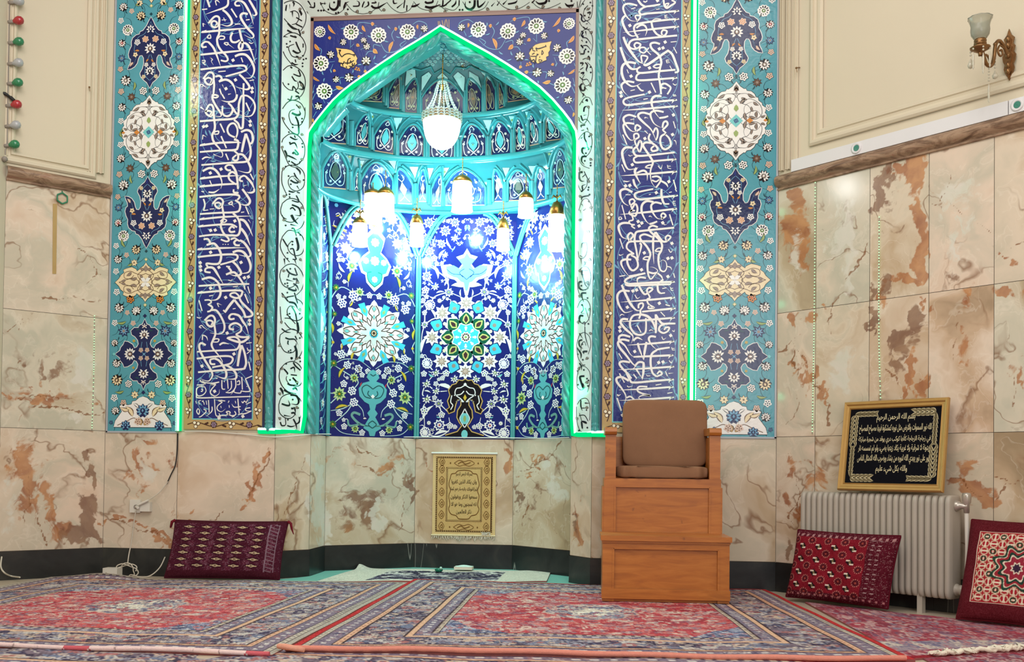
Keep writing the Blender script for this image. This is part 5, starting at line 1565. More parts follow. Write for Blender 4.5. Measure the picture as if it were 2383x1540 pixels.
def led(name, label, path, yoff, teeth_side, out=0.0, wr=0.011):
    """a clear hose with a white-hot core: the core faces the room, green jacket round it, glowing ribs on one edge"""
    P = [np.array(p, float) for p in path]
    dense = [P[0]]
    for a, b in zip(P[:-1], P[1:]):
        k = max(1, int(np.linalg.norm(b - a) / 0.06))
        dense += [a + (b - a) * (i / k) for i in range(1, k + 1)]
    P = [p + np.array([0, yoff, 0]) for p in dense]
    root = thing(name, label, 'LED strip', P[0], group='green LED strips')
    jk, core, tt = MB(), MB(), MB()
    jk.tube(P, wr, 8)
    jk.build('jacket', M_LEDG, root)
    cp = []
    for i, p in enumerate(P):
        d = P[min(i + 1, len(P) - 1)] - P[max(i - 1, 0)]
        d = d / np.linalg.norm(d)
        cp.append(p + np.array([-d[2], 0, d[0]]) * teeth_side * wr * out + np.array([0, -wr * (0.62 - 0.25 * out), 0]))
    core.tube(cp, wr * 0.55, 6)
    core.build('lit_core', M_LEDC, root)
    acc, inn_, tip_ = 0.0, [], []
    for a, b in zip(P[:-1], P[1:]):
        d = b - a
        L = np.linalg.norm(d)
        d = d / L
        n = np.array([-d[2], 0, d[0]]) * teeth_side
        s = acc
        while s < L:
            c = a + d * s
            inn_ += [c + n * wr * 0.7, c + d * 0.006 + n * wr * 0.7]
            tip_ += [c + n * wr * 0.96, c + d * 0.006 + n * (wr + 0.009)]
            s += 0.0125
        acc = s - L
    tt.grid([inn_, tip_], (1, 1, 1), 0, False)  # ribs give the strip's dots and its ribbed reflection a glowing shape
    tt.build('ribs', M_LEDC, root)
    return root


xl, xr = X_(428, 500), X_(1612, 500)
led('led_strip', 'glowing green LED strip upright between the left turquoise panel and its inscription', [(xl, 0, Z_DADO + 0.005), (xl, 0, ZT)], -0.014, 1, wr=0.022)
led('led_strip', 'glowing green LED strip upright between the right inscription and turquoise panel', [(xr, 0, Z_DADO + 0.005), (xr, 0, ZT)], -0.014, -1, wr=0.026)
lb = [onY(603, 1006, 0), onY(706, 1009, 0)]
rb = [onY(1333, 1013, 0), onY(1412, 1013, 0)]
pth = [(lb[0][0], 0.0, Z_DADO + 0.008), (SL, 0.0, Z_DADO + 0.008), (LEDX_L - 0.02, YA, Z_DADO + 0.012)] + [tuple(p) for p in full_arch[1:-1]] + [(LEDX_R + 0.01, YA, Z_DADO + 0.012), (SR, 0, Z_DADO + 0.008), (rb[1][0], 0, Z_DADO + 0.008)]
led('led_strip', 'glowing green LED strip tracing the pointed arch and its feet', pth, -0.014, 1, 0.75, wr=0.019)
for px, py in ((718, 400), (716, 640), (714, 840), (1337, 420), (1340, 700), (1222, 184)):
    pass
for z in (1.4, 2.0, 2.6, 3.2):  # unseen point lights added along the LED strips for their green spill
    for x, s in ((LEDX_L, -1), (LEDX_R, 1)):
        light('led_spill', 'POINT', (x + s * 0.03, YA - 0.09, z), 0.55, (0.05, 1.0, 0.5), 0.03, spec=0.0)
for t in (0.25, 0.5, 0.75):
    for A in (archL, archR):
        q = A[int(t * (len(A) - 1))]
        light('led_spill', 'POINT', (q[0], YA - 0.09, q[2] - 0.05), 0.55, (0.05, 1.0, 0.5), 0.03, spec=0.0)
for z in (1.4, 2.1, 2.8, 3.5):
    for x in (xl, xr):
        light('led_spill', 'POINT', (x, -0.12, z), 0.35, (0.05, 1.0, 0.5), 0.03, spec=0.0)
# ------------------------------------------------------------------ the niche: five tiled faces
def filler(P, L, z0, z1, tries, seed, r0, r1, cols):
    """small flowers, buds and leaves in what is left of the blue ground"""
    random.seed(seed)
    occ = []
    for f in P.mb.f[1:]:
        q = np.array([P.uv(P.mb.v[j]) for j in f])
        occ.append((q.mean(0)[0], q.mean(0)[1], 0.5 * float(np.ptp(q, 0).max())))
    occ = np.array(occ)
    occ = occ[occ[:, 2] > 0.008]
    n = 0
    for _ in range(tries):
        u, v, r = random.uniform(0.02, L / 2 - 0.03), random.uniform(z0, z1), random.uniform(r0, r1)
        d = np.hypot(occ[:, 0] - u, occ[:, 1] - v) - occ[:, 2] * 0.9
        if d.min() < r:
            continue
        k = random.random()
        a = random.uniform(0, 6.28)
        for s in (1, -1):
            aa = a if s > 0 else PI - a
            P.line([(s * u, v), (s * (u + 0.03 * math.cos(a)), v + 0.03 * math.sin(a)), (s * (u + 0.05 * math.cos(a + 0.8)), v + 0.05 * math.sin(a + 0.8))], 0.0055, cols[0], 1, 0.8, 0.3)
            if k < 0.5:
                P.ros(s * u, v, r, cols[0], NAVY, None, 5, a, None, 3)
            elif k < 0.75:
                P.leaf(s * u, v - r, aa, r * 3.2, r * 1.2, cols[1], None, 2, 0.3 * s)
            else:
                P.lotus(s * u, v, r * 1.1, aa, cols[0], OLIVE, NAVY, 5, 3)
        occ = np.vstack([occ, [u, v, r], [-u, v, r]])
        n += 1



Z_LEDGE = 2.95
CN = [np.array(p) for p in ((NL, YA), (NL, Y0), (BL, YB), (BR, YB), (NR, Y0), (NR, YA))]


def face_map(a, b):
    d = b - a
    L = float(np.linalg.norm(d))
    d = d / L
    n = np.array([d[1], -d[0]])

    def mp(u, v, h):
        p = (a + b) / 2 + d * u + n * h
        return (p[0], p[1], Z_DADO + v)
    return mp, L


HT = Z_LEDGE - Z_DADO
DEEP = lin((26, 34, 104))


def field(P, L, col):
    P.mb.face([P.map(-L / 2, 0, 0), P.map(L / 2, 0, 0), P.map(L / 2, HT, 0), P.map(-L / 2, HT, 0)], col)


def vstems(P, pts, w, col=WHITE):
    for s in (1, -1):
        P.line([(s * a, b) for a, b in pts], w, col, 1, 0.6, 0.5)


def centre_face(P, L):
    """in metres about the axis, heights above the dado"""
    k = 1 / 282.0
    A = lambda x, y: ((x - 435) / 3.548 * k, (1016 - (600 + y / 3.548)) * k)       # read off in two halves
    B = lambda x, y: ((x - 465) / 3.856 * k, (1016 - (800 + y / 3.856)) * k)
    s1, s2 = k / 3.548, k / 3.856
    field(P, L, DEEP)
    cx, cy = A(435, 630)
    for pts in ([A(60, 700), A(66, 600), A(85, 520), A(90, 420), A(130, 360), A(170, 290), A(285, 255), A(330, 270), A(400, 300)], [A(285, 255), A(270, 150), A(190, 80), A(100, 20)], [A(170, 205), A(100, 115), A(95, 20)], [A(85, 525), A(150, 480), A(200, 470)],
                [B(85, 90), B(115, 150), B(195, 235), B(290, 240)], [B(195, 235), B(110, 335), B(75, 430), B(115, 475), B(80, 560), B(95, 650), B(100, 780)], [B(110, 335), B(200, 400), B(300, 400)], [B(115, 475), B(225, 515), B(310, 590)], [B(225, 515), B(250, 600), B(240, 640)], [B(105, 775), B(180, 810), B(260, 800), B(330, 740), B(320, 640)], [B(235, 710), B(330, 710), B(400, 730)]):
        vstems(P, pts, 0.009)
    for (x, y, r, kd) in [(*A(285, 255), 42, 's'), (*A(170, 205), 36, 'l'), (*A(100, 115), 44, 's'), (*A(270, 150), 16, 'r'), (*A(90, 235), 30, 'r'), (*A(98, 290), 20, 'r'), (*A(130, 360), 42, 'd'), (*A(210, 325), 22, 's'), (*A(84, 425), 20, 'r'), (*A(86, 525), 32, 's'), (*A(105, 16), 36, 's'),
                          (*A(120, -90), 44, 's'), (*A(220, -150), 40, 's'), (*A(90, -200), 46, 's'), (*A(250, -260), 50, 's'), (*A(110, -330), 50, 's'), (*A(330, -330), 44, 's'), (*A(160, -30), 26, 'r'), (*A(250, -60), 30, 'l'), (*A(330, -200), 36, 'l'),
                          (*B(115, 150), 44, 'd'), (*B(195, 235), 38, 'l'), (*B(86, 245), 24, 'r'), (*B(110, 335), 40, 'l'), (*B(200, 400), 36, 'l'), (*B(115, 475), 42, 'l'), (*B(225, 515), 42, 's'), (*B(96, 580), 32, 'r'), (*B(290, 240), 28, 'r'), (*B(256, 284), 20, 'r'), (*B(222, 296), 14, 'r'), (*B(365, 290), 36, 'l'), (*B(138, 690), 20, 's'), (*B(235, 710), 44, 'g'), (*B(330, 712), 26, 'r'), (*B(376, 724), 18, 'r'), (*B(106, 776), 44, 'd'), (*B(254, 615), 26, 'r')]:
        r *= s1
        for s in (1, -1):
            if kd == 's':
                P.sflower(s * x, y, r, WHITE, OLIVE, None, 8, 0.2, 3, NAVY if r > 30 * s1 else None)
            elif kd == 'd':
                P.daisy(s * x, y, r, 0.4, WHITE, NAVY, WHITE, 11, 3)
            elif kd == 'l':
                P.lotus(s * x, y, r, -PI / 2 + s * 0.6, WHITE, OLIVE, NAVY, 7, 3)
            elif kd == 'g':
                P.ros(s * x, y, r, WHITE, NAVY, RED, 9, 0, None, 3)
            else:
                P.ros(s * x, y, r, WHITE, NAVY, OLIVE, 5, 0.3, None, 3)
    for (x, y), a, l, w in ((A(150, 30), -1.2, 120, 44), (A(130, 390), -1.1, 100, 34), (A(60, 760), 1.2, 150, 50), (A(180, 260), 0.1, 70, 22), (A(180, 300), 2.9, 60, 20), (B(215, 345), -0.4, 150, 54), (B(80, 660), 0.9, 150, 50), (B(190, 800), 0.2, 130, 40), (B(90, 400), -0.3, 60, 20), (A(70, 150), 1.2, 60, 20), (A(200, -20), 1.0, 100, 36), (A(250, 200), 0.9, 60, 22), (A(310, 330), -0.5, 60, 30), (A(390, 290), 1.6, 60, 20), (A(300, 40), -1.0, 90, 40), (A(120, -250), 0.8, 80, 30), (A(300, -120), 2.0, 90, 30)):
        for s in (1, -1):
            P.leaf(s * x, y, math.atan2(math.sin(a), s * math.cos(a)), l * s1, w * s1, WHITE, None, 2, 0.35 * s)
    # the rosette of eight
    for j in range(8):
        a = j * PI / 4 + PI / 2
        c, q = math.cos(a), math.sin(a)
        P.sflower(cx + 284 * s1 * c, cy + 284 * s1 * q, 74 * s1, WHITE, PINK, None, 8, a, 3)
        for t in range(8):
            P.petal(cx + 284 * s1 * c, cy + 284 * s1 * q, a + t * PI / 4, 42 * s1, 15 * s1, BROWN, 6)
            P.petal(cx + 284 * s1 * c, cy + 284 * s1 * q, a + t * PI / 4, 34 * s1, 8 * s1, PINK, 7)
        b = a + PI / 8
        g = [(215, 0), (235, 34), (262, 52), (292, 30), (322, 8), (322, -8), (292, -30), (262, -52), (235, -34)]
        P.poly([(cx + s1 * (u * math.cos(b) - v * math.sin(b)), cy + s1 * (u * math.sin(b) + v * math.cos(b))) for u, v in g], AQUA, 3)
        P.disc(cx + 258 * s1 * math.cos(b), cy + 258 * s1 * math.sin(b), 17 * s1, GREY, 4, 8)
        for e in (0.3, -0.3):
            P.disc(cx + 212 * s1 * math.cos(b + e * 0.55), cy + 212 * s1 * math.sin(b + e * 0.55), 15 * s1, lin((226, 226, 180)), 4, 8)
        P.scallop(cx + 152 * s1 * c, cy + 152 * s1 * q, 64 * s1, 6, WHITE, 3, a, 0.1)
        P.scallop(cx + 150 * s1 * c, cy + 150 * s1 * q, 52 * s1, 4, lin((20, 84, 62)), 4, a, 0.1)
        P.petal(cx + 106 * s1 * c, cy + 106 * s1 * q, a, 92 * s1, 58 * s1, lin((196, 190, 110)), 5)
        P.petal(cx + 120 * s1 * c, cy + 120 * s1 * q, a, 62 * s1, 34 * s1, lin((72, 44, 48)), 6)
    P.star(cx, cy, 128 * s1, 8, WHITE, 6.3, 0.8, PI / 8)
    P.star(cx, cy, 118 * s1, 8, AQUA, 6.6, 0.8, PI / 8)
    for j in range(8):
        a = j * PI / 4 + PI / 2
        P.disc(cx + 78 * s1 * math.cos(a), cy + 78 * s1 * math.sin(a), 13 * s1, WHITE, 7.2, 6)
        P.disc(cx + 62 * s1 * math.cos(a), cy + 62 * s1 * math.sin(a), 8 * s1, WHITE, 7.2, 6)
    P.scallop(cx, cy, 42 * s1, 10, WHITE, 7.5, 0, 0.12)
    for j in range(10):
        P.disc(cx + 26 * s1 * math.cos(j * PI / 5), cy + 26 * s1 * math.sin(j * PI / 5), 8 * s1, SPLIT, 8, 6)
    P.disc(cx, cy, 12 * s1, OLIVE, 8, 8)
    # winged cartouche above, black cartouche below
    wing = [(0, -110), (30, -60), (90, -40), (40, 20), (70, 60), (140, 20), (220, 30), (200, 110), (140, 140), (100, 150), (60, 190), (30, 200), (12, 280), (0, 290)]
    for kk, cc, h in ((1.0, WHITE, 3), (0.8, LTEAL, 4)):
        o = [(x * kk, 70 + (y - 70) * kk) for x, y in wing]
        P.poly([A(435 + x, y) for x, y in o] + [A(435 - x, y) for x, y in o[::-1]], cc, h)
    for s in (1, -1):
        P.line([A(435, 150), A(435 + s * 50, 110), A(435 + s * 120, 100), A(435 + s * 170, 60)], 0.005, NAVY, 5)
        P.line([A(435 + s * 20, 60), A(435 + s * 60, 90), A(435 + s * 30, 130)], 0.005, NAVY, 5)
        P.leaf(*A(435 + s * 20, 210), 0.1 if s > 0 else PI - 0.1, 110 * s1, 60 * s1, WHITE, None, 4, 0.3 * s)
    bl = [(0, -40), (26, -24), (60, -30), (84, 4), (120, 14), (152, 62), (138, 110), (160, 160), (140, 220), (166, 236), (146, 276), (96, 256), (82, 190), (66, 150), (38, 152), (36, 196), (66, 246), (72, 310), (48, 356), (26, 384), (66, 436), (176, 470), (176, 480), (0, 480)]
    o = [(x, 330 + y) for x, y in bl]
    P.poly([B(465 + x, y) for x, y in o] + [B(465 - x, y) for x, y in o[::-1]], BLACK, 4)
    for s in (1, -1):
        P.line([B(465 + s * x, y) for x, y in o[:-2]], 0.0085, lin((204, 168, 96)), 5, smooth=False)
        for pts in ([(0, 345), (40, 370), (80, 380), (90, 430), (40, 470), (10, 500)], [(10, 400), (40, 430), (100, 440)], [(120, 440), (130, 500), (110, 530), (130, 570)], [(0, 560), (20, 600), (44, 650), (20, 700), (0, 730)], [(20, 500), (50, 480), (80, 500)]):
            P.line([B(465 + s * x, y) for x, y in pts], 0.008, WHITE, 5)
    P.disc(*B(465, 650), 42 * s2, LTEAL, 6, 10, 52 * s2)
    P.disc(*B(465, 650), 14 * s2, OLIVE, 7, 6, 30 * s2)
    P.disc(*B(465, 460), 16 * s2, YELL, 6, 4, 30 * s2)
    P.disc(*B(465, 790), 30 * s2, LTEAL, 6, 10, 40 * s2)
    P.dia(*B(465, 340), 16 * s2, WHITE, 6)


def side_face(P, L):
    k = 1 / 290.0
    kx = L / 195.0
    A = lambda x, y: ((x - 342) / 2.273 * kx, (1013 - (640 + y / 2.273)) * k)
    s1 = k / 2.273
    field(P, L, DEEP)
    for pts in ([A(345, 80), A(260, 90), A(180, 60), A(130, 140), A(150, 205), A(125, 290), A(145, 355), A(120, 420), A(150, 465), A(200, 440), A(270, 440), A(330, 480)], [A(150, 465), A(110, 560), A(125, 620), A(180, 625), A(130, 690), A(120, 760), A(150, 785), A(200, 830), A(300, 840)], [A(250, 535), A(200, 505), A(160, 480)], [A(250, 665), A(200, 700), A(140, 715)], [A(240, 605), A(270, 560), A(250, 535)], [A(150, 785), A(215, 720), A(250, 670), A(290, 700), A(300, 740)]):
        vstems(P, pts, 0.008, lin((190, 214, 210)))
    for x, y, r in ((155, 65, 38), (150, 205, 30), (145, 355, 34), (150, 465, 40), (250, 535, 27), (180, 625, 40), (150, 785, 42), (258, 805, 24), (270, 75, 26), (130, -40, 34), (230, -60, 36)):
        for s in (1, -1):
            u, v = A(x, y)
            P.sflower(s * u, v, r * s1, lin((188, 206, 140)), YELL, None, 9, 0.2, 3)
            P.sflower(s * u, v, r * s1 * 0.55, lin((60, 112, 60)), YELL, None, 9, 0.2, 5)
    for x, y, r in ((185, 145, 24), (132, 135, 20), (185, 415, 22), (270, 485, 20), (200, 570, 18), (240, 605, 22), (130, 620, 22), (250, 665, 22), (130, 690, 20), (180, 725, 17), (205, 795, 16), (292, 825, 16), (128, 412, 14), (288, 517, 14), (215, 470, 20), (147, 540, 20), (240, 100, 26), (318, 88, 16), (120, -120, 40), (200, -150, 36), (130, -220, 44), (230, -210, 34), (110, -290, 40), (200, -300, 44), (150, -370, 46), (260, -340, 40), (120, 20, 30)):
        for s in (1, -1):
            u, v = A(x, y)
            if r >= 34:
                P.sflower(s * u, v, r * s1, WHITE, SKY, None, 9, 0.1, 3)
            else:
                P.ros(s * u, v, r * s1, WHITE, NAVY, None, 5 if r < 20 else 6, 0.3, None, 3)
    for x, y, a, l in ((132, 250, -1.4, 60), (236, 440, 1.2, 50), (176, 540, 1.0, 70), (160, 705, 0.2, 80), (120, 520, -1.3, 80), (215, 30, 1.2, 70), (205, -90, 1.0, 80), (260, 470, -1.1, 40), (196, -20, 2.2, 60), (120, 740, -1.5, 60)):
        for s in (1, -1):
            u, v = A(x, y)
            P.leaf(s * u, v, math.atan2(math.sin(a), s * math.cos(a)), l * s1, 20 * s1, YELL if y > 0 else WHITE, lin((60, 90, 50)) if y > 0 else None, 3, 0.35 * s)
    # sixteen-lobed rosette
    cx, cy = A(342, 290)
    sx = kx / k

    def rp(r, a):
        return (cx + r * s1 * sx * math.cos(a), cy + r * s1 * math.sin(a))
    P.poly([rp(150 + 20 * math.cos(8 * a) + 10 * math.cos(24 * a), a + PI / 2) for a in np.linspace(0, 2 * PI, 97)[:-1]], WHITE, 3)
    for j in range(8):
        a = PI / 2 + j * PI / 4
        b = a + PI / 8
        P.poly([rp(r, b + d) for r, d in ((92, 0), (120, 0.14), (146, 0.1), (168, 0.1), (168, -0.1), (146, -0.1), (120, -0.14))], AQUA, 4)
        P.poly([rp(r, b + d) for r, d in ((112, 0), (126, 0.06), (142, 0), (126, -0.06))], OLIVE, 5)
        for r0, ln_ in ((70, 34), (112, 40)):
            for d in (0.0,):
                P.poly([rp(r, a + e) for r, e in ((r0, 0), (r0 + ln_ * 0.5, 0.1), (r0 + ln_, 0), (r0 + ln_ * 0.5, -0.1))], GREY, 4)
                P.poly([rp(r, a + e) for r, e in ((r0 + 7, 0), (r0 + ln_ * 0.5, 0.06), (r0 + ln_ - 7, 0), (r0 + ln_ * 0.5, -0.06))], LTEAL, 5)
        for e in (0.17, -0.17):
            P.line([rp(66, a + e * 1.3), rp(90, a + e * 0.7), rp(110, a + e * 1.4), rp(136, a + e * 0.8), rp(150, a + e * 0.3)], 0.008, SPLIT, 5)
        P.line([rp(40, b), rp(64, b + 0.12), rp(90, b)], 0.006, SPLIT, 5)
        P.line([rp(40, b), rp(64, b - 0.12), rp(90, b)], 0.006, SPLIT, 5)
    P.poly([rp(52 + 14 * math.cos(8 * a), a) for a in np.linspace(0, 2 * PI, 65)[:-1]], lin((214, 214, 210)), 6)
    P.disc(cx, cy, 26 * s1, AQUA, 7, 12)
    P.scallop(cx, cy, 19 * s1, 8, SPLIT, 8, 0, 0.1)
    for j in range(8):
        P.disc(cx + 11 * s1 * math.cos(j * PI / 4), cy + 11 * s1 * math.sin(j * PI / 4), 4 * s1, CREAM, 9, 5)
    # turquoise vase below, hanging cartouche above
    vs = [(0, 485), (26, 500), (30, 530), (16, 548), (50, 560), (70, 590), (66, 630), (40, 660), (18, 672), (12, 700), (26, 720), (14, 740), (30, 770), (44, 800), (18, 818), (12, 842), (0, 842)]
    P.poly([A(342 + x, y) for x, y in vs] + [A(342 - x, y) for x, y in vs[::-1]], lin((92, 172, 176)), 4)
    for s in (1, -1):
        for pts in ([(0, 590), (30, 570), (54, 590), (40, 630), (10, 640)], [(0, 640), (24, 620), (20, 600)], [(0, 520), (14, 510)], [(0, 760), (20, 780), (0, 800)]):
            P.line([A(342 + s * x, y) for x, y in pts], 0.008, lin((30, 80, 84)), 5)
        P.line([A(342 + s * x, y) for x, y in ((10, 790), (60, 780), (100, 740), (90, 720), (60, 730))], 0.02, lin((110, 160, 150)), 4, 0.3, 1)
        P.line([A(342 + s * x, y) for x, y in ((60, 780), (110, 790), (120, 760))], 0.016, lin((110, 160, 150)), 4)
        P.leaf(*A(342 + s * 46, 750), 0, 0.03, 0.018, WHITE, BROWN, 5)
        P.leaf(*A(342 + s * 62, 580), 1.2, 0.04, 0.016, RED, None, 5)
    P.dia(*A(342, 630), 0.018, WHITE, 6)
    ct = [(0, -290), (50, -230), (40, -180), (30, -150), (60, -120), (82, -80), (66, -30), (46, -20), (40, 20), (0, 66)]
    for kk, cc, h in ((1.0, WHITE, 3), (0.86, lin((64, 190, 176)), 4)):
        o = [(x * kk, -100 + (y + 100) * kk) for x, y in ct]
        P.poly([A(342 + x, y) for x, y in o] + [A(342 - x, y) for x, y in o[::-1]], cc, h)
    for x, y, r in ((0, -100, 24), (44, -96, 16), (-44, -96, 16), (0, 0, 16), (0, -200, 22)):
        P.scallop(*A(342 + x, y), r * s1, 8, WHITE, 6, 0, 0.1)
    for s in (1, -1):
        P.line([A(342 + s * x, y) for x, y in ((0, 40), (30, 10), (36, -30), (16, -40))], 0.008, lin((30, 110, 90)), 6)


def cheek_face(P, L):
    field(P, L, DEEP)
    random.seed(21)
    for i in range(26):
        v = 0.04 + i * HT / 26
        for s in (-1, 1):
            u = s * random.uniform(0.05, L * 0.42)
            r = random.uniform(0.026, 0.05)
            kd = random.random()
            if kd < 0.4:
                P.sflower(u, v, r, WHITE, YELL, None, 8, 0.3, 3)
            elif kd < 0.7:
                P.ros(u, v, r * 0.8, WHITE, NAVY, None, 6, 0.2, None, 3)
            else:
                P.leaf(u, v, random.uniform(0.6, 2.4), 0.12, 0.036, LTEAL, None, 2)
        vstems(P, [(0.02, v), (L * 0.3, v + 0.04), (L * 0.4, v + 0.1)], 0.008, LTEAL)
    P.cpoly([(0.0, 0.62), (0.1, 0.8), (0.12, 0.95), (0.0, 1.12), (-0.12, 0.95), (-0.1, 0.8)], LTEAL, 4)
    P.scallop(0, 0.87, 0.07, 8, WHITE, 6, 0, 0.12)


NF = ['left cheek', 'left slanted face', 'back face', 'right slanted face', 'right cheek']
for i, nm in enumerate(NF):
    mp, L = face_map(CN[i], CN[i + 1])
    mb = MB()
    P = Pat(mp, mb, 0.0006)
    c0_, d0_ = (CN[i] + CN[i + 1]) / 2, (CN[i + 1] - CN[i]) / L
    P.uv = lambda q: ((q[0] - c0_[0]) * d0_[0] + (q[1] - c0_[1]) * d0_[1], q[2] - Z_DADO)
    (cheek_face, side_face, centre_face, side_face, cheek_face)[i](P, L)
    if 0 < i < 4:
        filler(P, L, 0.03, HT - 0.05, 900, i, 0.012, 0.022, (WHITE, LTEAL) if i == 2 else (WHITE, YELL))
    # cut off at the face's edges
    c, d = (CN[i] + CN[i + 1]) / 2, (CN[i + 1] - CN[i]) / L
    keep = []
    for k, f in enumerate(mb.f):
        uv = [((np.array(mb.v[j][:2]) - c) @ d, mb.v[j][2]) for j in f]
        if k == 0 or all(abs(u) < L / 2 - 0.016 and Z_DADO + 0.004 < z < Z_LEDGE for u, z in uv):
            keep.append(k)
    mb.f, mb.c, mb.mi, mb.sm = [[g[q] for q in keep] for g in (mb.f, mb.c, mb.mi, mb.sm)]
    root = thing('niche_tile_panel', 'navy flowered tile panel on the %s of the prayer niche' % nm, 'tile panel', (c[0], c[1], Z_DADO), group='navy tile panels lining the niche')
    mb.build('tile_field', M_TILE, root)
root = thing('niche_column', 'placeholder', 'column')
bpy.data.objects.remove(root)
for i, nm in ((1, 'left front corner'), (2, 'left back corner'), (3, 'right back corner'), (4, 'right front corner')):
    c = CN[i]
    root = thing('corner_rib', 'slender turquoise tile rib fanning out at the %s of the niche' % nm, 'rib', (c[0], c[1], Z_DADO), group='turquoise corner ribs of the niche')
    m = MB()
    zf_ = 2.60
    inn = np.array([-0.05, 0.5]) - c
    inn = inn / np.linalg.norm(inn) * 0.012
    for s in (-0.011, 0.011):
        t = np.array([inn[1], -inn[0]]) / np.linalg.norm(inn) * s
        m.tube([(c[0] + inn[0] + t[0], c[1] + inn[1] + t[1], Z_DADO), (c[0] + inn[0] + t[0], c[1] + inn[1] + t[1], zf_)], 0.0125, 8)
    m.build('shaft', M_TURQ, root)
    for a, w in ((CN[i - 1], 0.24), (CN[i + 1], 0.24)):
        d = (a - c) / np.linalg.norm(a - c)
        n = (inn / 0.012) * 0.012
        m = MB()
        pts = [np.array([c[0] + n[0] + d[0] * w * t, c[1] + n[1] + d[1] * w * t, zf_ + (Z_LEDGE - zf_) * math.sin(t * PI / 2)]) for t in np.linspace(0, 1, 9)]
        m.tube(pts, 0.014, 8)
        m.tube([p + np.array([d[0] * 0.5 * 0.05, d[1] * 0.5 * 0.05, -0.012]) + np.array([inn[0], inn[1], 0]) * 0.3 for p in pts], 0.011, 8)
        m.build('fan_rib', M_TURQ, root)

# ------------------------------------------------------------------ the vault above, in three tiers of little arches
XC = -0.05
PROF = [(2.93, 0.97, 0.80), (3.12, 0.97, 0.80), (3.20, 0.965, 0.74), (3.275, 0.945, 0.60), (3.285, 0.94, 0.55), (3.325, 0.94, 0.55), (3.33, 0.95, 0.565), (3.48, 0.95, 0.565), (3.53, 0.90, 0.53), (3.575, 0.75, 0.42),
        (3.585, 0.72, 0.38), (3.615, 0.72, 0.38), (3.62, 0.735, 0.39), (3.80, 0.735, 0.39), (3.86, 0.70, 0.36), (3.93, 0.60, 0.30), (3.99, 0.44, 0.22), (4.03, 0.27, 0.14), (4.06, 0.06, 0.04)]
PZ = np.array([p[0] for p in PROF])
PA, PB = np.array([p[1] for p in PROF]), np.array([p[2] for p in PROF])


def vault_hit(px, py):
    d = ray(px, py)
    t = (YA + 0.01 - CAM[1]) / d[1] + np.linspace(0, 1.3, 520)
    X, Y, Z = CAM[0] + d[0] * t, CAM[1] + d[1] * t, CAM[2] + d[2] * t
    a, b = np.interp(Z, PZ, PA), np.interp(Z, PZ, PB)
    F = ((X - XC) / a) ** 2 + ((Y - YA) / b) ** 2 - 1
    F = np.where((Z > 4.06), 1.0, F)
    k = int(np.argmax(F > 0))
    if k == 0:
        return np.array([X[0], Y[0], Z[0]])
    w = F[k - 1] / (F[k - 1] - F[k] + 1e-12)
    t_ = t[k - 1] + (t[k] - t[k - 1]) * w
    return CAM + d * t_


def vmap(px, py, h):
    q = vault_hit(px, py)
    n = np.array([XC - q[0], YA - q[1], -0.12])
    n /= np.linalg.norm(n)
    return q + n * h


vault = thing('muqarnas_vault', 'turquoise tiled vault of stacked little arches over the prayer niche', 'vault', (XC, YA, Z_LEDGE))
m = MB()
PH = np.linspace(0, PI, 61)
m.grid([[(XC + a * math.cos(p), YA + b * math.sin(p), z) for p in PH] for z, a, b in PROF], lin((50, 120, 128)), 0, True)
# ledge between the flat faces and the first ring
oct_ = []
seg = [np.linalg.norm(CN[i + 1] - CN[i]) for i in range(5)]
cum = np.concatenate([[0], np.cumsum(seg)])
for s in np.linspace(0, cum[-1], 61):
    i = min(4, int(np.searchsorted(cum, s, 'right') - 1))
    p = CN[i] + (CN[i + 1] - CN[i]) * ((s - cum[i]) / seg[i])
    oct_.append(p)
el = [(XC + 0.97 * math.cos(p), YA + 0.80 * math.sin(p)) for p in PH[::-1]]
m.grid([[(p[0], p[1], Z_LEDGE - 0.005) for p in oct_], [(p[0], p[1], 2.93) for p in el]], lin((70, 170, 176)), 0, True)
m.build('vault_shell', M_TILEV, vault)
# cornices between the tiers
for nm, z0, z1 in (('lower_cornice', 2.925, 2.955), ('middle_cornice', 3.282, 3.328), ('upper_cornice', 3.582, 3.618)):
    m = MB()
    rows = []
    for z, g in ((z0, 0.0), (z0 + 0.004, -0.018), ((z0 + z1) / 2, -0.024), (z1 - 0.004, -0.018), (z1, 0.0)):
        a, b = float(np.interp((z0 + z1) / 2, PZ, PA)), float(np.interp((z0 + z1) / 2, PZ, PB))
        rows.append([(XC + (a + g) * math.cos(p), YA + (b + g) * math.sin(p), z) for p in PH])
    m.grid(rows, lin((66, 160, 166)), 0, True)
    m.build(nm, M_TILEV, vault)
TIER1 = [(751, 805, 434, 439, 391, 391, 781, 354, 'p'), (824, 833, 441, 442, 415, 400, 832, 394, 's'), (840, 913, 468, 472, 420, 420, 873, 379, 'w'), (925, 959, 472, 474, 400, 432, 926, 393, 's'), (973.5, 992, 468, 468, 430, 430, 985, 396, 'l'),
         (1005, 1026, 478, 478, 440, 420, 1031, 402, 's'), (1036, 1129, 477, 476, 436, 436, 1077, 395, 'w'), (1150, 1171, 468, 467, 410, 432, 1151, 395, 'l'), (1184, 1233, 466, 464, 422, 424, 1206, 398, 'p'), (1249, 1271, 466, 462, 425, 405, 1256, 391, 's'), (1287, 1326, 437, 433, 390, 388, 1304, 347, 'p')]
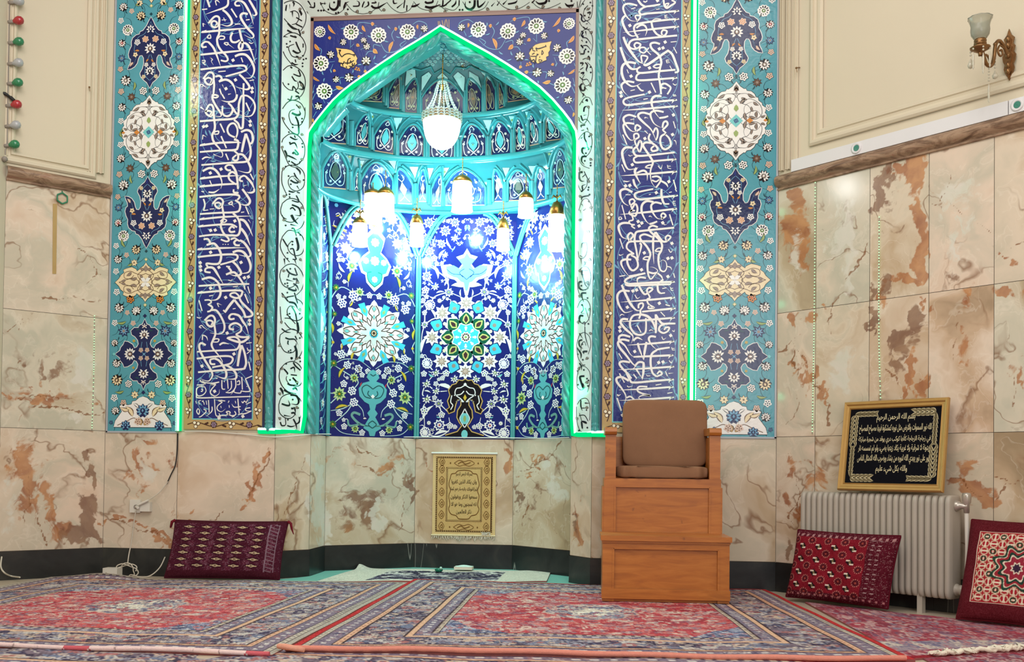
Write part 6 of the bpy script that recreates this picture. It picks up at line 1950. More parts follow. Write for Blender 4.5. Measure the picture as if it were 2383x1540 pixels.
TIER2 = [(742, 805, 329, 334, 300, 270, 800, 250, 'b'), (826, 857, 338, 342, 300, 285, 855, 266, 'b'), (870, 915, 349, 357, 316, 309, 903, 279, 'b'), (928, 985, 364, 369, 329, 322, 962, 291, 'b'), (999.5, 1057, 372, 373, 330, 328, 1028, 300, 'b'),
         (1075, 1131, 369, 366, 329, 322, 1097, 290, 'b'), (1144, 1189, 363, 358, 321, 312, 1161, 284, 'b'), (1200, 1226, 355, 349, 300, 316, 1206, 275, 'b'), (1233, 1256, 338, 333, 280, 300, 1236, 265, 'b'), (1271, 1308, 327, 322, 280, 300, 1270, 262, 'b')]
TIER3 = [(832, 889, 233, 236, 232, 200, 888, 190, 'd'), (903, 929, 249, 252, 215, 190, 934, 176, 'd'), (941, 970, 260, 262, 215, 200, 968, 184, 'd'), (982, 1078, 268, 268, 228, 228, 1030, 186, 'd'), (1089, 1122, 268, 266, 200, 215, 1093, 184, 'd'),
         (1132, 1154, 261, 258, 190, 210, 1131, 173, 'd'), (1162, 1174, 250, 246, 200, 215, 1160, 187, 'd'), (1182, 1236, 236, 228, 196, 222, 1182, 190, 'd')]


def arch_top(x, A):
    xl, xr, yl, yr, sl_, sr_, xa, ya = A[:8]
    if x <= xa:
        t = (x - xl) / max(xa - xl, 1e-3)
        return sl_ + (ya - sl_) * math.sin(min(1, max(0, t)) * PI / 2) ** 0.85
    t = (xr - x) / max(xr - xa, 1e-3)
    return sr_ + (ya - sr_) * math.sin(min(1, max(0, t)) * PI / 2) ** 0.85


def little_arch(P, A, col):
    xl, xr, yl, yr, sl_, sr_, xa, ya, kind = A
    n = max(3, int((xr - xl) / 5))
    xs_ = np.linspace(xl, xr, n + 1)
    for a, b in zip(xs_[:-1], xs_[1:]):
        ba, bb = yl + (yr - yl) * (a - xl) / (xr - xl), yl + (yr - yl) * (b - xl) / (xr - xl)
        ta, tb = arch_top(a, A), arch_top(b, A)
        k = max(1, int(max(ba - ta, bb - tb) / 9))
        for j in range(k):
            f0, f1 = j / k, (j + 1) / k
            P.mb.face([P.map(a, ba + (ta - ba) * f0, 0.0015), P.map(b, bb + (tb - bb) * f0, 0.0015), P.map(b, bb + (tb - bb) * f1, 0.0015), P.map(a, ba + (ta - ba) * f1, 0.0015)], col)

    def L_(u, v):
        xx = (xl + xr) / 2 + u * (xr - xl) / 2
        xx += (xa - (xl + xr) / 2) * max(0, v) ** 1.6
        yb = yl + (yr - yl) * (xx - xl) / (xr - xl)
        return (xx, yb + (ya - yb) * v)
    w = xr - xl
    ink = {'p': lin((176, 206, 216)), 'b': WHITE, 'd': lin((170, 178, 150)), 'w': WHITE, 's': WHITE, 'l': WHITE}[kind]
    lw = 1.6 if kind != 'd' else 1.3
    hh = 9
    body = {'p': lin((62, 76, 66)), 'b': lin((90, 190, 200)), 'd': lin((112, 108, 92)), 'w': lin((90, 190, 200)), 's': lin((110, 170, 120)), 'l': lin((120, 180, 120))}[kind]
    if kind in 'sl':
        P.poly([L_(u, v) for u, v in ((0, 0.2), (0.5, 0.4), (0, 0.62), (-0.5, 0.4))], ink, hh)
        P.poly([L_(u, v) for u, v in ((0, 0.28), (0.28, 0.4), (0, 0.55), (-0.28, 0.4))], body, hh + 1)
        for s in (1, -1):
            P.line([L_(s * 0.7, 0.05), L_(s * 0.3, 0.12), L_(0, 0.2)], lw, ink, hh)
            P.line([L_(0, 0.62), L_(s * 0.4, 0.72), L_(s * 0.2, 0.82)], lw, ink, hh)
        return
    for s in (1, -1):
        P.line([L_(0, 0.16), L_(s * 0.35, 0.07), L_(s * 0.72, 0.12), L_(s * 0.82, 0.34), L_(s * 0.7, 0.5)], lw, ink, hh)
        P.line([L_(0, 0.16), L_(s * 0.42, 0.3), L_(s * 0.5, 0.42)], lw * 1.3, ink, hh, 1, 0.3)
        P.line([L_(s * 0.5, 0.42), L_(s * 0.3, 0.66), L_(0, 0.74)], lw, ink, hh)
        P.line([L_(0, 0.82), L_(s * 0.2, 0.86), L_(0, 0.95)], lw, ink, hh)
        if w > 24:
            for u, v in ((0.4, 0.18), (0.78, 0.42), (0.62, 0.64)):
                c = L_(s * u, v)
                P.ros(c[0], c[1], 2.8, ink, OLIVE, OLIVE, 5, 0.2, None, hh)
    P.poly([L_(u, v) for u, v in ((0, 0.2), (0.3, 0.34), (0.4, 0.46), (0.18, 0.62), (0, 0.74), (-0.18, 0.62), (-0.4, 0.46), (-0.3, 0.34))], body, hh + 0.5)
    c = L_(0, 0.45)
    P.ros(c[0], c[1], max(2.0, w * 0.09), OLIVE if kind != 'd' else lin((190, 150, 110)), SPLIT, SPLIT, 5, 0.3, None, hh + 1)
    P.dia(*L_(0, 0.16), 2.4, ink, hh + 1)


RIBC = lin((64, 150, 158))
for nm, T, y_top in (('lower_tier', TIER1, 380), ('middle_tier', TIER2, 275), ('upper_tier', TIER3, 190)):
    mb = MB()
    P = Pat(vmap, mb, 0.0007)
    for i, A in enumerate(T):
        little_arch(P, A, lin((28, 38, 84)) if nm != 'lower_tier' or A[8] == 'p' else lin((36, 66, 120)))
        xl, xr, yl, yr, sl_, sr_, xa, ya, kind = A
        wd = 4.6 if nm != 'lower_tier' else 5.2
        xs_ = np.linspace(xl, xr, 11)
        top = [(x, arch_top(x, A) - 2) for x in xs_]
        P.rib([(xl - 2, yl + 2)] + [(xl - 2, sl_)] + top[1:-1] + [(xr + 2, sr_)] + [(xr + 2, yr + 2)], wd, RIBC, 0.014, smooth=False)
        P.line([(xl, yl + 1), (xr, yr + 1)], 2.2, lin((190, 150, 120)), 4, smooth=False)
        P.line([(xl + 0.5, yl)] + [(x, arch_top(x, A) + 1.2) for x in xs_] + [(xr - 0.5, yr)], 1.0, lin((190, 160, 130)), 3, smooth=False)
        if i + 1 < len(T):
            B_ = T[i + 1]
            gx = (xr + B_[0]) / 2
            gs = (sr_ + B_[4]) / 2
            P.rib([(gx, (yr + B_[2]) / 2 + 3), (gx, gs - 4)], max(3.5, (B_[0] - xr) * 0.55), RIBC, 0.02, smooth=False)
            xa2, ya2 = B_[6], B_[7]
            if nm != 'upper_tier' and B_[0] - xr < 20:
                ty = min(ya, ya2) - 9
                tl, tr = gx + (xa - gx) * 0.34, gx + (xa2 - gx) * 0.34
                P.poly([(gx, gs - 12), (tl, ty + 4), (tr, ty + 4)], lin((170, 226, 228)), 2)
                P.line([(gx, gs - 12), (tl, ty + 4), (tr, ty + 4), (gx, gs - 12)], 1.6, lin((24, 74, 88)), 3, smooth=False)
                P.ros(gx + ((tl + tr) / 2 - gx) * 0.5, gs + (ty - gs) * 0.66, 3.0, OLIVE, SPLIT, SPLIT, 4, 0.4, None, 4)
                for tx, ax in ((tl, xa), (tr, xa2)):
                    P.rib([(gx, gs - 8), (gx + (ax - gx) * 0.3, gs + (ty - gs) * 0.6), (gx + (ax - gx) * 0.8, ty + 1)], 3.4, RIBC, 0.02)
    mb.build(nm, M_TILEV, vault)
# crown: kites, zigzag and star pattern
mb = MB()
P = Pat(vmap, mb, 0.0007)
z1 = lambda x, y: (960 + x / 4.436, 40 + y / 4.436)
z3 = lambda x, y: (715 + x / 5.134, 30 + y / 5.134)
z4 = lambda x, y: (1020 + x / 5.132, 30 + y / 5.132)
kites = [[z1(90, 610), z1(165, 560), z1(200, 600), z1(90, 770)], [z1(250, 620), z1(305, 570), z1(370, 630), z1(315, 770)], [z1(415, 610), z1(470, 560), z1(545, 620), z1(530, 780)],
         [z3(1180, 690), z3(1290, 655), z3(1300, 780), z3(1165, 880)], [z3(1010, 660), z3(1190, 600), z3(1160, 665), z3(985, 805)], [z4(365, 690), z4(480, 760), z4(520, 900), z4(365, 800)], [z4(480, 650), z4(560, 665), z4(655, 840), z4(525, 730)], [z4(265, 590), z4(325, 600), z4(310, 690), z4(270, 660)]]
for k in kites:
    P.poly(k, lin((176, 226, 228)), 2)
    P.line(k + [k[0]], 2.0, lin((20, 72, 86)), 3, smooth=False)
    c = (sum(q[0] for q in k) / 4, sum(q[1] for q in k) / 4)
    P.sflower(c[0], c[1], 5.4, lin((70, 74, 44)), YELL, None, 6, 0.3, 3)
    P.leaf(c[0], c[1], 1.9, 10, 4, lin((60, 70, 44)), None, 3)
    P.leaf(c[0], c[1], -1.2, 9, 4, lin((60, 70, 44)), None, 3)
zg = [z3(985, 610), z3(1235, 560), z3(1235, 640), z3(1335, 610), z3(1345, 700)]
zg2 = [z1(80, 550), z1(185, 512), z1(220, 585), z1(300, 540), z1(390, 600), z1(450, 520), z1(560, 530), z1(600, 500)]
P.rib([(905, 160), (930, 152), (953, 146), (956, 158), *zg2], 4.0, RIBC, 0.014, smooth=False)
P.rib([(1097, 153), (1110, 160), (1140, 172), (1165, 190)], 4.0, RIBC, 0.014, smooth=False)
random.seed(4)
for r in range(9):
    y = 100 + r * 7.2
    hw = 6 + r * 12.5
    n = int(hw / 6.2)
    for i in range(-n, n + 1):
        x = 1025 + (i + 0.5 * (r % 2)) * 12.2
        if abs(x - 1025) > hw or y > 150 + abs(x - 1025) * 0.06:
            continue
        P.disc(x, y, 4.6, lin((120, 190, 190)) if (i + r) % 3 else lin((70, 150, 160)), 2, 6, 3.8, 0.5)
        P.disc(x, y, 2.4, lin((20, 66, 80)), 3, 6, 2.0)
        P.disc(x, y, 1.2, lin((190, 220, 214)), 4, 5, 1.0)
        P.line([(x - 6, y - 3), (x, y - 5.4), (x + 6, y - 3)], 1.3, lin((16, 60, 76)), 1.5, smooth=False)
mb.build('crown', M_TILEV, vault)

# ------------------------------------------------------------------ lamps of the niche
M_SHADE = glow('lit_frosted_glass', (240, 255, 255), 9.0)
M_BOWL = glow('lit_crystal', (240, 255, 255), 3.2)
M_CRYS = plain('crystal_bead', (206, 222, 216), 0.05, spec=1.0, var=0.2, vscale=80)
LC = (0.40, 1.0, 1.0)


def pend(px, py_cap, py_top, py_bot, y, wpx, ceil_py, e, label):
    """pendant: gold cap, frosted shade open below, thin chain up to the vault"""
    q = onY(px, py_top, y)
    b = onY(px, py_bot, y)
    sc = F_PX / ((np.array(q) - CAM) @ C_F)
    r = wpx / 2 / sc
    x, zt, zb = float(q[0]), float(q[2]), float(b[2])
    zc = float(onY(px, py_cap, y)[2])
    up = vault_hit(px, ceil_py)
    root = thing('pendant_lamp', label, 'lamp', (x, y, zb), group='lit pendant lamps in the niche')
    m = MB()
    m.lathe((x, y, 0), [(0.003, zc + 0.012), (0.008, zc + 0.01), (0.010, zc), (r * 0.45, zc - 0.004), (r * 0.8, (zc + zt) / 2), (r * 0.98, zt), (r * 0.9, zt - 0.004), (0.004, zt - 0.004)], 18)
    m.build('brass_cap', M_GOLD, root)
    m = MB()
    m.lathe((x, y, 0), [(0.004, zt - 0.004), (r * 0.86, zt - 0.004), (r * 0.95, zt - 0.02), (r, zb + 0.02), (r * 1.04, zb), (r * 0.6, zb + 0.004), (0.004, zb + 0.006)], 20, ruffle=(4, 0.03, 8))
    m.build('glass_shade', M_SHADE, root)
    m = MB()
    m.tube([(x, y, zc), (x, y, zc + 0.14)], 0.0028, 6)
    for k in range(5):
        m.ball((x, y, zc + 0.02 + k * 0.028), 0.006, 6)
    m.build('chain', M_GOLD, root)
    # gilt leaf ornament under the cap, as the lower lamps have
    if 'lower' in label or 'low' in label:
        m = MB()
        for a in (0.5, 1.57, 2.64):
            m.tube([(x, y, zc + 0.03), (x + 0.03 * math.cos(a), y - 0.02, zc + 0.045), (x + 0.045 * math.cos(a), y - 0.025, zc + 0.02)], [0.006, 0.008, 0.002], 6)
        m.build('leaf_ornament', M_GOLD, root)
    light('lamp_light', 'POINT', (x, y + 0.10 * (y > 0.58), zb - 0.04), e * 2.6, LC, 0.05)


pend(897, 436, 452, 500, 0.70, 42, 400, 7, 'lit pendant lamp with a brass cap left of the niche centre, the higher one')
pend(838, 505, 520, 572, 0.60, 36, 440, 4, 'lit pendant lamp hanging low nearest the left cheek of the niche')
pend(868, 440, 452, 520, 0.78, 44, 400, 5, 'lit pendant lamp against the left slanted face of the niche')
pend(970, 500, 520, 572, 0.80, 32, 470, 4, 'lit pendant lamp hanging low by the left back corner of the niche')
pend(1076, 408, 424, 492, 0.62, 48, 396, 7, 'lit pendant lamp hanging high before the centre of the back face')
pend(1171, 508, 532, 582, 0.72, 30, 470, 3.5, 'lit pendant lamp hanging low by the right back corner of the niche')
pend(1224, 446, 462, 505, 0.55, 36, 400, 3.5, 'lit pendant lamp with a domed brass cap right of the niche centre, the higher one')
pend(1296, 470, 500, 582, 0.52, 40, 440, 4, 'lit pendant lamp hanging low nearest the right cheek of the niche')
# crystal basket chandelier at the crown
yc = 0.40
c = onY(1028, 300, yc)
x = float(c[0])
zf = lambda py: float(onY(1028, py, yc)[2])
root = thing('crystal_chandelier', 'lit crystal basket chandelier hanging from the crown of the arch', 'chandelier', (x, yc, zf(346)))
R = 44 / (F_PX / ((c - CAM) @ C_F))
m = MB()
zt, zb = zf(283), zf(347)
m.lathe((x, yc, 0), [(0.004, zb)] + [(R * math.sin(a) ** 0.8, zb + (zt - zb) * (1 - math.cos(a))) for a in np.linspace(0.15, PI / 2, 10)] + [(R * 0.9, zt + 0.004), (0.01, zt + 0.004)], 24)
m.build('lit_bowl', M_BOWL, root)
m = MB()
for k in range(3):
    m.tube([(x + (R + 0.004) * math.cos(a), yc + (R + 0.004) * math.sin(a), zt + 0.006 + k * 0.022) for a in np.linspace(0, 2 * PI, 33)[:-1]], 0.004, 6, closed=True)
m.build('brass_rings', M_GOLD, root)
m = MB()
for j in range(3):
    m.tube([(x + (R + 0.006) * math.cos(a), yc + (R + 0.006) * math.sin(a), zt + 0.012 + j * 0.02 + 0.004 * math.cos(22 * a)) for a in np.linspace(0, 2 * PI, 133)[:-1]], [0.0045 + 0.004 * math.cos(22 * a) ** 2 for a in np.linspace(0, 2 * PI, 133)[:-1]], 6, closed=True)
m.build('crystal_rim', M_CRYS, root)
for k in range(12):
    a = 2 * PI * k / 12
    ps, rs = [], []
    for t in np.linspace(0, 1, 79):
        rr = R * (0.95 - 0.75 * t ** 1.3) * (1 - 0.25 * math.sin(PI * t))
        ps.append((x + rr * math.cos(a), yc + rr * math.sin(a), zt + 0.06 + (zf(190) - zt - 0.06) * t))
        rs.append(0.0012 + (0.0048 if k % 2 else 0.006) * abs(math.sin(PI * 13 * t)))
    m = MB()
    m.tube(ps, rs, 6)
    m.build('crystal_strand', M_CRYS, root)
m = MB()
zcup = zf(103)
m.tube([(x, yc, zf(196)), (x, yc, zcup)], 0.0035, 6)
for k in range(14):
    m.ball((x, yc, zf(196) + (zcup - zf(196)) * k / 14), 0.007, 6)
m.lathe((x, yc, zf(196)), [(0.012, 0.0), (0.03, -0.012), (0.02, -0.03), (0.006, -0.05)], 12)
m.build('chain', M_GOLD, root)
m = MB()
cu = vault_hit(1026, 96)
m.lathe((x, yc, zcup), [(0.004, -0.035), (0.03, -0.03), (0.075, 0.0), (0.08, 0.012), (0.05, 0.016)], 20)
m.build('ceiling_cup', M_GOLD, root)
light('lamp_light', 'POINT', (x, yc - 0.02, zb - 0.05), 9, LC, 0.06)
light('lamp_light', 'POINT', (x, yc - 0.1, zf(230)), 1.0, LC, 0.05)
# ------------------------------------------------------------------ carpets: the knots' colours are worked out on a grid of points
def paint_mesh(name, V, nu, nv, cols, mat, parent=None, back=None, attr=True):
    """grid mesh (nv+1 rows of nu+1 points) with a colour per point"""
    V = np.asarray(V, float).reshape(-1, 3)
    i = np.arange((nu + 1) * (nv + 1)).reshape(nv + 1, nu + 1)
    F = np.stack([i[:-1, :-1], i[:-1, 1:], i[1:, 1:], i[1:, :-1]], -1).reshape(-1, 4)
    me = bpy.data.meshes.new(name)
    me.vertices.add(len(V))
    me.vertices.foreach_set('co', V.astype(np.float32).ravel())
    me.loops.add(F.size)
    me.loops.foreach_set('vertex_index', F.astype(np.int32).ravel())
    me.polygons.add(len(F))
    me.polygons.foreach_set('loop_start', np.arange(0, F.size, 4, dtype=np.int32))
    me.polygons.foreach_set('use_smooth', np.ones(len(F), bool))
    me.update(calc_edges=True)
    me.materials.append(mat)
    c = np.asarray(cols, float).reshape(-1, 3) / 255.0
    c = np.where(c <= 0.04045, c / 12.92, ((c + 0.055) / 1.055) ** 2.4)
    at = me.color_attributes.new('Col', 'FLOAT_COLOR', 'POINT')
    at.data.foreach_set('color', np.concatenate([c, np.ones((len(c), 1))], 1).astype(np.float32).ravel())
    return put(name, me, parent)


def C3(*c):
    return np.array(c, float)


class Knots:
    """a rug's face, w x h metres, painted in knots"""

    def __init__(self, w, h, du, dv, ground):
        self.w, self.h = w, h
        self.nu, self.nv = int(w / du), int(h / dv)
        self.x, self.y = np.meshgrid(np.linspace(0, w, self.nu + 1), np.linspace(0, h, self.nv + 1))
        self.c = np.zeros(self.x.shape + (3,)) + np.array(ground, float)
        self.rg = np.random.default_rng(int(w * 1000) + int(h * 77))

    def where(self, mask, col):
        self.c[mask] = col

    def edge(self):
        return np.minimum(np.minimum(self.x, self.w - self.x), np.minimum(self.y, self.h - self.y))

    def motifs(self, mask, n, cols, smin=0.012, smax=0.034, lw=0.0, asp=2.2):
        """small woven leaves and flowers inside mask"""
        idx = np.argwhere(mask)
        if len(idx) == 0:
            return
        du, dv = self.w / self.nu, self.h / self.nv
        pick = self.rg.integers(0, len(idx), n)
        for j in pick:
            r, q = idx[j]
            s = self.rg.uniform(smin, smax)
            a = self.rg.choice([0, 0.5, 1.0, 1.57, 2.2, 2.7])
            e = self.rg.uniform(1.0, asp)
            kr, kq = int(s * e / dv) + 1, int(s * e / du) + 1
            r0, r1, q0, q1 = max(r - kr, 0), min(r + kr + 1, self.nv + 1), max(q - kq, 0), min(q + kq + 1, self.nu + 1)
            X = self.x[r0:r1, q0:q1] - self.x[r, q]
            Y = self.y[r0:r1, q0:q1] - self.y[r, q]
            u, v = X * math.cos(a) + Y * math.sin(a), -X * math.sin(a) + Y * math.cos(a)
            d = np.sqrt((u / (s * e)) ** 2 + (v / s) ** 2)
            m = mask[r0:r1, q0:q1]
            col = np.array(cols[self.rg.integers(0, len(cols))], float)
            sub = self.c[r0:r1, q0:q1]
            kind = self.rg.random()
            if kind < 0.45:
                sub[(d < 1) & m] = col
                sub[(d < 0.45) & m] = np.array(cols[self.rg.integers(0, len(cols))], float)
            elif kind < 0.75:
                sub[(d < 1) & (d > 0.55) & m] = col
            else:
                sub[(np.abs(v - 0.4 * s * np.sin(u / s * 1.6)) < 0.22 * s) & (np.abs(u) < s * e) & m] = col

    def grain(self, amt=9):
        self.c += self.rg.normal(0, amt, self.c.shape[:2])[..., None]
        self.c = np.clip(self.c, 0, 255)
        return self.c


WOOL_R = [(176, 62, 72), (196, 84, 88), (158, 52, 62), (206, 110, 104)]
MIX1 = [(222, 206, 190), (122, 124, 148), (70, 62, 92), (214, 178, 160), (148, 156, 172), (186, 80, 82), (196, 186, 170), (92, 80, 100), (206, 120, 96)]


def persian(w, h, du, dv, seed, spand=(124, 128, 154), field=(186, 72, 80), rim=(186, 52, 54), med=1.0):
    K = Knots(w, h, du, dv, field)
    K.rg = np.random.default_rng(seed)
    e = K.edge()
    bands = [(0.0, 0.035, rim), (0.035, 0.065, (198, 184, 166)), (0.065, 0.15, (128, 112, 128)), (0.15, 0.185, (216, 170, 140)), (0.185, 0.41, (112, 96, 108)), (0.41, 0.445, (216, 172, 142)), (0.445, 0.52, (124, 112, 130)), (0.52, 0.55, (206, 186, 164))]
    for a, b, c in bands:
        K.where((e >= a) & (e < b), c)
    along = np.where(np.minimum(K.x, w - K.x) < np.minimum(K.y, h - K.y), K.y, K.x)
    for a, b, c, per in ((0.04, 0.06, (96, 84, 96), 0.05), (0.095, 0.12, (212, 202, 196), 0.075), (0.47, 0.495, (208, 198, 196), 0.07), (0.525, 0.545, (110, 92, 96), 0.045), (0.16, 0.175, (176, 120, 100), 0.06)):
        K.where((e >= a) & (e < b) & ((along % per) < per * 0.42), c)
    for a in (0.035, 0.065, 0.15, 0.185, 0.41, 0.445, 0.52, 0.55):
        K.where(np.abs(e - a) < 0.0035, (70, 52, 58))
    mb_ = (e >= 0.19) & (e < 0.405)
    K.motifs(mb_, int(w * h * 260), [(196, 184, 178), (156, 150, 162), (78, 68, 90), (170, 110, 108), (176, 160, 156), (116, 120, 142), (196, 170, 152), (70, 60, 78), (134, 116, 128)], 0.012, 0.036)
    K.motifs((e >= 0.07) & (e < 0.148), int(w * h * 40), [(176, 160, 160), (96, 86, 110), (160, 120, 124)], 0.008, 0.016)
    K.motifs((e >= 0.448) & (e < 0.518), int(w * h * 40), [(176, 160, 160), (96, 86, 110), (160, 120, 124)], 0.008, 0.016)
    f = e >= 0.553
    X, Y = (K.x - w / 2) / (w / 2 - 0.553), (K.y - h / 2) / (h / 2 - 0.553)
    th = np.arctan2(Y, X)
    rr = np.sqrt(X ** 2 + Y ** 2) * (1 + 0.05 * np.cos(8 * th))
    lob = 0.035 * np.sin(14 * th)
    corner = f & (np.abs(X) ** 1.5 + np.abs(Y) ** 1.5 > 1.42 + lob)
    K.where(corner, spand)
    K.motifs(f & ~corner, int(w * h * 300), [(204, 170, 160), (158, 60, 68), (200, 104, 100), (150, 116, 128), (214, 186, 172), (196, 88, 88), (150, 70, 84), (178, 120, 122), (184, 150, 150), (176, 64, 74), (206, 120, 116)], 0.01, 0.034)
    K.motifs(corner, int(w * h * 110), [(186, 180, 186), (100, 104, 134), (176, 110, 114), (150, 156, 176), (84, 84, 110)], 0.012, 0.034)
    for a, c in ((0.36, (196, 160, 150)), (0.34, (120, 112, 130)), (0.30, (176, 100, 104)), (0.25, (92, 84, 106)), (0.19, (214, 200, 182))):
        K.where(f & (np.sqrt((X * 1.0) ** 2 + (Y * 1.0) ** 2) * (1 + 0.06 * np.cos(10 * th)) < a * 1.0), c)
    K.motifs(f & (rr < 0.33), int(w * h * 60), [(214, 196, 184), (104, 96, 116), (176, 84, 88), (150, 146, 160), (200, 172, 160)], 0.012, 0.034)
    K.motifs(f & (rr < 0.18), 40, [(232, 220, 204), (206, 186, 168), (120, 110, 130)], 0.012, 0.03)
    return K


def lay(K, corners, z, name, label, group=None, bumps=(), mat=None, cat='carpet', wav=0.003):
    """corners: back-left, back-right, front-right, front-left on the floor"""
    bl, br, fr, fl_ = [np.array(p, float) for p in corners]
    U, Vv = (K.x / K.w)[..., None], (K.y / K.h)[..., None]
    P = (1 - Vv) * ((1 - U) * bl + U * br) + Vv * ((1 - U) * fl_ + U * fr)
    Z = np.full(K.x.shape, z) + wav * np.sin(K.x * 5 + K.y * 2.3) * np.sin(K.y * 4.1 + 0.7) + wav * 0.6 * np.sin(K.x * 13 + 1.0)
    for bx, by, sx, sy, hh in bumps:
        Z += hh * np.exp(-((P[..., 0] - bx) / sx) ** 2 - ((P[..., 1] - by) / sy) ** 2)
    c = (bl + br + fr + fl_) / 4
    root = thing(name, label, cat, (c[0], c[1], 0), group=group)
    o = paint_mesh('pile', np.concatenate([P, Z[..., None]], -1), K.nu, K.nv, K.grain(), mat or M_CLOTH, root)
    m = MB()
    rim = [(P[0, :, :], Z[0, :]), (P[:, -1, :], Z[:, -1]), (P[-1, ::-1, :], Z[-1, ::-1]), (P[::-1, 0, :], Z[::-1, 0])]
    top, bot = [], []
    for p, zz in rim:
        for a, b in zip(p[::3], zz[::3]):
            top.append((a[0], a[1], b))
            bot.append((a[0], a[1], 0.001))
    m.grid([top + top[:1], bot + bot[:1]], lin((150, 90, 86)), 0, False)
    m.build('selvage', M_CLOTH, root)
    return root, P, Z


def fz(px, py):
    q = onZ(px, py)
    return (float(q[0]), float(q[1]))


E_FR = fz(2100, 1541)
rootB, PB_, ZB_ = lay(persian(2.55, 2.9, 0.0055, 0.0125, 5), [(-0.19, 0.085), (2.30, -0.04), (2.56, -2.60), (-0.178, -2.83)], 0.016, 'persian_carpet', 'red medallion carpet under the wooden pulpit with a salmon bound front edge', 'Persian carpets on the floor')
rootA, PA_, ZA_ = lay(persian(2.6, 2.8, 0.0055, 0.0125, 9, spand=(132, 136, 160), field=(200, 88, 94), rim=(176, 164, 152)), [(-2.74, -0.33), (-0.2, -0.105), (-0.205, -2.93), (-2.78, -2.96)], 0.012, 'persian_carpet', 'faded red medallion carpet with a cream centre in front of the dark kilim bolster', 'Persian carpets on the floor',
                      bumps=((-2.38, -0.30, 0.22, 0.12, 0.035),))
KC = Knots(1.5, 1.25, 0.0055, 0.011, (160, 84, 94))
KC.rg = np.random.default_rng(13)
KC.motifs(KC.edge() > -1, 1500, [(176, 110, 118), (138, 62, 76), (186, 140, 144), (150, 56, 72), (126, 84, 104), (198, 160, 156), (170, 70, 84), (140, 120, 136)], 0.012, 0.04)
KC.where((KC.y > 0.96) & (KC.y < 1.12), (156, 138, 146))
KC.motifs((KC.y > 0.96) & (KC.y < 1.12), 160, [(180, 120, 124), (120, 110, 134), (196, 180, 170)], 0.012, 0.03)
KC.where(KC.y > 1.21, (150, 40, 52))
rootC, PC_, ZC_ = lay(KC, [(2.46, -0.62), (3.42, -1.36), (3.66, -1.95), (2.56, -2.54)], 0.008, 'persian_carpet', 'faded rose carpet with a white fringe before the radiator', 'Persian carpets on the floor')
KD = Knots(1.8, 1.2, 0.007, 0.014, (148, 78, 90))
KD.motifs(KD.edge() > -1, 1500, [(176, 120, 126), (130, 64, 80), (186, 150, 150), (150, 60, 76), (126, 100, 116)], 0.012, 0.04)
lay(KD, [(2.62, -2.50), (3.8, -1.88), (3.85, -2.7), (2.66, -3.5)], 0.005, 'persian_carpet', 'dull red carpet at the right foot of the picture below the white fringe', 'Persian carpets on the floor')
lay(persian(5.0, 1.5, 0.009, 0.014, 17, field=(140, 118, 128)), [(-2.9, -2.85), (2.62, -2.60), (2.62, -4.0), (-2.9, -4.3)], 0.004, 'persian_carpet', 'grey purple carpet running below the front edges of the two red carpets', 'Persian carpets on the floor')
# bound edges: a roll of salmon and of white along the front
m = MB()
m.tube([(p[0], p[1] - 0.004, z + 0.006 + 0.006 * math.sin(i * 0.11)) for i, (p, z) in enumerate(zip(PB_[-1, ::8], ZB_[-1, ::8]))], 0.0125, 8, lin((218, 140, 122)))
m.build('bound_edge', M_CLOTH, rootB)
m = MB()
q = fz(705, 1526)
m.tube([(-0.21, -2.83, 0.03), (-0.17, -2.86, 0.034), (-0.08, -2.875, 0.026), (q[0], q[1], 0.018)], [0.012, 0.014, 0.011, 0.004], 8, lin((226, 160, 136)))
m.build('folded_corner', M_CLOTH, rootB)
m = MB()
for s in range(22):
    a, b = s / 22, (s + 1) / 22
    k = len(PA_[-1]) - 1
    seg = PA_[-1, int(a * k):int(b * k) + 4:4]
    m.tube([(p[0], p[1] - 0.002, 0.018 + 0.004 * math.sin(p[0] * 7)) for p in seg], 0.011, 8, lin((236, 206, 200) if s not in (14, 21) else (206, 100, 108)))
m.build('bound_edge', M_CLOTH, rootA)
# white fringe
m = MB()
random.seed(8)
a, b = np.array(fz(2168, 1532)), np.array((3.62, -1.96))
d = (b - a) / np.linalg.norm(b - a)
for k in range(4):
    pts = []
    for t in np.linspace(0, 1, 40):
        p = a + (b - a) * t
        pts.append((p[0] + 0.010 * math.sin(t * 60 + k * 1.7), p[1] + 0.012 * math.cos(t * 47 + k * 2.1), 0.022 + 0.007 * math.sin(t * 71 + k)))
    m.tube(pts, 0.009, 6, lin((238, 226, 206)))
for k in range(46):
    p = a + (b - a) * random.random()
    q = random.uniform(-0.9, 0.9)
    m.tube([(p[0], p[1], 0.02), (p[0] - 0.02 * q, p[1] + random.uniform(-0.03, 0.03), 0.034), (p[0] + 0.035 * q, p[1] + random.uniform(-0.06, 0.05), 0.024)], [0.006, 0.005, 0.002], 5, lin((238, 226, 206)))
m.build('fringe', M_CLOTH, rootC)
bpy.data.objects[m and 'fringe']['kind'] = 'stuff'

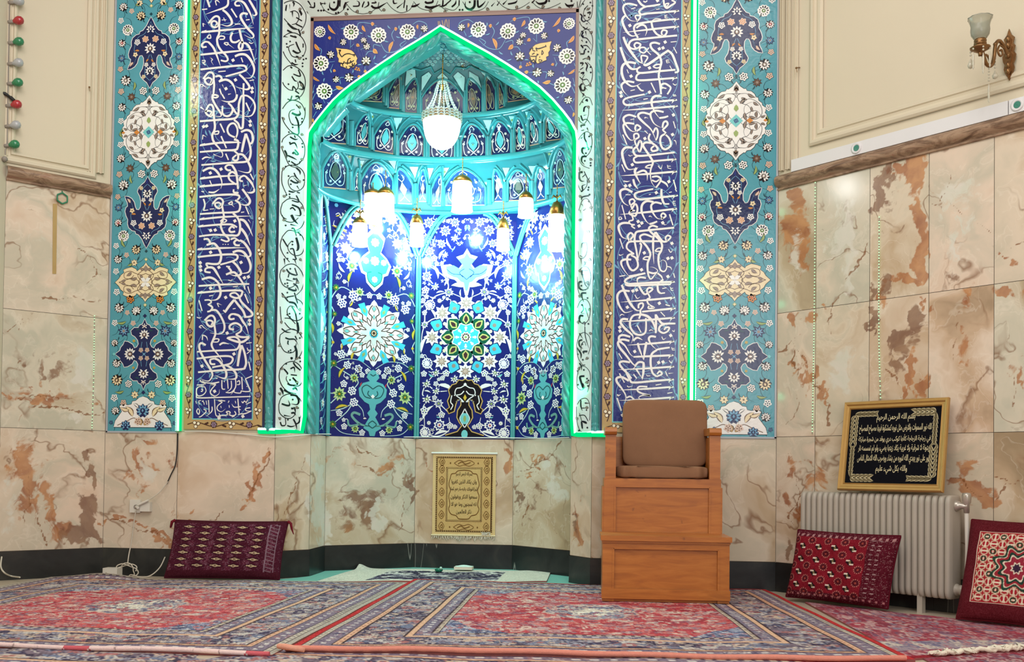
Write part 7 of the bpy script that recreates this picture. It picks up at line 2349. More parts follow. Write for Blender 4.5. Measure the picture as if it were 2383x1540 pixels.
# mint mat and small white rug in the niche
m = MB()
m.face([(SL + 0.1, 0.02, 0.004), (SR - 0.02, 0.02, 0.004), (NR - 0.01, YA, 0.004), (NR - 0.01, Y0, 0.004), (BR, YB - 0.01, 0.004), (BL, YB - 0.01, 0.004), (NL + 0.01, Y0, 0.004), (NL + 0.01, YA, 0.004)], lin((120, 172, 156)))
m.face([(-1.35, -0.13, 0.004), (-0.6, -0.13, 0.004), (-0.9, 0.02, 0.004), (SL + 0.1, 0.02, 0.004)], lin((120, 172, 156)))
tag(m.build('floor_mat', M_CLOTH), 'mint green mat covering the floor of the prayer niche', 'mat')
K = Knots(1.55, 0.95, 0.006, 0.012, (206, 198, 180))
e = K.edge()
inn = (K.x > 0.3) & (K.x < 1.2) & (K.y > 0.16) & (K.y < 0.86)
K.where(inn, (190, 182, 176))
K.motifs(inn, 420, [(44, 40, 60), (70, 62, 84), (214, 206, 196), (120, 112, 124), (52, 46, 60)], 0.02, 0.05)
K.motifs(e < 0.14, 60, [(190, 182, 166), (216, 206, 190)], 0.01, 0.03)
c4 = [fz(836, 1326), fz(1283, 1331), fz(1272, 1356), fz(735, 1356)]
rg, PR_, ZR_ = lay(K, c4, 0.012, 'prayer_rug', 'white and black prayer rug lying on the mint mat in the niche', None, bumps=((c4[0][0], c4[0][1], 0.06, 0.06, 0.035), (c4[1][0], c4[1][1], 0.05, 0.06, 0.04)), cat='rug')

# ------------------------------------------------------------------ cushions
def pillow(name, label, cat, p0, p1, top, thick, painter, n=(150, 96), ears=None, group=None, edge_col=(90, 24, 34), mat=None):
    """p0, p1 the lower corners, top the middle of the upper edge; painter(u, v) gives the cover's colours"""
    p0, p1, top = [np.array(p, float) for p in (p0, p1, top)]
    ax, mid = p1 - p0, (p0 + p1) / 2
    up = top - mid
    nr = np.cross(ax, up)
    nr = nr / np.linalg.norm(nr)
    if nr[1] > 0:
        nr = -nr
    root = thing(name, label, cat, mid, group=group)
    u, v = np.meshgrid(np.linspace(0, 1, n[0] + 1), np.linspace(0, 1, n[1] + 1))
    a, b = 2 * u - 1, 2 * v - 1
    prof = np.clip((1 - np.abs(a) ** 5) * (1 - np.abs(b) ** 4), 0, 1) ** 0.5
    shr = 1 - 0.03 * (1 - np.abs(b) ** 2) * np.abs(a) ** 3
    sag = 1 - 0.035 * (1 - np.abs(a) ** 2) * np.abs(b) ** 3
    base = mid + ((a * shr)[..., None] * ax / 2) + (((b * sag + 1) / 2)[..., None] * up)
    wr = 0.004 * np.sin(a * 9 + b * 4) * prof + 0.003 * np.sin(b * 13 - a * 5) * prof
    F = base + nr * ((prof * thick * 0.5 + wr)[..., None])
    Bk = base - nr * ((prof * thick * 0.5)[..., None])
    paint_mesh('cover', F, n[0], n[1], painter(u, v), mat or M_CLOTH, root)
    k = 6
    paint_mesh('back_cover', Bk[::k, ::-k].copy(), n[0] // k, n[1] // k, np.zeros((n[1] // k + 1, n[0] // k + 1, 3)) + np.array(edge_col, float), mat or M_CLOTH, root)
    if ears is not False:
        m = MB()
        rim = [F[0, i] for i in range(0, n[0] + 1, 3)] + [F[i, -1] for i in range(0, n[1] + 1, 3)] + [F[-1, i] for i in range(n[0], -1, -3)] + [F[i, 0] for i in range(n[1], -1, -3)]
        m.tube(rim, 0.006, 6, lin(edge_col), closed=True)
        m.build('piping', mat or M_CLOTH, root)
    return root, F, nr


rgn = np.random.default_rng(3)


def speck(c, amt=10):
    return np.clip(c + rgn.normal(0, amt, c.shape[:2])[..., None], 0, 255)


def kilim(u, v):
    c = np.zeros(u.shape + (3,)) + C3(74, 26, 42)
    st = np.abs(((u * 5.6 + 0.1 * np.sin(v * 30)) % 1) - 0.5)
    c[(st > 0.36)] = (88, 34, 52)
    g = rgn.random(u.shape)
    c[(st > 0.3) & (g > 0.86)] = (140, 106, 120)
    c[(g > 0.97)] = (126, 92, 104)
    c[(v < 0.12) | (v > 0.94)] = (70, 24, 36)
    for i in range(5):
        for j in range(7):
            cx, cy = 0.135 + i * 0.158 + (j - 3) * 0.004, 0.20 + j * 0.112
            du, dv = np.abs(u - cx) / 0.046, np.abs(v - cy + 0.10 * (u - cx)) / 0.030
            c[(du * 0.7 + dv * 0.7 < 1.15)] = (60, 22, 36)
            c[(dv < 0.62 * np.exp(-(du / 0.42) ** 2) + 0.16) & (du < 1)] = (196, 176, 140)
            c[(du < 0.2) & (dv < 0.42)] = (78, 30, 46)
            c[(du < 0.09) & (dv < 0.2)] = (190, 170, 120)
    e = (u > 0.86) & (u < 0.95) & (v > 0.1) & (v < 0.93)
    c[e & (((v * 16 + u * 8) % 1) < 0.16)] = (134, 112, 122)
    c[e & (np.abs(u - 0.865) < 0.006)] = (130, 104, 116)
    c[e & (np.abs(u - 0.945) < 0.005)] = (130, 104, 116)
    return speck(c, 7)


a, b = fz(380, 1351), fz(652, 1354)
bol, FB, nB = pillow('kilim_bolster', 'dark plum kilim bolster leaning on the black baseboard under the left inscription', 'cushion', (a[0], a[1] + 0.02, 0.02), (b[0], b[1] - 0.02, 0.02), ((a[0] + b[0]) / 2 + 0.02, -0.10, 0.425), 0.10, kilim, (260, 130), edge_col=(70, 22, 36))
for q, d in ((FB[-1, 0], -1), (FB[-1, -1], 1)):
    m = MB()
    m.tube([q, q + np.array([d * 0.022, -0.01, -0.012]), q + np.array([d * 0.03, -0.012, -0.05]), q + np.array([d * (0.045 if d > 0 else 0.034), -0.012, -0.09 if d > 0 else -0.055])], [0.012, 0.011, 0.008, 0.003], 6, lin((110, 30, 40)))
    m.build('corner_tassel', M_CLOTH, bol)


def turkmen(u, v):
    c = np.zeros(u.shape + (3,)) + C3(128, 26, 40)
    bd = (u > 0.76) | (v > 0.9) | (v < 0.1) | (u < 0.03)
    c[bd] = (84, 20, 34)
    g = rgn.random(u.shape)
    c[bd & (g > 0.93)] = (150, 110, 112)
    for i in range(5):
        for j in range(9):
            cx, cy = 0.04 + i * 0.168 + (0.084 if j % 2 else 0), 0.10 + j * 0.094
            if cx > 0.74 or cy > 0.9:
                continue
            du, dv = (u - cx) / 0.036, (v - cy) / 0.05
            d = np.sqrt(du ** 2 + dv ** 2)
            if j % 2 == 0:
                c[d < 1.0] = (84, 24, 34)
                th = np.arctan2(dv, du)
                c[(d < 1.15) & (d > 0.85) & (np.cos(th * 12) > 0)] = (190, 120, 110)
                c[d < 0.28] = (160, 70, 60)
            else:
                c[(np.abs(du) + np.abs(dv) < 1.1)] = (40, 20, 26)
                c[(np.abs(du + 0.45 * np.sign(dv)) < 0.5) & (np.abs(np.abs(dv) - 0.5) < 0.22)] = (226, 208, 190)
                c[(np.abs(du) < 0.25) & (np.abs(dv) < 0.35)] = (120, 110, 70)
    for x in (0.81, 0.87):
        t = (v * 15) % 1
        c[(np.abs(u - x - 0.02 * (t - 0.5)) < 0.015) & (np.abs(t - 0.5) < 0.10) & (v > 0.08) & (v < 0.92)] = (170, 142, 142)
    t = (u * 17) % 1
    c[(np.abs(v - 0.93 - 0.025 * (t - 0.5)) < 0.02) & (np.abs(t - 0.5) < 0.2)] = (166, 122, 122)
    c[(np.abs(v - 0.06) < 0.014) & (np.abs(t - 0.5) < 0.18)] = (170, 110, 112)
    return speck(c, 8)


a, b = fz(1822, 1398), fz(2066, 1428)
tp = (np.array(onW(1850, 1228, 1, 0.30)) + np.array(onW(2106, 1252, 1, 0.30))) / 2
pillow('carpet_cushion', 'deep red carpet-faced cushion tilted against the front of the radiator', 'cushion', (a[0] + 0.02, a[1], 0.03), (b[0], b[1], 0.03), tp, 0.12, turkmen, (220, 140), edge_col=(86, 18, 32))


def girih(u, v):
    c = np.zeros(u.shape + (3,)) + C3(92, 26, 34)
    f = (u > 0.125) & (u < 0.875) & (v > 0.15) & (v < 0.86)
    c[f] = (160, 34, 44)
    e = np.minimum(np.minimum(u - 0.125, 0.875 - u) / 1, np.minimum(v - 0.15, 0.86 - v))
    c[f & (e < 0.010)] = (214, 190, 170)
    cell = 0.075
    x, y = ((u - 0.5) / cell), ((v - 0.505) / cell)
    fx, fy = x - np.round(x), y - np.round(y)
    ring = np.maximum(np.abs(fx), np.abs(fy)) + 0.4 * np.minimum(np.abs(fx), np.abs(fy))
    par = (np.round(x) + np.round(y)) % 2
    ff = f & (e > 0.02)
    c[ff & (ring > 0.40) & (ring < 0.54)] = (206, 176, 150)
    c[ff & (par == 0) & (np.abs(fy) < 0.10) & (np.abs(fx) < 0.38)] = (222, 200, 178)
    c[ff & (par == 1) & (np.abs(fx) < 0.10) & (np.abs(fy) < 0.38)] = (222, 200, 178)
    c[ff & (par == 1) & (np.hypot(np.abs(fy) - 0.32, fx) < 0.15)] = (222, 200, 178)
    c[ff & (par == 0) & (np.hypot(np.abs(fx) - 0.32, fy) < 0.15)] = (222, 200, 178)
    gsel = ((np.round(x) * 3 + np.round(y) * 5) % 7) < 2
    c[ff & gsel & (ring > 0.2) & (ring < 0.38)] = (40, 66, 48)
    R = np.hypot(u - 0.5, v - 0.505)
    th = np.arctan2(v - 0.505, u - 0.5)
    S = R * (1 + 0.16 * np.cos(8 * th))
    for r, col in ((0.20, (40, 66, 52)), (0.175, (214, 194, 172)), (0.165, (150, 40, 50)), (0.14, (36, 60, 50)), (0.115, (220, 200, 180)), (0.10, (150, 44, 60)), (0.05, (220, 200, 180)), (0.035, (60, 40, 60))):
        c[ff & (S < r)] = col
    return speck(c, 8)


a = np.array(fz(2226, 1447))
dirw = np.array([0.73, -0.68])
dirw /= np.linalg.norm(dirw)
b = a + dirw * 0.62
tl = np.array(onW(2262, 1209, 1, 0.12))
tp = tl + np.array([dirw[0], dirw[1], 0]) * 0.31
pillow('carpet_cushion', 'square maroon-bordered cushion with a red, white and green star, right of the radiator', 'cushion', (a[0], a[1], 0.02), (b[0], b[1], 0.02), tp, 0.13, girih, (240, 200), edge_col=(90, 24, 32))

# ------------------------------------------------------------------ wooden pulpit chair
pa, pb = onZ(1401, 1398, 0.02)[:2], onZ(1697, 1404.5, 0.02)[:2]
pu = (pb - pa) / np.linalg.norm(pb - pa)
PW = float(np.linalg.norm(pb - pa))
rz = math.atan2(pu[1], pu[0])
pul = thing('pulpit_chair', 'wooden pulpit chair with steps, armrests and brown cushions standing on the right carpet', 'pulpit', (pa[0], pa[1], 0.02), rz)
MI = pul.matrix_world


def loc_build(m, name, mat, parent):
    m.v = [tuple(MI @ Vector(p)) for p in m.v]
    return m.build(name, mat, parent)


def beveled(o, w=0.006, seg=2):
    md = o.modifiers.new('bevel', 'BEVEL')
    md.width = w
    md.segments = seg
    md.limit_method = 'ANGLE'
    return o


def panel_front(m, x0, x1, z0, z1, y, fr=0.062, top=0.045, bot=0.0):
    """board frame with a sunk panel and a raised bead round it"""
    xi0, xi1, zi0, zi1 = x0 + fr, x1 - fr, z0 + bot, z1 - top
    m.box((x0, y, z0), (xi0, y + 0.03, z1))
    m.box((xi1, y, z0), (x1, y + 0.03, z1))
    m.box((xi0, y, zi1), (xi1, y + 0.03, z1))
    if bot:
        m.box((xi0, y, z0), (xi1, y + 0.03, zi0))
    m.box((xi0, y + 0.016, zi0), (xi1, y + 0.03, zi1))
    for p, q in (((xi0, zi0), (xi0, zi1)), ((xi1, zi0), (xi1, zi1)), ((xi0, zi1), (xi1, zi1))):
        m.bar((p[0], y + 0.004, p[1]), (q[0], y + 0.004, q[1]), 0.006, 0.008, (0, 1, 0))
    return xi0, xi1, zi0, zi1


T1, T2, DP = 0.405, 0.755, 0.36
m = MB()
panel_front(m, 0.0, PW, 0.0, T1 - 0.03, 0.0, 0.066, 0.048)
m.box((0.0, 0.03, 0.0), (0.025, DP + 0.02, T1 - 0.03))
m.box((PW - 0.025, 0.03, 0.0), (PW, DP + 0.02, T1 - 0.03))
beveled(loc_build(m, 'lower_step', M_WOOD, pul), 0.002)
m = MB()
m.box((-0.004, -0.014, 0.018), (PW + 0.004, 0.012, 0.078))
m.box((0.02, 0.01, 0.0), (PW - 0.02, 0.03, 0.02))
beveled(loc_build(m, 'skirting', M_WOOD, pul), 0.003)
m = MB()
m.box((-0.012, -0.022, T1 - 0.032), (PW + 0.012, DP + 0.01, T1))
m.box((-0.004, -0.01, T1 - 0.046), (PW + 0.004, 0.01, T1 - 0.032))
beveled(loc_build(m, 'step_board', M_WOOD, pul), 0.004)
m = MB()
UX0, UX1 = 0.012, PW - 0.006
panel_front(m, UX0, UX1, T1, T2, DP, 0.072, 0.052)
m.box((UX0 - 0.01, DP + 0.004, T1), (UX0, DP + 0.44, T2 - 0.055))
m.box((UX1, DP + 0.004, T1), (UX1 + 0.01, DP + 0.44, T2 - 0.055))
m.box((UX0, DP + 0.03, 0.02), (UX0 + 0.025, DP + 0.44, T2))
m.box((UX1 - 0.025, DP + 0.03, 0.02), (UX1, DP + 0.44, T2))
m.box((UX0 + 0.02, DP + 0.02, T2 - 0.02), (UX1 - 0.02, DP + 0.44, T2))
beveled(loc_build(m, 'seat_box', M_WOOD, pul), 0.002)
for x0, x1 in ((UX0 + 0.006, UX0 + 0.076), (UX1 - 0.076, UX1 - 0.006)):
    m = MB()
    m.box((x0, DP, T2 - 0.001), (x1, DP + 0.05, 1.045))
    m.box((x0 + 0.01, DP + 0.05, T2), (x0 + 0.03, DP + 0.40, 1.03))
    prof = [(0.0, 1.038), (-0.022, 1.042), (-0.03, 1.058), (-0.024, 1.078), (0.0, 1.088), (0.42, 1.094), (0.42, 1.05)]
    A_, B_ = [(x0 - 0.004, DP + a, z) for a, z in prof], [(x1 + 0.004, DP + a, z) for a, z in prof]
    m.face(A_), m.face(B_[::-1])
    for i in range(len(prof)):
        j = (i + 1) % len(prof)
        m.face([A_[i], B_[i], B_[j], A_[j]])
    beveled(loc_build(m, 'armrest', M_WOOD, pul), 0.003)
m = MB()
m.box((UX0 + 0.03, DP + 0.40, T2), (UX1 - 0.03, DP + 0.43, 1.04))
beveled(loc_build(m, 'backrest', M_WOOD, pul), 0.004)
M_SUEDE = plain('brown_suede', (142, 104, 78), 0.9, spec=0.1, var=0.1, vscale=9, bmp=0.25, bscale=300)


def soft_box(name, x0, x1, y0, y1, z0, z1, r, lean=0.0, wav=0.0):
    m = MB()
    nx, nz, ny = 26, 18, 8
    n = 40
    rows = []

    def sp(a, b, k=5.0):
        c, s = math.cos(a), math.sin(a)
        return math.copysign(abs(c) ** (2 / k), c), math.copysign(abs(s) ** (2 / k), s)
    for i in range(17):
        th = -PI / 2 + PI * i / 16
        cz, sz = sp(th, 0, r)
        row = []
        for j in range(n):
            a = 2 * PI * j / n
            cx, sy = sp(a, 0, r)
            x, y, z = (x0 + x1) / 2 + (x1 - x0) / 2 * cx * cz, (y0 + y1) / 2 + (y1 - y0) / 2 * sy * cz, (z0 + z1) / 2 + (z1 - z0) / 2 * sz
            y += lean * (z - z0) + wav * math.sin(x * 31) * (z - z0) + wav * 0.4 * math.sin(x * 67 + 1)
            row.append((x, y, z))
        rows.append(row)
    m.grid(rows, (1, 1, 1), 0, True, True)
    return loc_build(m, name, M_SUEDE, pul)


soft_box('seat_cushion', UX0 + 0.078, UX1 - 0.078, DP - 0.012, DP + 0.30, T2 + 0.001, T2 + 0.085, 7.0, 0, 0.06)
soft_box('back_cushion', UX0 + 0.128, UX1 - 0.055, DP + 0.27, DP + 0.37, T2 + 0.08, 1.292, 9.0, 0.04)

# ------------------------------------------------------------------ radiator, with the picture standing on it
M_RAD = plain('grey_enamel', (178, 168, 154), 0.4, var=0.06, vscale=8)
r0 = np.array(onW(1876, 1145, 1, 0.13))
r1 = np.array(onW(2226, 1150, 1, 0.13))
rd = r1 - r0
RL = float(np.linalg.norm(rd[:2]))
rd = np.array([rd[0], rd[1], 0]) / RL
RT, RB = float((r0[2] + r1[2]) / 2), 0.10
rad = thing('radiator', 'pale grey column radiator standing against the right marble wall', 'radiator', (r0[0], r0[1], 0))
NS = 25
m = MB()
# one section: rounded slab seen edge-on, two columns with a slot between
t = RL / NS
prof = []
for (cy, cz, a0) in ((0.045, RT - 0.05, 0), (-0.045, RT - 0.05, 90), (-0.045, RB + 0.05, 180), (0.045, RB + 0.05, 270)):
    for q in range(6):
        a = math.radians(a0 + q * 18)
        prof.append((cy + 0.03 * math.cos(a), cz + 0.05 * math.sin(a)))
for w, sc in ((t * 0.5, 0.86), (t * 0.38, 0.97), (t * 0.2, 1.0), (-t * 0.2, 1.0), (-t * 0.38, 0.97), (-t * 0.5, 0.86)):
    pass
rows = []
for w, g in ((-t * 0.49, 0.034), (-t * 0.40, 0.010), (-t * 0.24, 0.0), (t * 0.24, 0.0), (t * 0.40, 0.010), (t * 0.49, 0.034)):
    row = []
    for py, pz in prof:
        k = 1 - g / 0.075
        p = r0 + rd * (t / 2 + w) + N_R * (py * k)
        row.append((p[0], p[1], (RT + RB) / 2 + (pz - (RT + RB) / 2) * (1 - g / 0.3)))
    rows.append(row)
m.grid(rows, (1, 1, 1), 0, True, True)
m.face(rows[0][::-1]), m.face(rows[-1])
sec = m.build('section', M_RAD, rad)
for i in range(1, NS):
    c = sec.copy()
    COL.objects.link(c)
    c.parent = rad
    c.matrix_parent_inverse = sec.matrix_parent_inverse
    c.location = Vector(rd * t * i)
for px in (2158, 1930):
    k = (px - 1876) / 350
    m = MB()
    c = r0 + rd * (RL * k)
    p = c + N_R * 0.03
    m.bar((p[0], p[1], 0), (p[0], p[1], RB + 0.06), 0.016, 0.02, N_R)
    m.build('foot', M_RAD, rad)
m = MB()
e = r0 + rd * RL
m.lathe((e[0], e[1], RT - 0.06), [(0.001, -0.01), (0.03, -0.01), (0.034, 0.004), (0.026, 0.02), (0.018, 0.03), (0.018, 0.07), (0.001, 0.07)], 14, axis=rd)
v = e + rd * 0.06
m.lathe((v[0], v[1], RT - 0.10), [(0.001, 0), (0.016, 0), (0.018, 0.05), (0.024, 0.06), (0.026, 0.10), (0.022, 0.115), (0.001, 0.118)], 14)
M_CHROME = plain('worn_nickel', (186, 176, 164), 0.3, 0.5, var=0.15)
tag(m.build('valve', M_CHROME, rad), 'metal valve')
m = MB()
m.lathe((e[0], e[1], RB + 0.055), [(0.001, -0.01), (0.032, -0.01), (0.036, 0.006), (0.026, 0.018), (0.03, 0.024), (0.03, 0.05), (0.001, 0.05)], 14, axis=rd)
m.build('lower_plug', M_RAD, rad)
m = MB()
m.tube([(v[0], v[1], RT - 0.10), (v[0] + 0.004, v[1] - 0.004, RT - 0.3), (v[0], v[1], 0.02)], 0.013, 8)
m.build('pipe', M_WHITE, rad)


# --- Arabic letters for the printed verses (joined by their place in the word)
AF = {}
for ch, st, k in (('ا', 0xFE8D, 2), ('أ', 0xFE83, 2), ('إ', 0xFE87, 2), ('ب', 0xFE8F, 4), ('ة', 0xFE93, 2), ('ت', 0xFE95, 4), ('ث', 0xFE99, 4), ('ج', 0xFE9D, 4), ('ح', 0xFEA1, 4), ('خ', 0xFEA5, 4), ('د', 0xFEA9, 2), ('ذ', 0xFEAB, 2), ('ر', 0xFEAD, 2), ('ز', 0xFEAF, 2),
                  ('س', 0xFEB1, 4), ('ش', 0xFEB5, 4), ('ص', 0xFEB9, 4), ('ض', 0xFEBD, 4), ('ط', 0xFEC1, 4), ('ظ', 0xFEC5, 4), ('ع', 0xFEC9, 4), ('غ', 0xFECD, 4), ('ف', 0xFED1, 4), ('ق', 0xFED5, 4), ('ك', 0xFED9, 4), ('ل', 0xFEDD, 4), ('م', 0xFEE1, 4), ('ن', 0xFEE5, 4),
                  ('ه', 0xFEE9, 4), ('و', 0xFEED, 2), ('ى', 0xFEEF, 2), ('ي', 0xFEF1, 4), ('ئ', 0xFE89, 4), ('ء', 0xFE80, 1), ('ﻻ', 0xFEFB, 2)):
    AF[ch] = (st, k)


def shape(text):
    out = []
    for wd in text.replace('لا', 'ﻻ').split(' '):
        g = []
        for i, c in enumerate(wd):
            if c not in AF:
                g.append(c)
                continue
            st, k = AF[c]
            p = i > 0 and wd[i - 1] in AF and AF[wd[i - 1]][1] == 4 and k > 1
            n = i < len(wd) - 1 and wd[i + 1] in AF and AF[wd[i + 1]][1] > 1 and k == 4
            g.append(chr(st + (3 if p and n else 1 if p else 2 if n else 0)))
        out.append(''.join(g)[::-1])
    return ' '.join(out[::-1])


def letters(mb, text, place, u0, u1, v0, v1, col, bold=0.0):
    """sets one line of text into the box u0..u1, v0..v1 of a surface"""
    cu = bpy.data.curves.new('line', 'FONT')
    cu.body = shape(text)
    cu.offset = bold
    cu.resolution_u = 3
    o = bpy.data.objects.new('line', cu)
    COL.objects.link(o)
    dg = bpy.context.evaluated_depsgraph_get()
    dg.update()
    me = bpy.data.meshes.new_from_object(o.evaluated_get(dg))
    co = np.array([v.co[:] for v in me.vertices])
    lo, hi = co.min(0), co.max(0)
    for p in me.polygons:
        mb.face([place(u0 + (co[i][0] - lo[0]) / (hi[0] - lo[0]) * (u1 - u0), v0 + (co[i][1] - lo[1]) / (hi[1] - lo[1]) * (v1 - v0)) for i in p.vertices], col)
    bpy.data.objects.remove(o)
    bpy.data.curves.remove(cu)
    bpy.data.meshes.remove(me)


# framed verse in gold thread on black
q_bl, q_br = np.array(onW(1952, 1141, 1, 0.19)), np.array(onW(2197, 1147, 1, 0.19))
q_tl, q_tr = np.array(onW(1970, 938, 1, 0.05)), np.array(onW(2212, 926, 1, 0.05))
pic = thing('framed_calligraphy', 'gilt framed verse in pale gold thread on black, standing on the radiator', 'picture', (q_bl + q_br) / 2)
FW_, FH_ = float(np.linalg.norm(q_br - q_bl)), float(np.linalg.norm(q_tl - q_bl))
f_n = np.cross(q_br - q_bl, q_tl - q_bl)
f_n /= np.linalg.norm(f_n)
if f_n @ (CAM - q_bl) < 0:
    f_n = -f_n


def fpl(u, v, h=0.0):
    return (1 - v) * ((1 - u) * q_bl + u * q_br) + v * ((1 - u) * q_tl + u * q_tr) + f_n * h


m = MB()
bw, bh = 0.062, 0.085
prof = [(0.0, 0.0), (0.0, 0.02), (0.15, 0.028), (0.4, 0.026), (0.55, 0.018), (0.8, 0.016), (0.9, 0.02), (1.0, 0.012), (1.0, 0.0)]
rows = [[], [], [], [], []]
for k, (cu_, cv_) in enumerate(((0, 0), (1, 0), (1, 1), (0, 1), (0, 0))):
    for a, h in prof:
        rows[k].append(fpl(cu_ + (bw * a if cu_ == 0 else -bw * a), cv_ + (bh * a if cv_ == 0 else -bh * a), h))
m.grid(rows, (1, 1, 1), 0, False)
m.face([fpl(0, 0, 0), fpl(0, 1, 0), fpl(1, 1, 0), fpl(1, 0, 0)])
m.build('gilt_frame', M_GILT, pic)
m = MB()
m.face([fpl(bw, bh, 0.008), fpl(1 - bw, bh, 0.008), fpl(1 - bw, 1 - bh, 0.008), fpl(bw, 1 - bh, 0.008)], lin((16, 16, 22)))
THREAD = lin((214, 200, 160))
lp = lambda u, v: fpl(u, v, 0.0095)
for txt, a, b, c, d in (('بسم الله الرحمن الرحيم', 0.33, 0.70, 0.755, 0.855), ('الله نور السموات والارض مثل نوره كمشكوة فيها مصباح المصباح', 0.165, 0.855, 0.63, 0.735), ('في زجاجة الزجاجة كأنها كوكب دري يوقد من شجرة مباركة', 0.165, 0.855, 0.52, 0.62),
                        ('زيتونة لا شرقية ولا غربية يكاد زيتها يضيء ولو لم تمسسه نار', 0.17, 0.855, 0.41, 0.51), ('نور على نور يهدي الله لنوره من يشاء ويضرب الله الامثال للناس', 0.17, 0.855, 0.295, 0.40), ('والله بكل شيء عليم', 0.36, 0.66, 0.185, 0.285)):
    letters(m, txt, lp, a, b, c, d, THREAD, 0.012)
P = Pat(lambda u, v, h: fpl(u, v, 0.0085 + h), m)
for cu_, cv_, su, sv in ((0.10, 0.13, 1, 1), (0.90, 0.13, -1, 1), (0.10, 0.87, 1, -1), (0.90, 0.87, -1, -1)):
    for i in range(5):
        for s in (-1, 1):
            P.leaf(cu_ + su * (0.012 + i * 0.042), cv_ + sv * 0.012, math.atan2(sv * 0.5 * s, su), 0.075, 0.04, lin((120, 108, 80)), THREAD, 2, 0.3 * s)
    for i in range(7):
        for s in (-1, 1):
            P.leaf(cu_ + su * 0.012, cv_ + sv * (0.02 + i * 0.047), math.atan2(sv, su * 0.35 * s), 0.085, 0.03, lin((120, 108, 80)), THREAD, 2, 0.3 * s)
m.build('embroidered_cloth', M_CLOTH, pic)

# ------------------------------------------------------------------ small gold tapestry on the back wall of the niche
yt = YB - 0.012
t_tl, t_br = onY(1008, 1055, yt), onY(1152, 1247, yt)
x0, x1, z1, z0 = float(t_tl[0]), float(t_br[0]), float(t_tl[2]), float(t_br[2])
tap = thing('wall_tapestry', 'small gold woven tapestry of black script hanging at the back of the niche', 'tapestry', ((x0 + x1) / 2, yt, z0))
m = MB()
GOLDC = lin((206, 172, 112))
m.box((x0, yt, z0), (x1, yt + 0.006, z1), lin((222, 196, 140)))
TP = lambda u, v, h=0.0: (x0 + (x1 - x0) * u, yt - 0.0006 - h, z0 + (z1 - z0) * v)
P = Pat(lambda u, v, h: TP(u, v, h), m)


def trect(a, b, c, d, col, h):
    P.poly([(a, c), (b, c), (b, d), (a, d)], col, h)


trect(0.05, 0.95, 0.04, 0.965, lin((70, 44, 26)), 1)
trect(0.075, 0.925, 0.06, 0.945, GOLDC, 2)
trect(0.215, 0.785, 0.17, 0.835, lin((70, 44, 26)), 3)
trect(0.24, 0.76, 0.19, 0.815, lin((208, 178, 118)), 4)
for i in range(40):
    for a, hor in ((0.05, 0), (0.938, 0), (0.216, 1), (0.76, 1)):
        v = 0.05 + i * 0.0228 if not hor else 0.18 + i * 0.0162
        trect(a + 0.003, a + 0.02, v, v + 0.010, GOLDC, 4.5)
for i in range(30):
    for v, hor in ((0.042, 0), (0.948, 0), (0.172, 1), (0.817, 1)):
        u = 0.06 + i * 0.0295 if not hor else 0.23 + i * 0.0183
        trect(u, u + 0.013, v + 0.002, v + 0.016, GOLDC, 4.5)
BRC = lin((120, 86, 46))
for s in (0, 1):
    for v in (0.11, 0.25, 0.39, 0.53, 0.67, 0.81, 0.90):
        u = 0.145 if s == 0 else 0.855
        P.line([(u - 0.045, v), (u, v + 0.05), (u + 0.045, v), (u, v - 0.05), (u - 0.045, v)], 0.008, BRC, 4)
        P.line([(u - 0.02, v - 0.01), (u + 0.01, v + 0.02), (u + 0.02, v - 0.015), (u - 0.01, v - 0.02)], 0.01, BRC, 5)
for v in (0.10, 0.885):
    P.line([(0.34, v), (0.42, v + 0.035), (0.5, v + 0.02), (0.58, v + 0.035), (0.66, v), (0.58, v - 0.035), (0.5, v - 0.02), (0.42, v - 0.035), (0.34, v)], 0.008, BRC, 4)
    P.line([(0.40, v - 0.01), (0.46, v + 0.015), (0.52, v - 0.01), (0.60, v + 0.01)], 0.012, BRC, 5)
    for u in (0.28, 0.72):
        P.dia(u, v, 0.014, BRC, 4)
for s in (1, -1):
    P.line([(0.5 + s * x, v) for x, v in ((0.0, 0.80), (0.1, 0.79), (0.14, 0.76), (0.2, 0.75), (0.22, 0.70), (0.24, 0.62), (0.215, 0.55), (0.24, 0.48), (0.22, 0.38), (0.24, 0.32), (0.2, 0.26), (0.12, 0.24), (0.08, 0.205), (0.0, 0.2))], 0.012, BRC, 5)
for i, (txt, a, b) in enumerate((('بسم الله الرحمن الرحيم', 0.37, 0.63), ('وان يكاد الذين كفروا', 0.30, 0.70), ('ليزلقونك بابصارهم لما', 0.29, 0.71), ('سمعوا الذكر ويقولون', 0.29, 0.71), ('انه لمجنون وما هو الا', 0.30, 0.70), ('ذكر للعالمين', 0.38, 0.62))):
    v = 0.715 - i * 0.092
    letters(m, txt, lambda u, v: TP(u, v, 6 * HS), a, b, v, v + 0.062, lin((40, 26, 14)), 0.012)
m.build('woven_cloth', M_CLOTH, tap)
m = MB()
m.tube([(x0 - 0.012, yt - 0.004, z1 + 0.004), (x1 + 0.012, yt - 0.004, z1 + 0.004)], 0.0085, 8)
m.build('hanging_rod', M_WHITE, tap)
m = MB()
m.tube([(x0 - 0.006, yt - 0.004, z0), (x1 + 0.002, yt - 0.004, z0)], 0.007, 8, lin((226, 208, 168)))
m.build('lower_rod', M_CLOTH, tap)
m = MB()
random.seed(2)
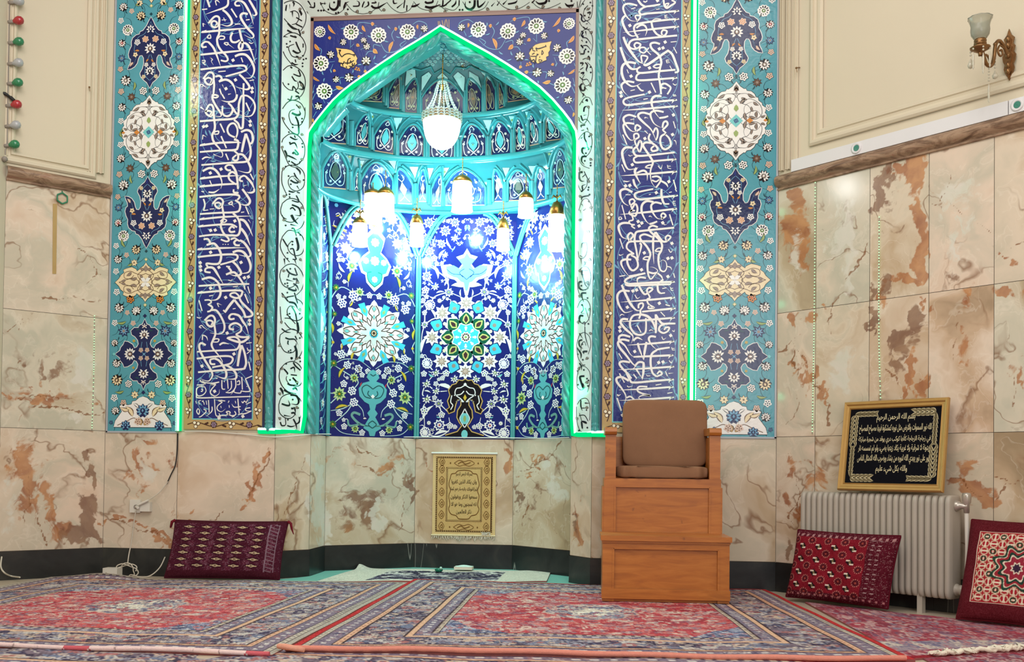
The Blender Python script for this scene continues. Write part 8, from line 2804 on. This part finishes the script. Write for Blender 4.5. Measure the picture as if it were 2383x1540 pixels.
for i in range(60):
    u = x0 + (x1 - x0) * (i + random.random()) / 60
    L = random.uniform(0.02, 0.05) if 0.2 < i / 60 < 0.85 else random.uniform(0.012, 0.04)
    m.tube([(u, yt - 0.004, z0 - 0.004), (u + random.uniform(-0.008, 0.008), yt - 0.008, z0 - L * 0.6), (u + random.uniform(-0.014, 0.014), yt - 0.006, z0 - L)], [0.003, 0.003, 0.0012], 5, lin((222, 214, 196)))
for i in range(16):
    u = x0 + (x1 - x0) * random.uniform(0.78, 0.95)
    m.tube([(u, yt - 0.008, z0 + 0.004), (u + random.uniform(-0.015, 0.015), yt - 0.012, z0 + random.uniform(0.015, 0.035)), (u + random.uniform(-0.02, 0.02), yt - 0.01, z0 + random.uniform(0.0, 0.03))], 0.003, 5, lin((222, 214, 196)))
tag(m.build('fringe', M_CLOTH, tap), kind='stuff')

# ------------------------------------------------------------------ wall sconce
def gw(px, py, off):
    return np.array(onW(px, py, 1, off))


M_CRYS = plain('crystal_drop_glass', (196, 188, 168), 0.1, spec=0.7, var=0.2, vscale=60)
M_ANT = plain('aged_brass', (138, 102, 66), 0.35, 0.85, var=0.25, vscale=30)
mg, tg, bg_ = new_mat('smoky_glass')
bg_.inputs['Base Color'].default_value = (*lin((206, 206, 192)), 1)
bg_.inputs['Roughness'].default_value = 0.18
bg_.inputs['Transmission Weight'].default_value = 0.7
bg_.inputs['IOR'].default_value = 1.3
M_GLASS = mg
sb = gw(2350, 130, 0.012)
sco = thing('wall_sconce', 'unlit brass wall sconce with a glass tulip shade and crystal drops on the right wall', 'wall lamp', sb)
wd = np.array([S2, -S2, 0])


def wp(t, z, off):
    p = sb + wd * t + N_R * off
    return np.array([p[0], p[1], sb[2] + z])


m = MB()
pl = [(0.0, 0.155), (0.012, 0.12), (0.03, 0.10), (0.022, 0.07), (0.034, 0.05), (0.026, 0.02), (0.038, 0.0), (0.034, -0.03), (0.024, -0.05), (0.03, -0.075), (0.022, -0.10), (0.008, -0.125), (0.0, -0.145)]
for sc, h0, h1 in ((1.0, 0.0, 0.012), (0.6, 0.012, 0.022)):
    o = [(x * sc, z * (0.9 if sc < 1 else 1)) for x, z in pl]
    o = o + [(-x, z) for x, z in o[-2:0:-1]]
    m.face([wp(x, z, h1) for x, z in o])
    for i in range(len(o)):
        a, b = o[i], o[(i + 1) % len(o)]
        m.face([wp(*a, h0), wp(*b, h0), wp(*b, h1), wp(*a, h1)])
for z in (0.09, 0.055, 0.0, -0.06, -0.095):
    q = wp(0, z, 0.024)
    m.ball(q, 0.016, 8, sz=(1, 1, 1.4))
m.build('back_plate', M_ANT, sco)
lampc = gw(2281, 112, 0.30)
L0 = wp(0, 0.0, 0.03)
dv = lampc - L0
hz = np.array([dv[0], dv[1], 0])


def ar(f, z):
    return np.array([L0[0] + hz[0] * f, L0[1] + hz[1] * f, L0[2] + z])


m = MB()
zl = float(lampc[2] - L0[2])
m.tube(crom([ar(0, 0), ar(0.12, 0.035), ar(0.3, 0.06), ar(0.44, 0.03), ar(0.5, -0.05), ar(0.6, -0.10), ar(0.78, -0.10), ar(0.93, -0.04), ar(1.0, zl - 0.04), ar(1.0, zl)], 6), 0.0105, 8)
m.tube(crom([ar(0.14, 0.03), ar(0.28, 0.035), ar(0.36, 0.0), ar(0.28, -0.025), ar(0.18, -0.01), ar(0.22, 0.012), ar(0.28, 0.005)], 6), 0.006, 6)
m.tube(crom([ar(0.62, -0.095), ar(0.7, -0.06), ar(0.8, -0.05), ar(0.84, -0.075), ar(0.78, -0.085)], 6), 0.006, 6)
for f, z in ((0.46, 0.03), (0.52, -0.075), (0.86, -0.02)):
    m.ball(ar(f, z), 0.012, 8)
m.build('scroll_arm', M_ANT, sco)
m = MB()
c = ar(1.0, zl)
m.lathe(c, [(0.006, -0.03), (0.02, -0.022), (0.052, -0.004), (0.055, 0.002), (0.024, 0.004), (0.022, 0.014), (0.034, 0.02), (0.034, 0.028), (0.026, 0.032), (0.034, 0.04), (0.03, 0.05), (0.004, 0.05)], 20, ruffle=(2, 0.02, 8))
m.build('drip_pan', M_ANT, sco)
m = MB()
ztop = float(gw(2281, 42, 0.30)[2] - c[2])
m.lathe(c, [(0.028, 0.05), (0.036, 0.056), (0.048, 0.075), (0.052, 0.10), (0.05, ztop * 0.7), (0.054, ztop * 0.85), (0.062, ztop - 0.006), (0.066, ztop), (0.063, ztop), (0.05, ztop * 0.84), (0.046, ztop * 0.7), (0.048, 0.10), (0.044, 0.078), (0.028, 0.058)], 32, ruffle=(5, 0.035, 10))
m.build('glass_shade', M_GLASS, sco)


def drop(p, n, L, pear):
    m = MB()
    p = np.array(p)
    for k in range(n):
        m.ball(p - np.array([0, 0, 0.012 + k * 0.017]), 0.0062, 7)
    z = 0.012 + n * 0.017
    if pear:
        m.lathe(p - np.array([0, 0, z + L]), [(0.001, 0), (0.012, 0.006), (0.017, 0.02), (0.012, L * 0.55), (0.004, L * 0.9), (0.001, L)], 8)
    else:
        m.lathe(p - np.array([0, 0, z + L]), [(0.001, 0), (0.006, 0.012), (0.0035, 0.02), (0.007, 0.03), (0.006, L * 0.8), (0.001, L)], 6)
    m.build('crystal_drop', M_CRYS, sco)


for a, n, L, pear in ((2.6, 2, 0.06, True), (3.6, 1, 0.10, False), (4.7, 2, 0.12, False), (5.8, 1, 0.09, False)):
    drop(c + np.array([0.05 * math.cos(a), 0.05 * math.sin(a), 0.0]), n, L, pear)
drop(ar(0.68, -0.11), 5, 0.11, False)
drop(ar(0.46, -0.04), 4, 0.05, True)

# ------------------------------------------------------------------ fittings on the walls
def strip_box(m, t0, z0a, z0b, t1, z1a, z1b, h, mi=0):
    f = [wall_pts(1, t0, z0a, h), wall_pts(1, t1, z1a, h), wall_pts(1, t1, z1b, h), wall_pts(1, t0, z0b, h)]
    b = [wall_pts(1, t0, z0a, 0), wall_pts(1, t1, z1a, 0), wall_pts(1, t1, z1b, 0), wall_pts(1, t0, z0b, 0)]
    m.face(f)
    for i in range(4):
        j = (i + 1) % 4
        m.face([f[i], b[i], b[j], f[j]])


M_DUCT = plain('duct_white', (226, 222, 222), 0.45, var=0.03)
M_PORT = plain('green_port', (60, 130, 112), 0.3)
tA, zA0 = wt(1, 1847, 402)
zA1 = wt(1, 1848, 374)[1]
tB = wt(1, 2352, 240)[0]
for a, b, px, py, nm in ((tA, tB - 0.003, 1999, 342, 'long white cable duct with a green port lying on the brown marble cornice'), (tB + 0.003, TR_END - 0.01, 2373, 226, 'short white cable duct with a round port at the right edge above the cornice')):
    d = thing('cable_duct', nm, 'cable duct', wall_pts(1, (a + b) / 2, zA0))
    m = MB()
    strip_box(m, a, zA0, zA1, b, zA0, zA1, 0.03)
    beveled(m.build('duct_body', M_DUCT, d), 0.003)
    t, z = wt(1, px, py)
    z = min(max(z, zA0 + 0.04), zA1 - 0.04)
    m = MB()
    m.lathe(wall_pts(1, t, z, 0.03), [(0.036, 0), (0.036, 0.006), (0.024, 0.007), (0.021, 0.002), (0.001, 0.002)], 20, axis=N_R)
    m.build('port_ring', M_DUCT, d)
    m = MB()
    m.lathe(wall_pts(1, t, z, 0.031), [(0.02, 0.003), (0.001, 0.0035)], 20, axis=N_R)
    tag(m.build('port_disc', M_PORT, d), 'green disc')


def lw(px, py, off):
    return np.array(onW(px, py, -1, off))


M_BULB = {}
for nm, c in (('clear', (176, 176, 178)), ('red', (176, 44, 52)), ('green', (44, 128, 84))):
    M_BULB[nm] = plain('bulb_' + nm, c, 0.12, spec=0.8, var=0.1, vscale=40)
st = thing('light_string', 'string of red, green and clear bulbs hanging down the left cream wall', 'string light', lw(20, 360, 0.02))
m = MB()
pts = [lw(22 - 0.016 * max(0, y) - (4 if y > 340 else 0), y, 0.018) for y in range(-60, 372, 12)]
m.tube(pts, 0.0045, 6)
M_GREYC = plain('grey_cable', (150, 140, 130), 0.6)
m.build('wire', M_GREYC, st)
for y, k, px in ((4, 'clear', 33), (49, 'red', 32), (98, 'green', 32), (147, 'clear', 31), (193, 'green', 30), (244, 'red', 27), (292, 'clear', 25), (337, 'green', 22)):
    m = MB()
    p = lw(px - 9, y + 2, 0.022)
    ax = lw(px + 10, y - 1, 0.05) - p
    ax /= np.linalg.norm(ax)
    m.lathe(p + ax * 0.02, [(0.009, 0), (0.014, 0.008), (0.027, 0.026), (0.031, 0.044), (0.025, 0.064), (0.012, 0.073), (0.001, 0.075)], 14, axis=ax)
    o = m.build('bulb', M_BULB[k], st)
    tag(o, k + ' bulb')
    m = MB()
    m.lathe(p, [(0.002, -0.014), (0.012, -0.012), (0.013, 0.018), (0.009, 0.024)], 10, axis=ax)
    m.build('bulb_socket', M_GREYC, o)
m = MB()
m.tube([lw(2, 214, 0.03), lw(12, 218, 0.04), lw(24, 226, 0.03)], [0.006, 0.012, 0.008], 8)
m.tube([lw(24, 226, 0.03), lw(33, 234, 0.045)], 0.012, 8)
m.build('connector', M_DARK, st)
m = MB()
m.lathe(lw(9, 372, 0.02), [(0.001, -0.01), (0.018, -0.01), (0.02, 0.03), (0.012, 0.045), (0.001, 0.045)], 12, axis=N_L)
m.build('end_socket', M_GREYC, st)

M_GRN = plain('green_plastic', (46, 128, 92), 0.4)
m = MB()
c = lw(144, 462, 0.0)
for k in range(6):
    p, q = [c + N_L * 0.012 + np.array([-S2 * 0, 0, 0]) + (np.array([S2, S2, 0]) * math.cos(a) + np.array([0, 0, 1]) * math.sin(a)) * 0.04 for a in (PI / 6 + k * PI / 3, PI / 6 + (k + 1) * PI / 3)]
    m.tube([p, q], 0.0055, 6)
m.tube([c + N_L * 0.012 + np.array([0, 0, 0.04]), c + np.array([0, 0, 0.055])], 0.004, 6)
tag(m.build('hexagon_hook', M_GRN), 'small green hexagon ring fixed high on the left marble wall', 'hook')
m = MB()
p = [lw(133, 474, 0.003), lw(123, 474, 0.003), lw(122, 637, 0.003), lw(131, 637, 0.003)]  # thin brown strip laid on the marble
m.face(p)
M_STRIP = plain('tan_strip', (182, 150, 92), 0.35, var=0.12, vscale=10)
tag(m.build('brown_strip', M_STRIP), 'thin brown strip below the green hexagon ring', 'strip')

# green LED reflections in the marble, built as glowing dots on added threads
M_DOT = glow('reflection_dot', (190, 255, 190), 1.6)
for s, pts, lab in ((1, [(1897, 425), (1895, 700), (1890, 1010)], 'row of glowing dots for a green LED reflection down the right marble wall, nearest the corner'), (1, [(2046, 505), (2045, 760), (2049, 932)], 'row of glowing dots for a green LED reflection down the right marble wall above the framed verse'), (-1, [(220, 735), (218, 880), (214, 1000)], 'row of glowing dots for a green LED reflection low on the left marble wall beside the turquoise panel')):
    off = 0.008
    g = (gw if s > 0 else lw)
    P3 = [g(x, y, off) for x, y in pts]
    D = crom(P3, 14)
    root = thing('green_reflection', lab, 'string light', D[-1], group='green LED reflections built as dots')
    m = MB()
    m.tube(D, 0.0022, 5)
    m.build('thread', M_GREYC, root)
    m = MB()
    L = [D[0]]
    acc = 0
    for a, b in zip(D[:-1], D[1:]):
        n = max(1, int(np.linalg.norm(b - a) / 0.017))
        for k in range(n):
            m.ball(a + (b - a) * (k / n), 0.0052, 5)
    tag(m.build('reflection_dots', M_DOT, root), kind='stuff')

# nails
for s, px, py, w in ((1, 1861, 157, 'right'), (-1, 206, 202, 'left')):
    m = MB()
    g = gw if s > 0 else lw
    p, q = g(px, py, 0.0), g(px - (8 if s > 0 else -2), py + 1, 0.05)
    m.tube([p, q], 0.004, 6)
    m.ball(q, 0.008, 6)
    m.tube([q, q + np.array([0.005, 0, -0.03])], 0.002, 5)
    tag(m.build('nail', M_ANT), 'rusty nail sticking out of the cream %s wall moulding' % w, 'nail')

# socket, plugs, cables and the white junction box
yf = -0.004
P0 = lambda px, py, y=yf: np.array(onY(px, py, y))
a, b = P0(305, 1192), P0(354, 1164)
sk = thing('wall_socket', 'white double wall socket with a plug on the marble left of the dark bolster', 'socket', (a + b) / 2)
m = MB()
m.box((a[0], -0.028, a[2]), ((a[0] + b[0]) / 2 + 0.0, 0.0, b[2] + 0.004))
m.box(((a[0] + b[0]) / 2 + 0.004, -0.04, a[2] + 0.01), (b[0], 0.0, b[2] - 0.012))
beveled(m.build('socket_body', M_WHITE, sk), 0.004)
m = MB()
c = P0(316, 1179, -0.03)
m.lathe((c[0], -0.028, c[2]), [(0.016, 0), (0.016, 0.004), (0.012, 0.004), (0.011, 0.001), (0.001, 0.001)], 16, axis=(0, -1, 0))
m.build('socket_hole', M_GREYC, sk)
m = MB()
m.tube([(c[0] + 0.004, -0.03, c[2]), (c[0] + 0.03, -0.06, c[2] - 0.004)], 0.011, 8)
p = P0(340, 1168, -0.05)
m.tube([(c[0] + 0.03, -0.05, c[2] + 0.015), (p[0] + 0.02, -0.05, p[2] + 0.015)], 0.009, 8)
m.build('plug', M_WHITE, sk)


def cable(name, label, pts, r, mat, smooth=6):
    m = MB()
    m.tube(crom(pts, smooth), r, 7)
    return tag(m.build(name, mat), label, 'cable')


cable('cable', 'white cable slanting up from the wall socket to the inscription panel', [P0(341, 1166, -0.05), P0(368, 1148, -0.03), P0(384, 1130, -0.02), P0(391, 1120, -0.02)], 0.0035, M_CABLE)
cable('cable', 'dark cable rising along the slab joint to the foot of the left LED strip', [P0(388, 1126, -0.012), P0(398, 1104, -0.012), P0(408, 1082, -0.012), P0(412, 1050, -0.012), P0(413, 1008, -0.012)], 0.0045, M_DARK)
cable('cable', 'white cable hanging from the wall socket down to the coil on the carpet', [P0(316, 1188, -0.034), P0(312, 1215, -0.03), P0(306, 1260, -0.03), P0(300, 1290, -0.05), P0(297, 1312, -0.10)], 0.0042, M_CABLE)
cz = np.array(onY(296, 1328, -0.13))
pts = []
for k in range(34):
    a = k * 0.55
    r = 0.052 + 0.012 * math.sin(k * 1.3)
    pts.append((cz[0] + r * 1.35 * math.cos(a), cz[1] + 0.012 * math.sin(k * 0.7) - 0.01, cz[2] + r * 0.95 * math.sin(a)))
pts += [onY(330, 1343, -0.2), onY(352, 1338, -0.2), onY(372, 1320, -0.16), onY(384, 1296, -0.10)]
cable('cable_coil', 'loose coil of white cable beside the white box on the carpet', pts, 0.0042, M_CABLE, 4)
a, b = onY(240, 1349, -0.2), onY(274, 1322, -0.2)
jb = thing('junction_box', 'white power box lying against the baseboard near the left corner', 'power box', (a[0], -0.18, 0))
m = MB()
m.box((a[0], -0.21, 0.014), (b[0], -0.13, b[2]))
beveled(m.build('box_body', M_WHITE, jb), 0.005)
m = MB()
m.tube([(a[0] + 0.03, -0.215, b[2] - 0.03), (a[0] + 0.07, -0.235, 0.03), (a[0] + 0.02, -0.24, 0.024), (a[0] - 0.06, -0.26, 0.02)], 0.006, 7)
m.build('plug_lead', M_CABLE, jb)
cable('cable', 'white cable curling on the floor at the left edge of the picture', [lw(4, 1295, 0.02), lw(2, 1318, 0.05), lw(10, 1332, 0.1), (onZ(26, 1350)[0], onZ(26, 1350)[1], 0.03), (onZ(46, 1353)[0], onZ(46, 1353)[1], 0.03)], 0.0055, M_CABLE)
cable('cable', 'thin white cable running along the top of the marble below the niche panels', [P0(430, 1004, -0.02), P0(480, 1004, -0.012), P0(560, 1010, -0.012), P0(640, 1017, -0.01), onY(722, 1011, YA - 0.02), onY(752, 1010, 0.5), onY(790, 1011, 0.74), onY(880, 1016, 0.9), onY(970, 1017, YB - 0.02), onY(1080, 1018, YB - 0.015), onY(1190, 1019, YB - 0.02), onY(1260, 1020, 0.83), onY(1325, 1018, 0.62)], 0.0045, M_WHITE)

# ------------------------------------------------------------------ small things on the floor
q = onZ(1080, 1330)
pk = thing('tissue_packet', 'small white tissue packet on the prayer rug at the back of the niche', 'packet', (q[0], q[1], 0.014))
m = MB()
m.box((q[0] - 0.075, q[1] - 0.05, 0.02), (q[0] + 0.07, q[1] + 0.05, 0.042), lin((226, 220, 202)))
beveled(m.build('packet_body', M_CLOTH, pk), 0.008)
m = MB()
m.grid([[(q[0] - 0.07 + 0.14 * i / 8, q[1] - 0.045 + 0.09 * j / 4, 0.043 + 0.012 * math.sin(PI * j / 4) * math.sin(PI * i / 8)) for i in range(9)] for j in range(5)], lin((214, 236, 222)), 0, True)
m.build('packet_top', M_CLOTH, pk)
q = onZ(1021, 1335)
m = MB()
m.ball((q[0], q[1], 0.03), 0.028, 10, lin((24, 110, 84)), sz=(1.2, 1, 0.62))
m.ball((q[0] + 0.018, q[1] - 0.01, 0.046), 0.012, 8, lin((190, 226, 206)))
tag(m.build('bead_bundle', M_TILE), 'little heap of green prayer beads on the white rug', 'prayer beads')
for k, (px, py, w, h, z, lab) in enumerate(((1778, 1352, 44, 7, 0.052, 'flat grey prayer stone, topmost of those by the baseboard'), (1793, 1356, 34, 6, 0.034, 'flat grey prayer stone, the right one of those by the baseboard'), (1766, 1362, 26, 9, 0.018, 'round grey prayer stone, lowest of those by the baseboard'))):
    q = onZ(px, 1362)
    m = MB()
    m.ball((q[0], q[1] + 0.02 * (2 - k), z), w / 2 / 340.0, 14, lin((128, 116, 104)), sz=(1, 0.8, 0.16))
    tag(m.build('prayer_stone', M_TILE), lab, 'prayer stone', 'prayer stones by the baseboard')
q = onZ(1808, 1372)
m = MB()
random.seed(5)
rows = []
for j in range(9):
    rows.append([(q[0] - 0.085 + 0.17 * i / 14, q[1] - 0.05 + 0.1 * j / 8, 0.012 + 0.05 * math.sin(PI * j / 8) * math.sin(PI * i / 14) ** 0.6 + 0.010 * math.sin(i * 1.7 + j) + 0.006 * math.sin(j * 2.3)) for i in range(15)])
m.grid(rows, lin((196, 168, 150)), 0, True)
m.grid([[(a[0], a[1] - 0.012, 0.006 + 0.25 * (a[2] - 0.012)) for a in r] for r in rows[:4]], lin((150, 44, 52)), 0, True)
tag(m.build('folded_cloth', M_CLOTH), 'crumpled pale and red cloth tucked beside the deep red cushion', 'cloth')
q = onZ(1371, 1354)
m = MB()
m.ball((q[0], q[1], 0.026), 0.016, 8, lin((222, 218, 208)), sz=(1.3, 0.8, 0.8))
m.ball((q[0] + 0.02, q[1], 0.022), 0.01, 8, lin((222, 218, 208)))
tag(m.build('paper_scrap', M_CLOTH), 'crumpled scrap of white paper by the baseboard left of the pulpit', 'paper')
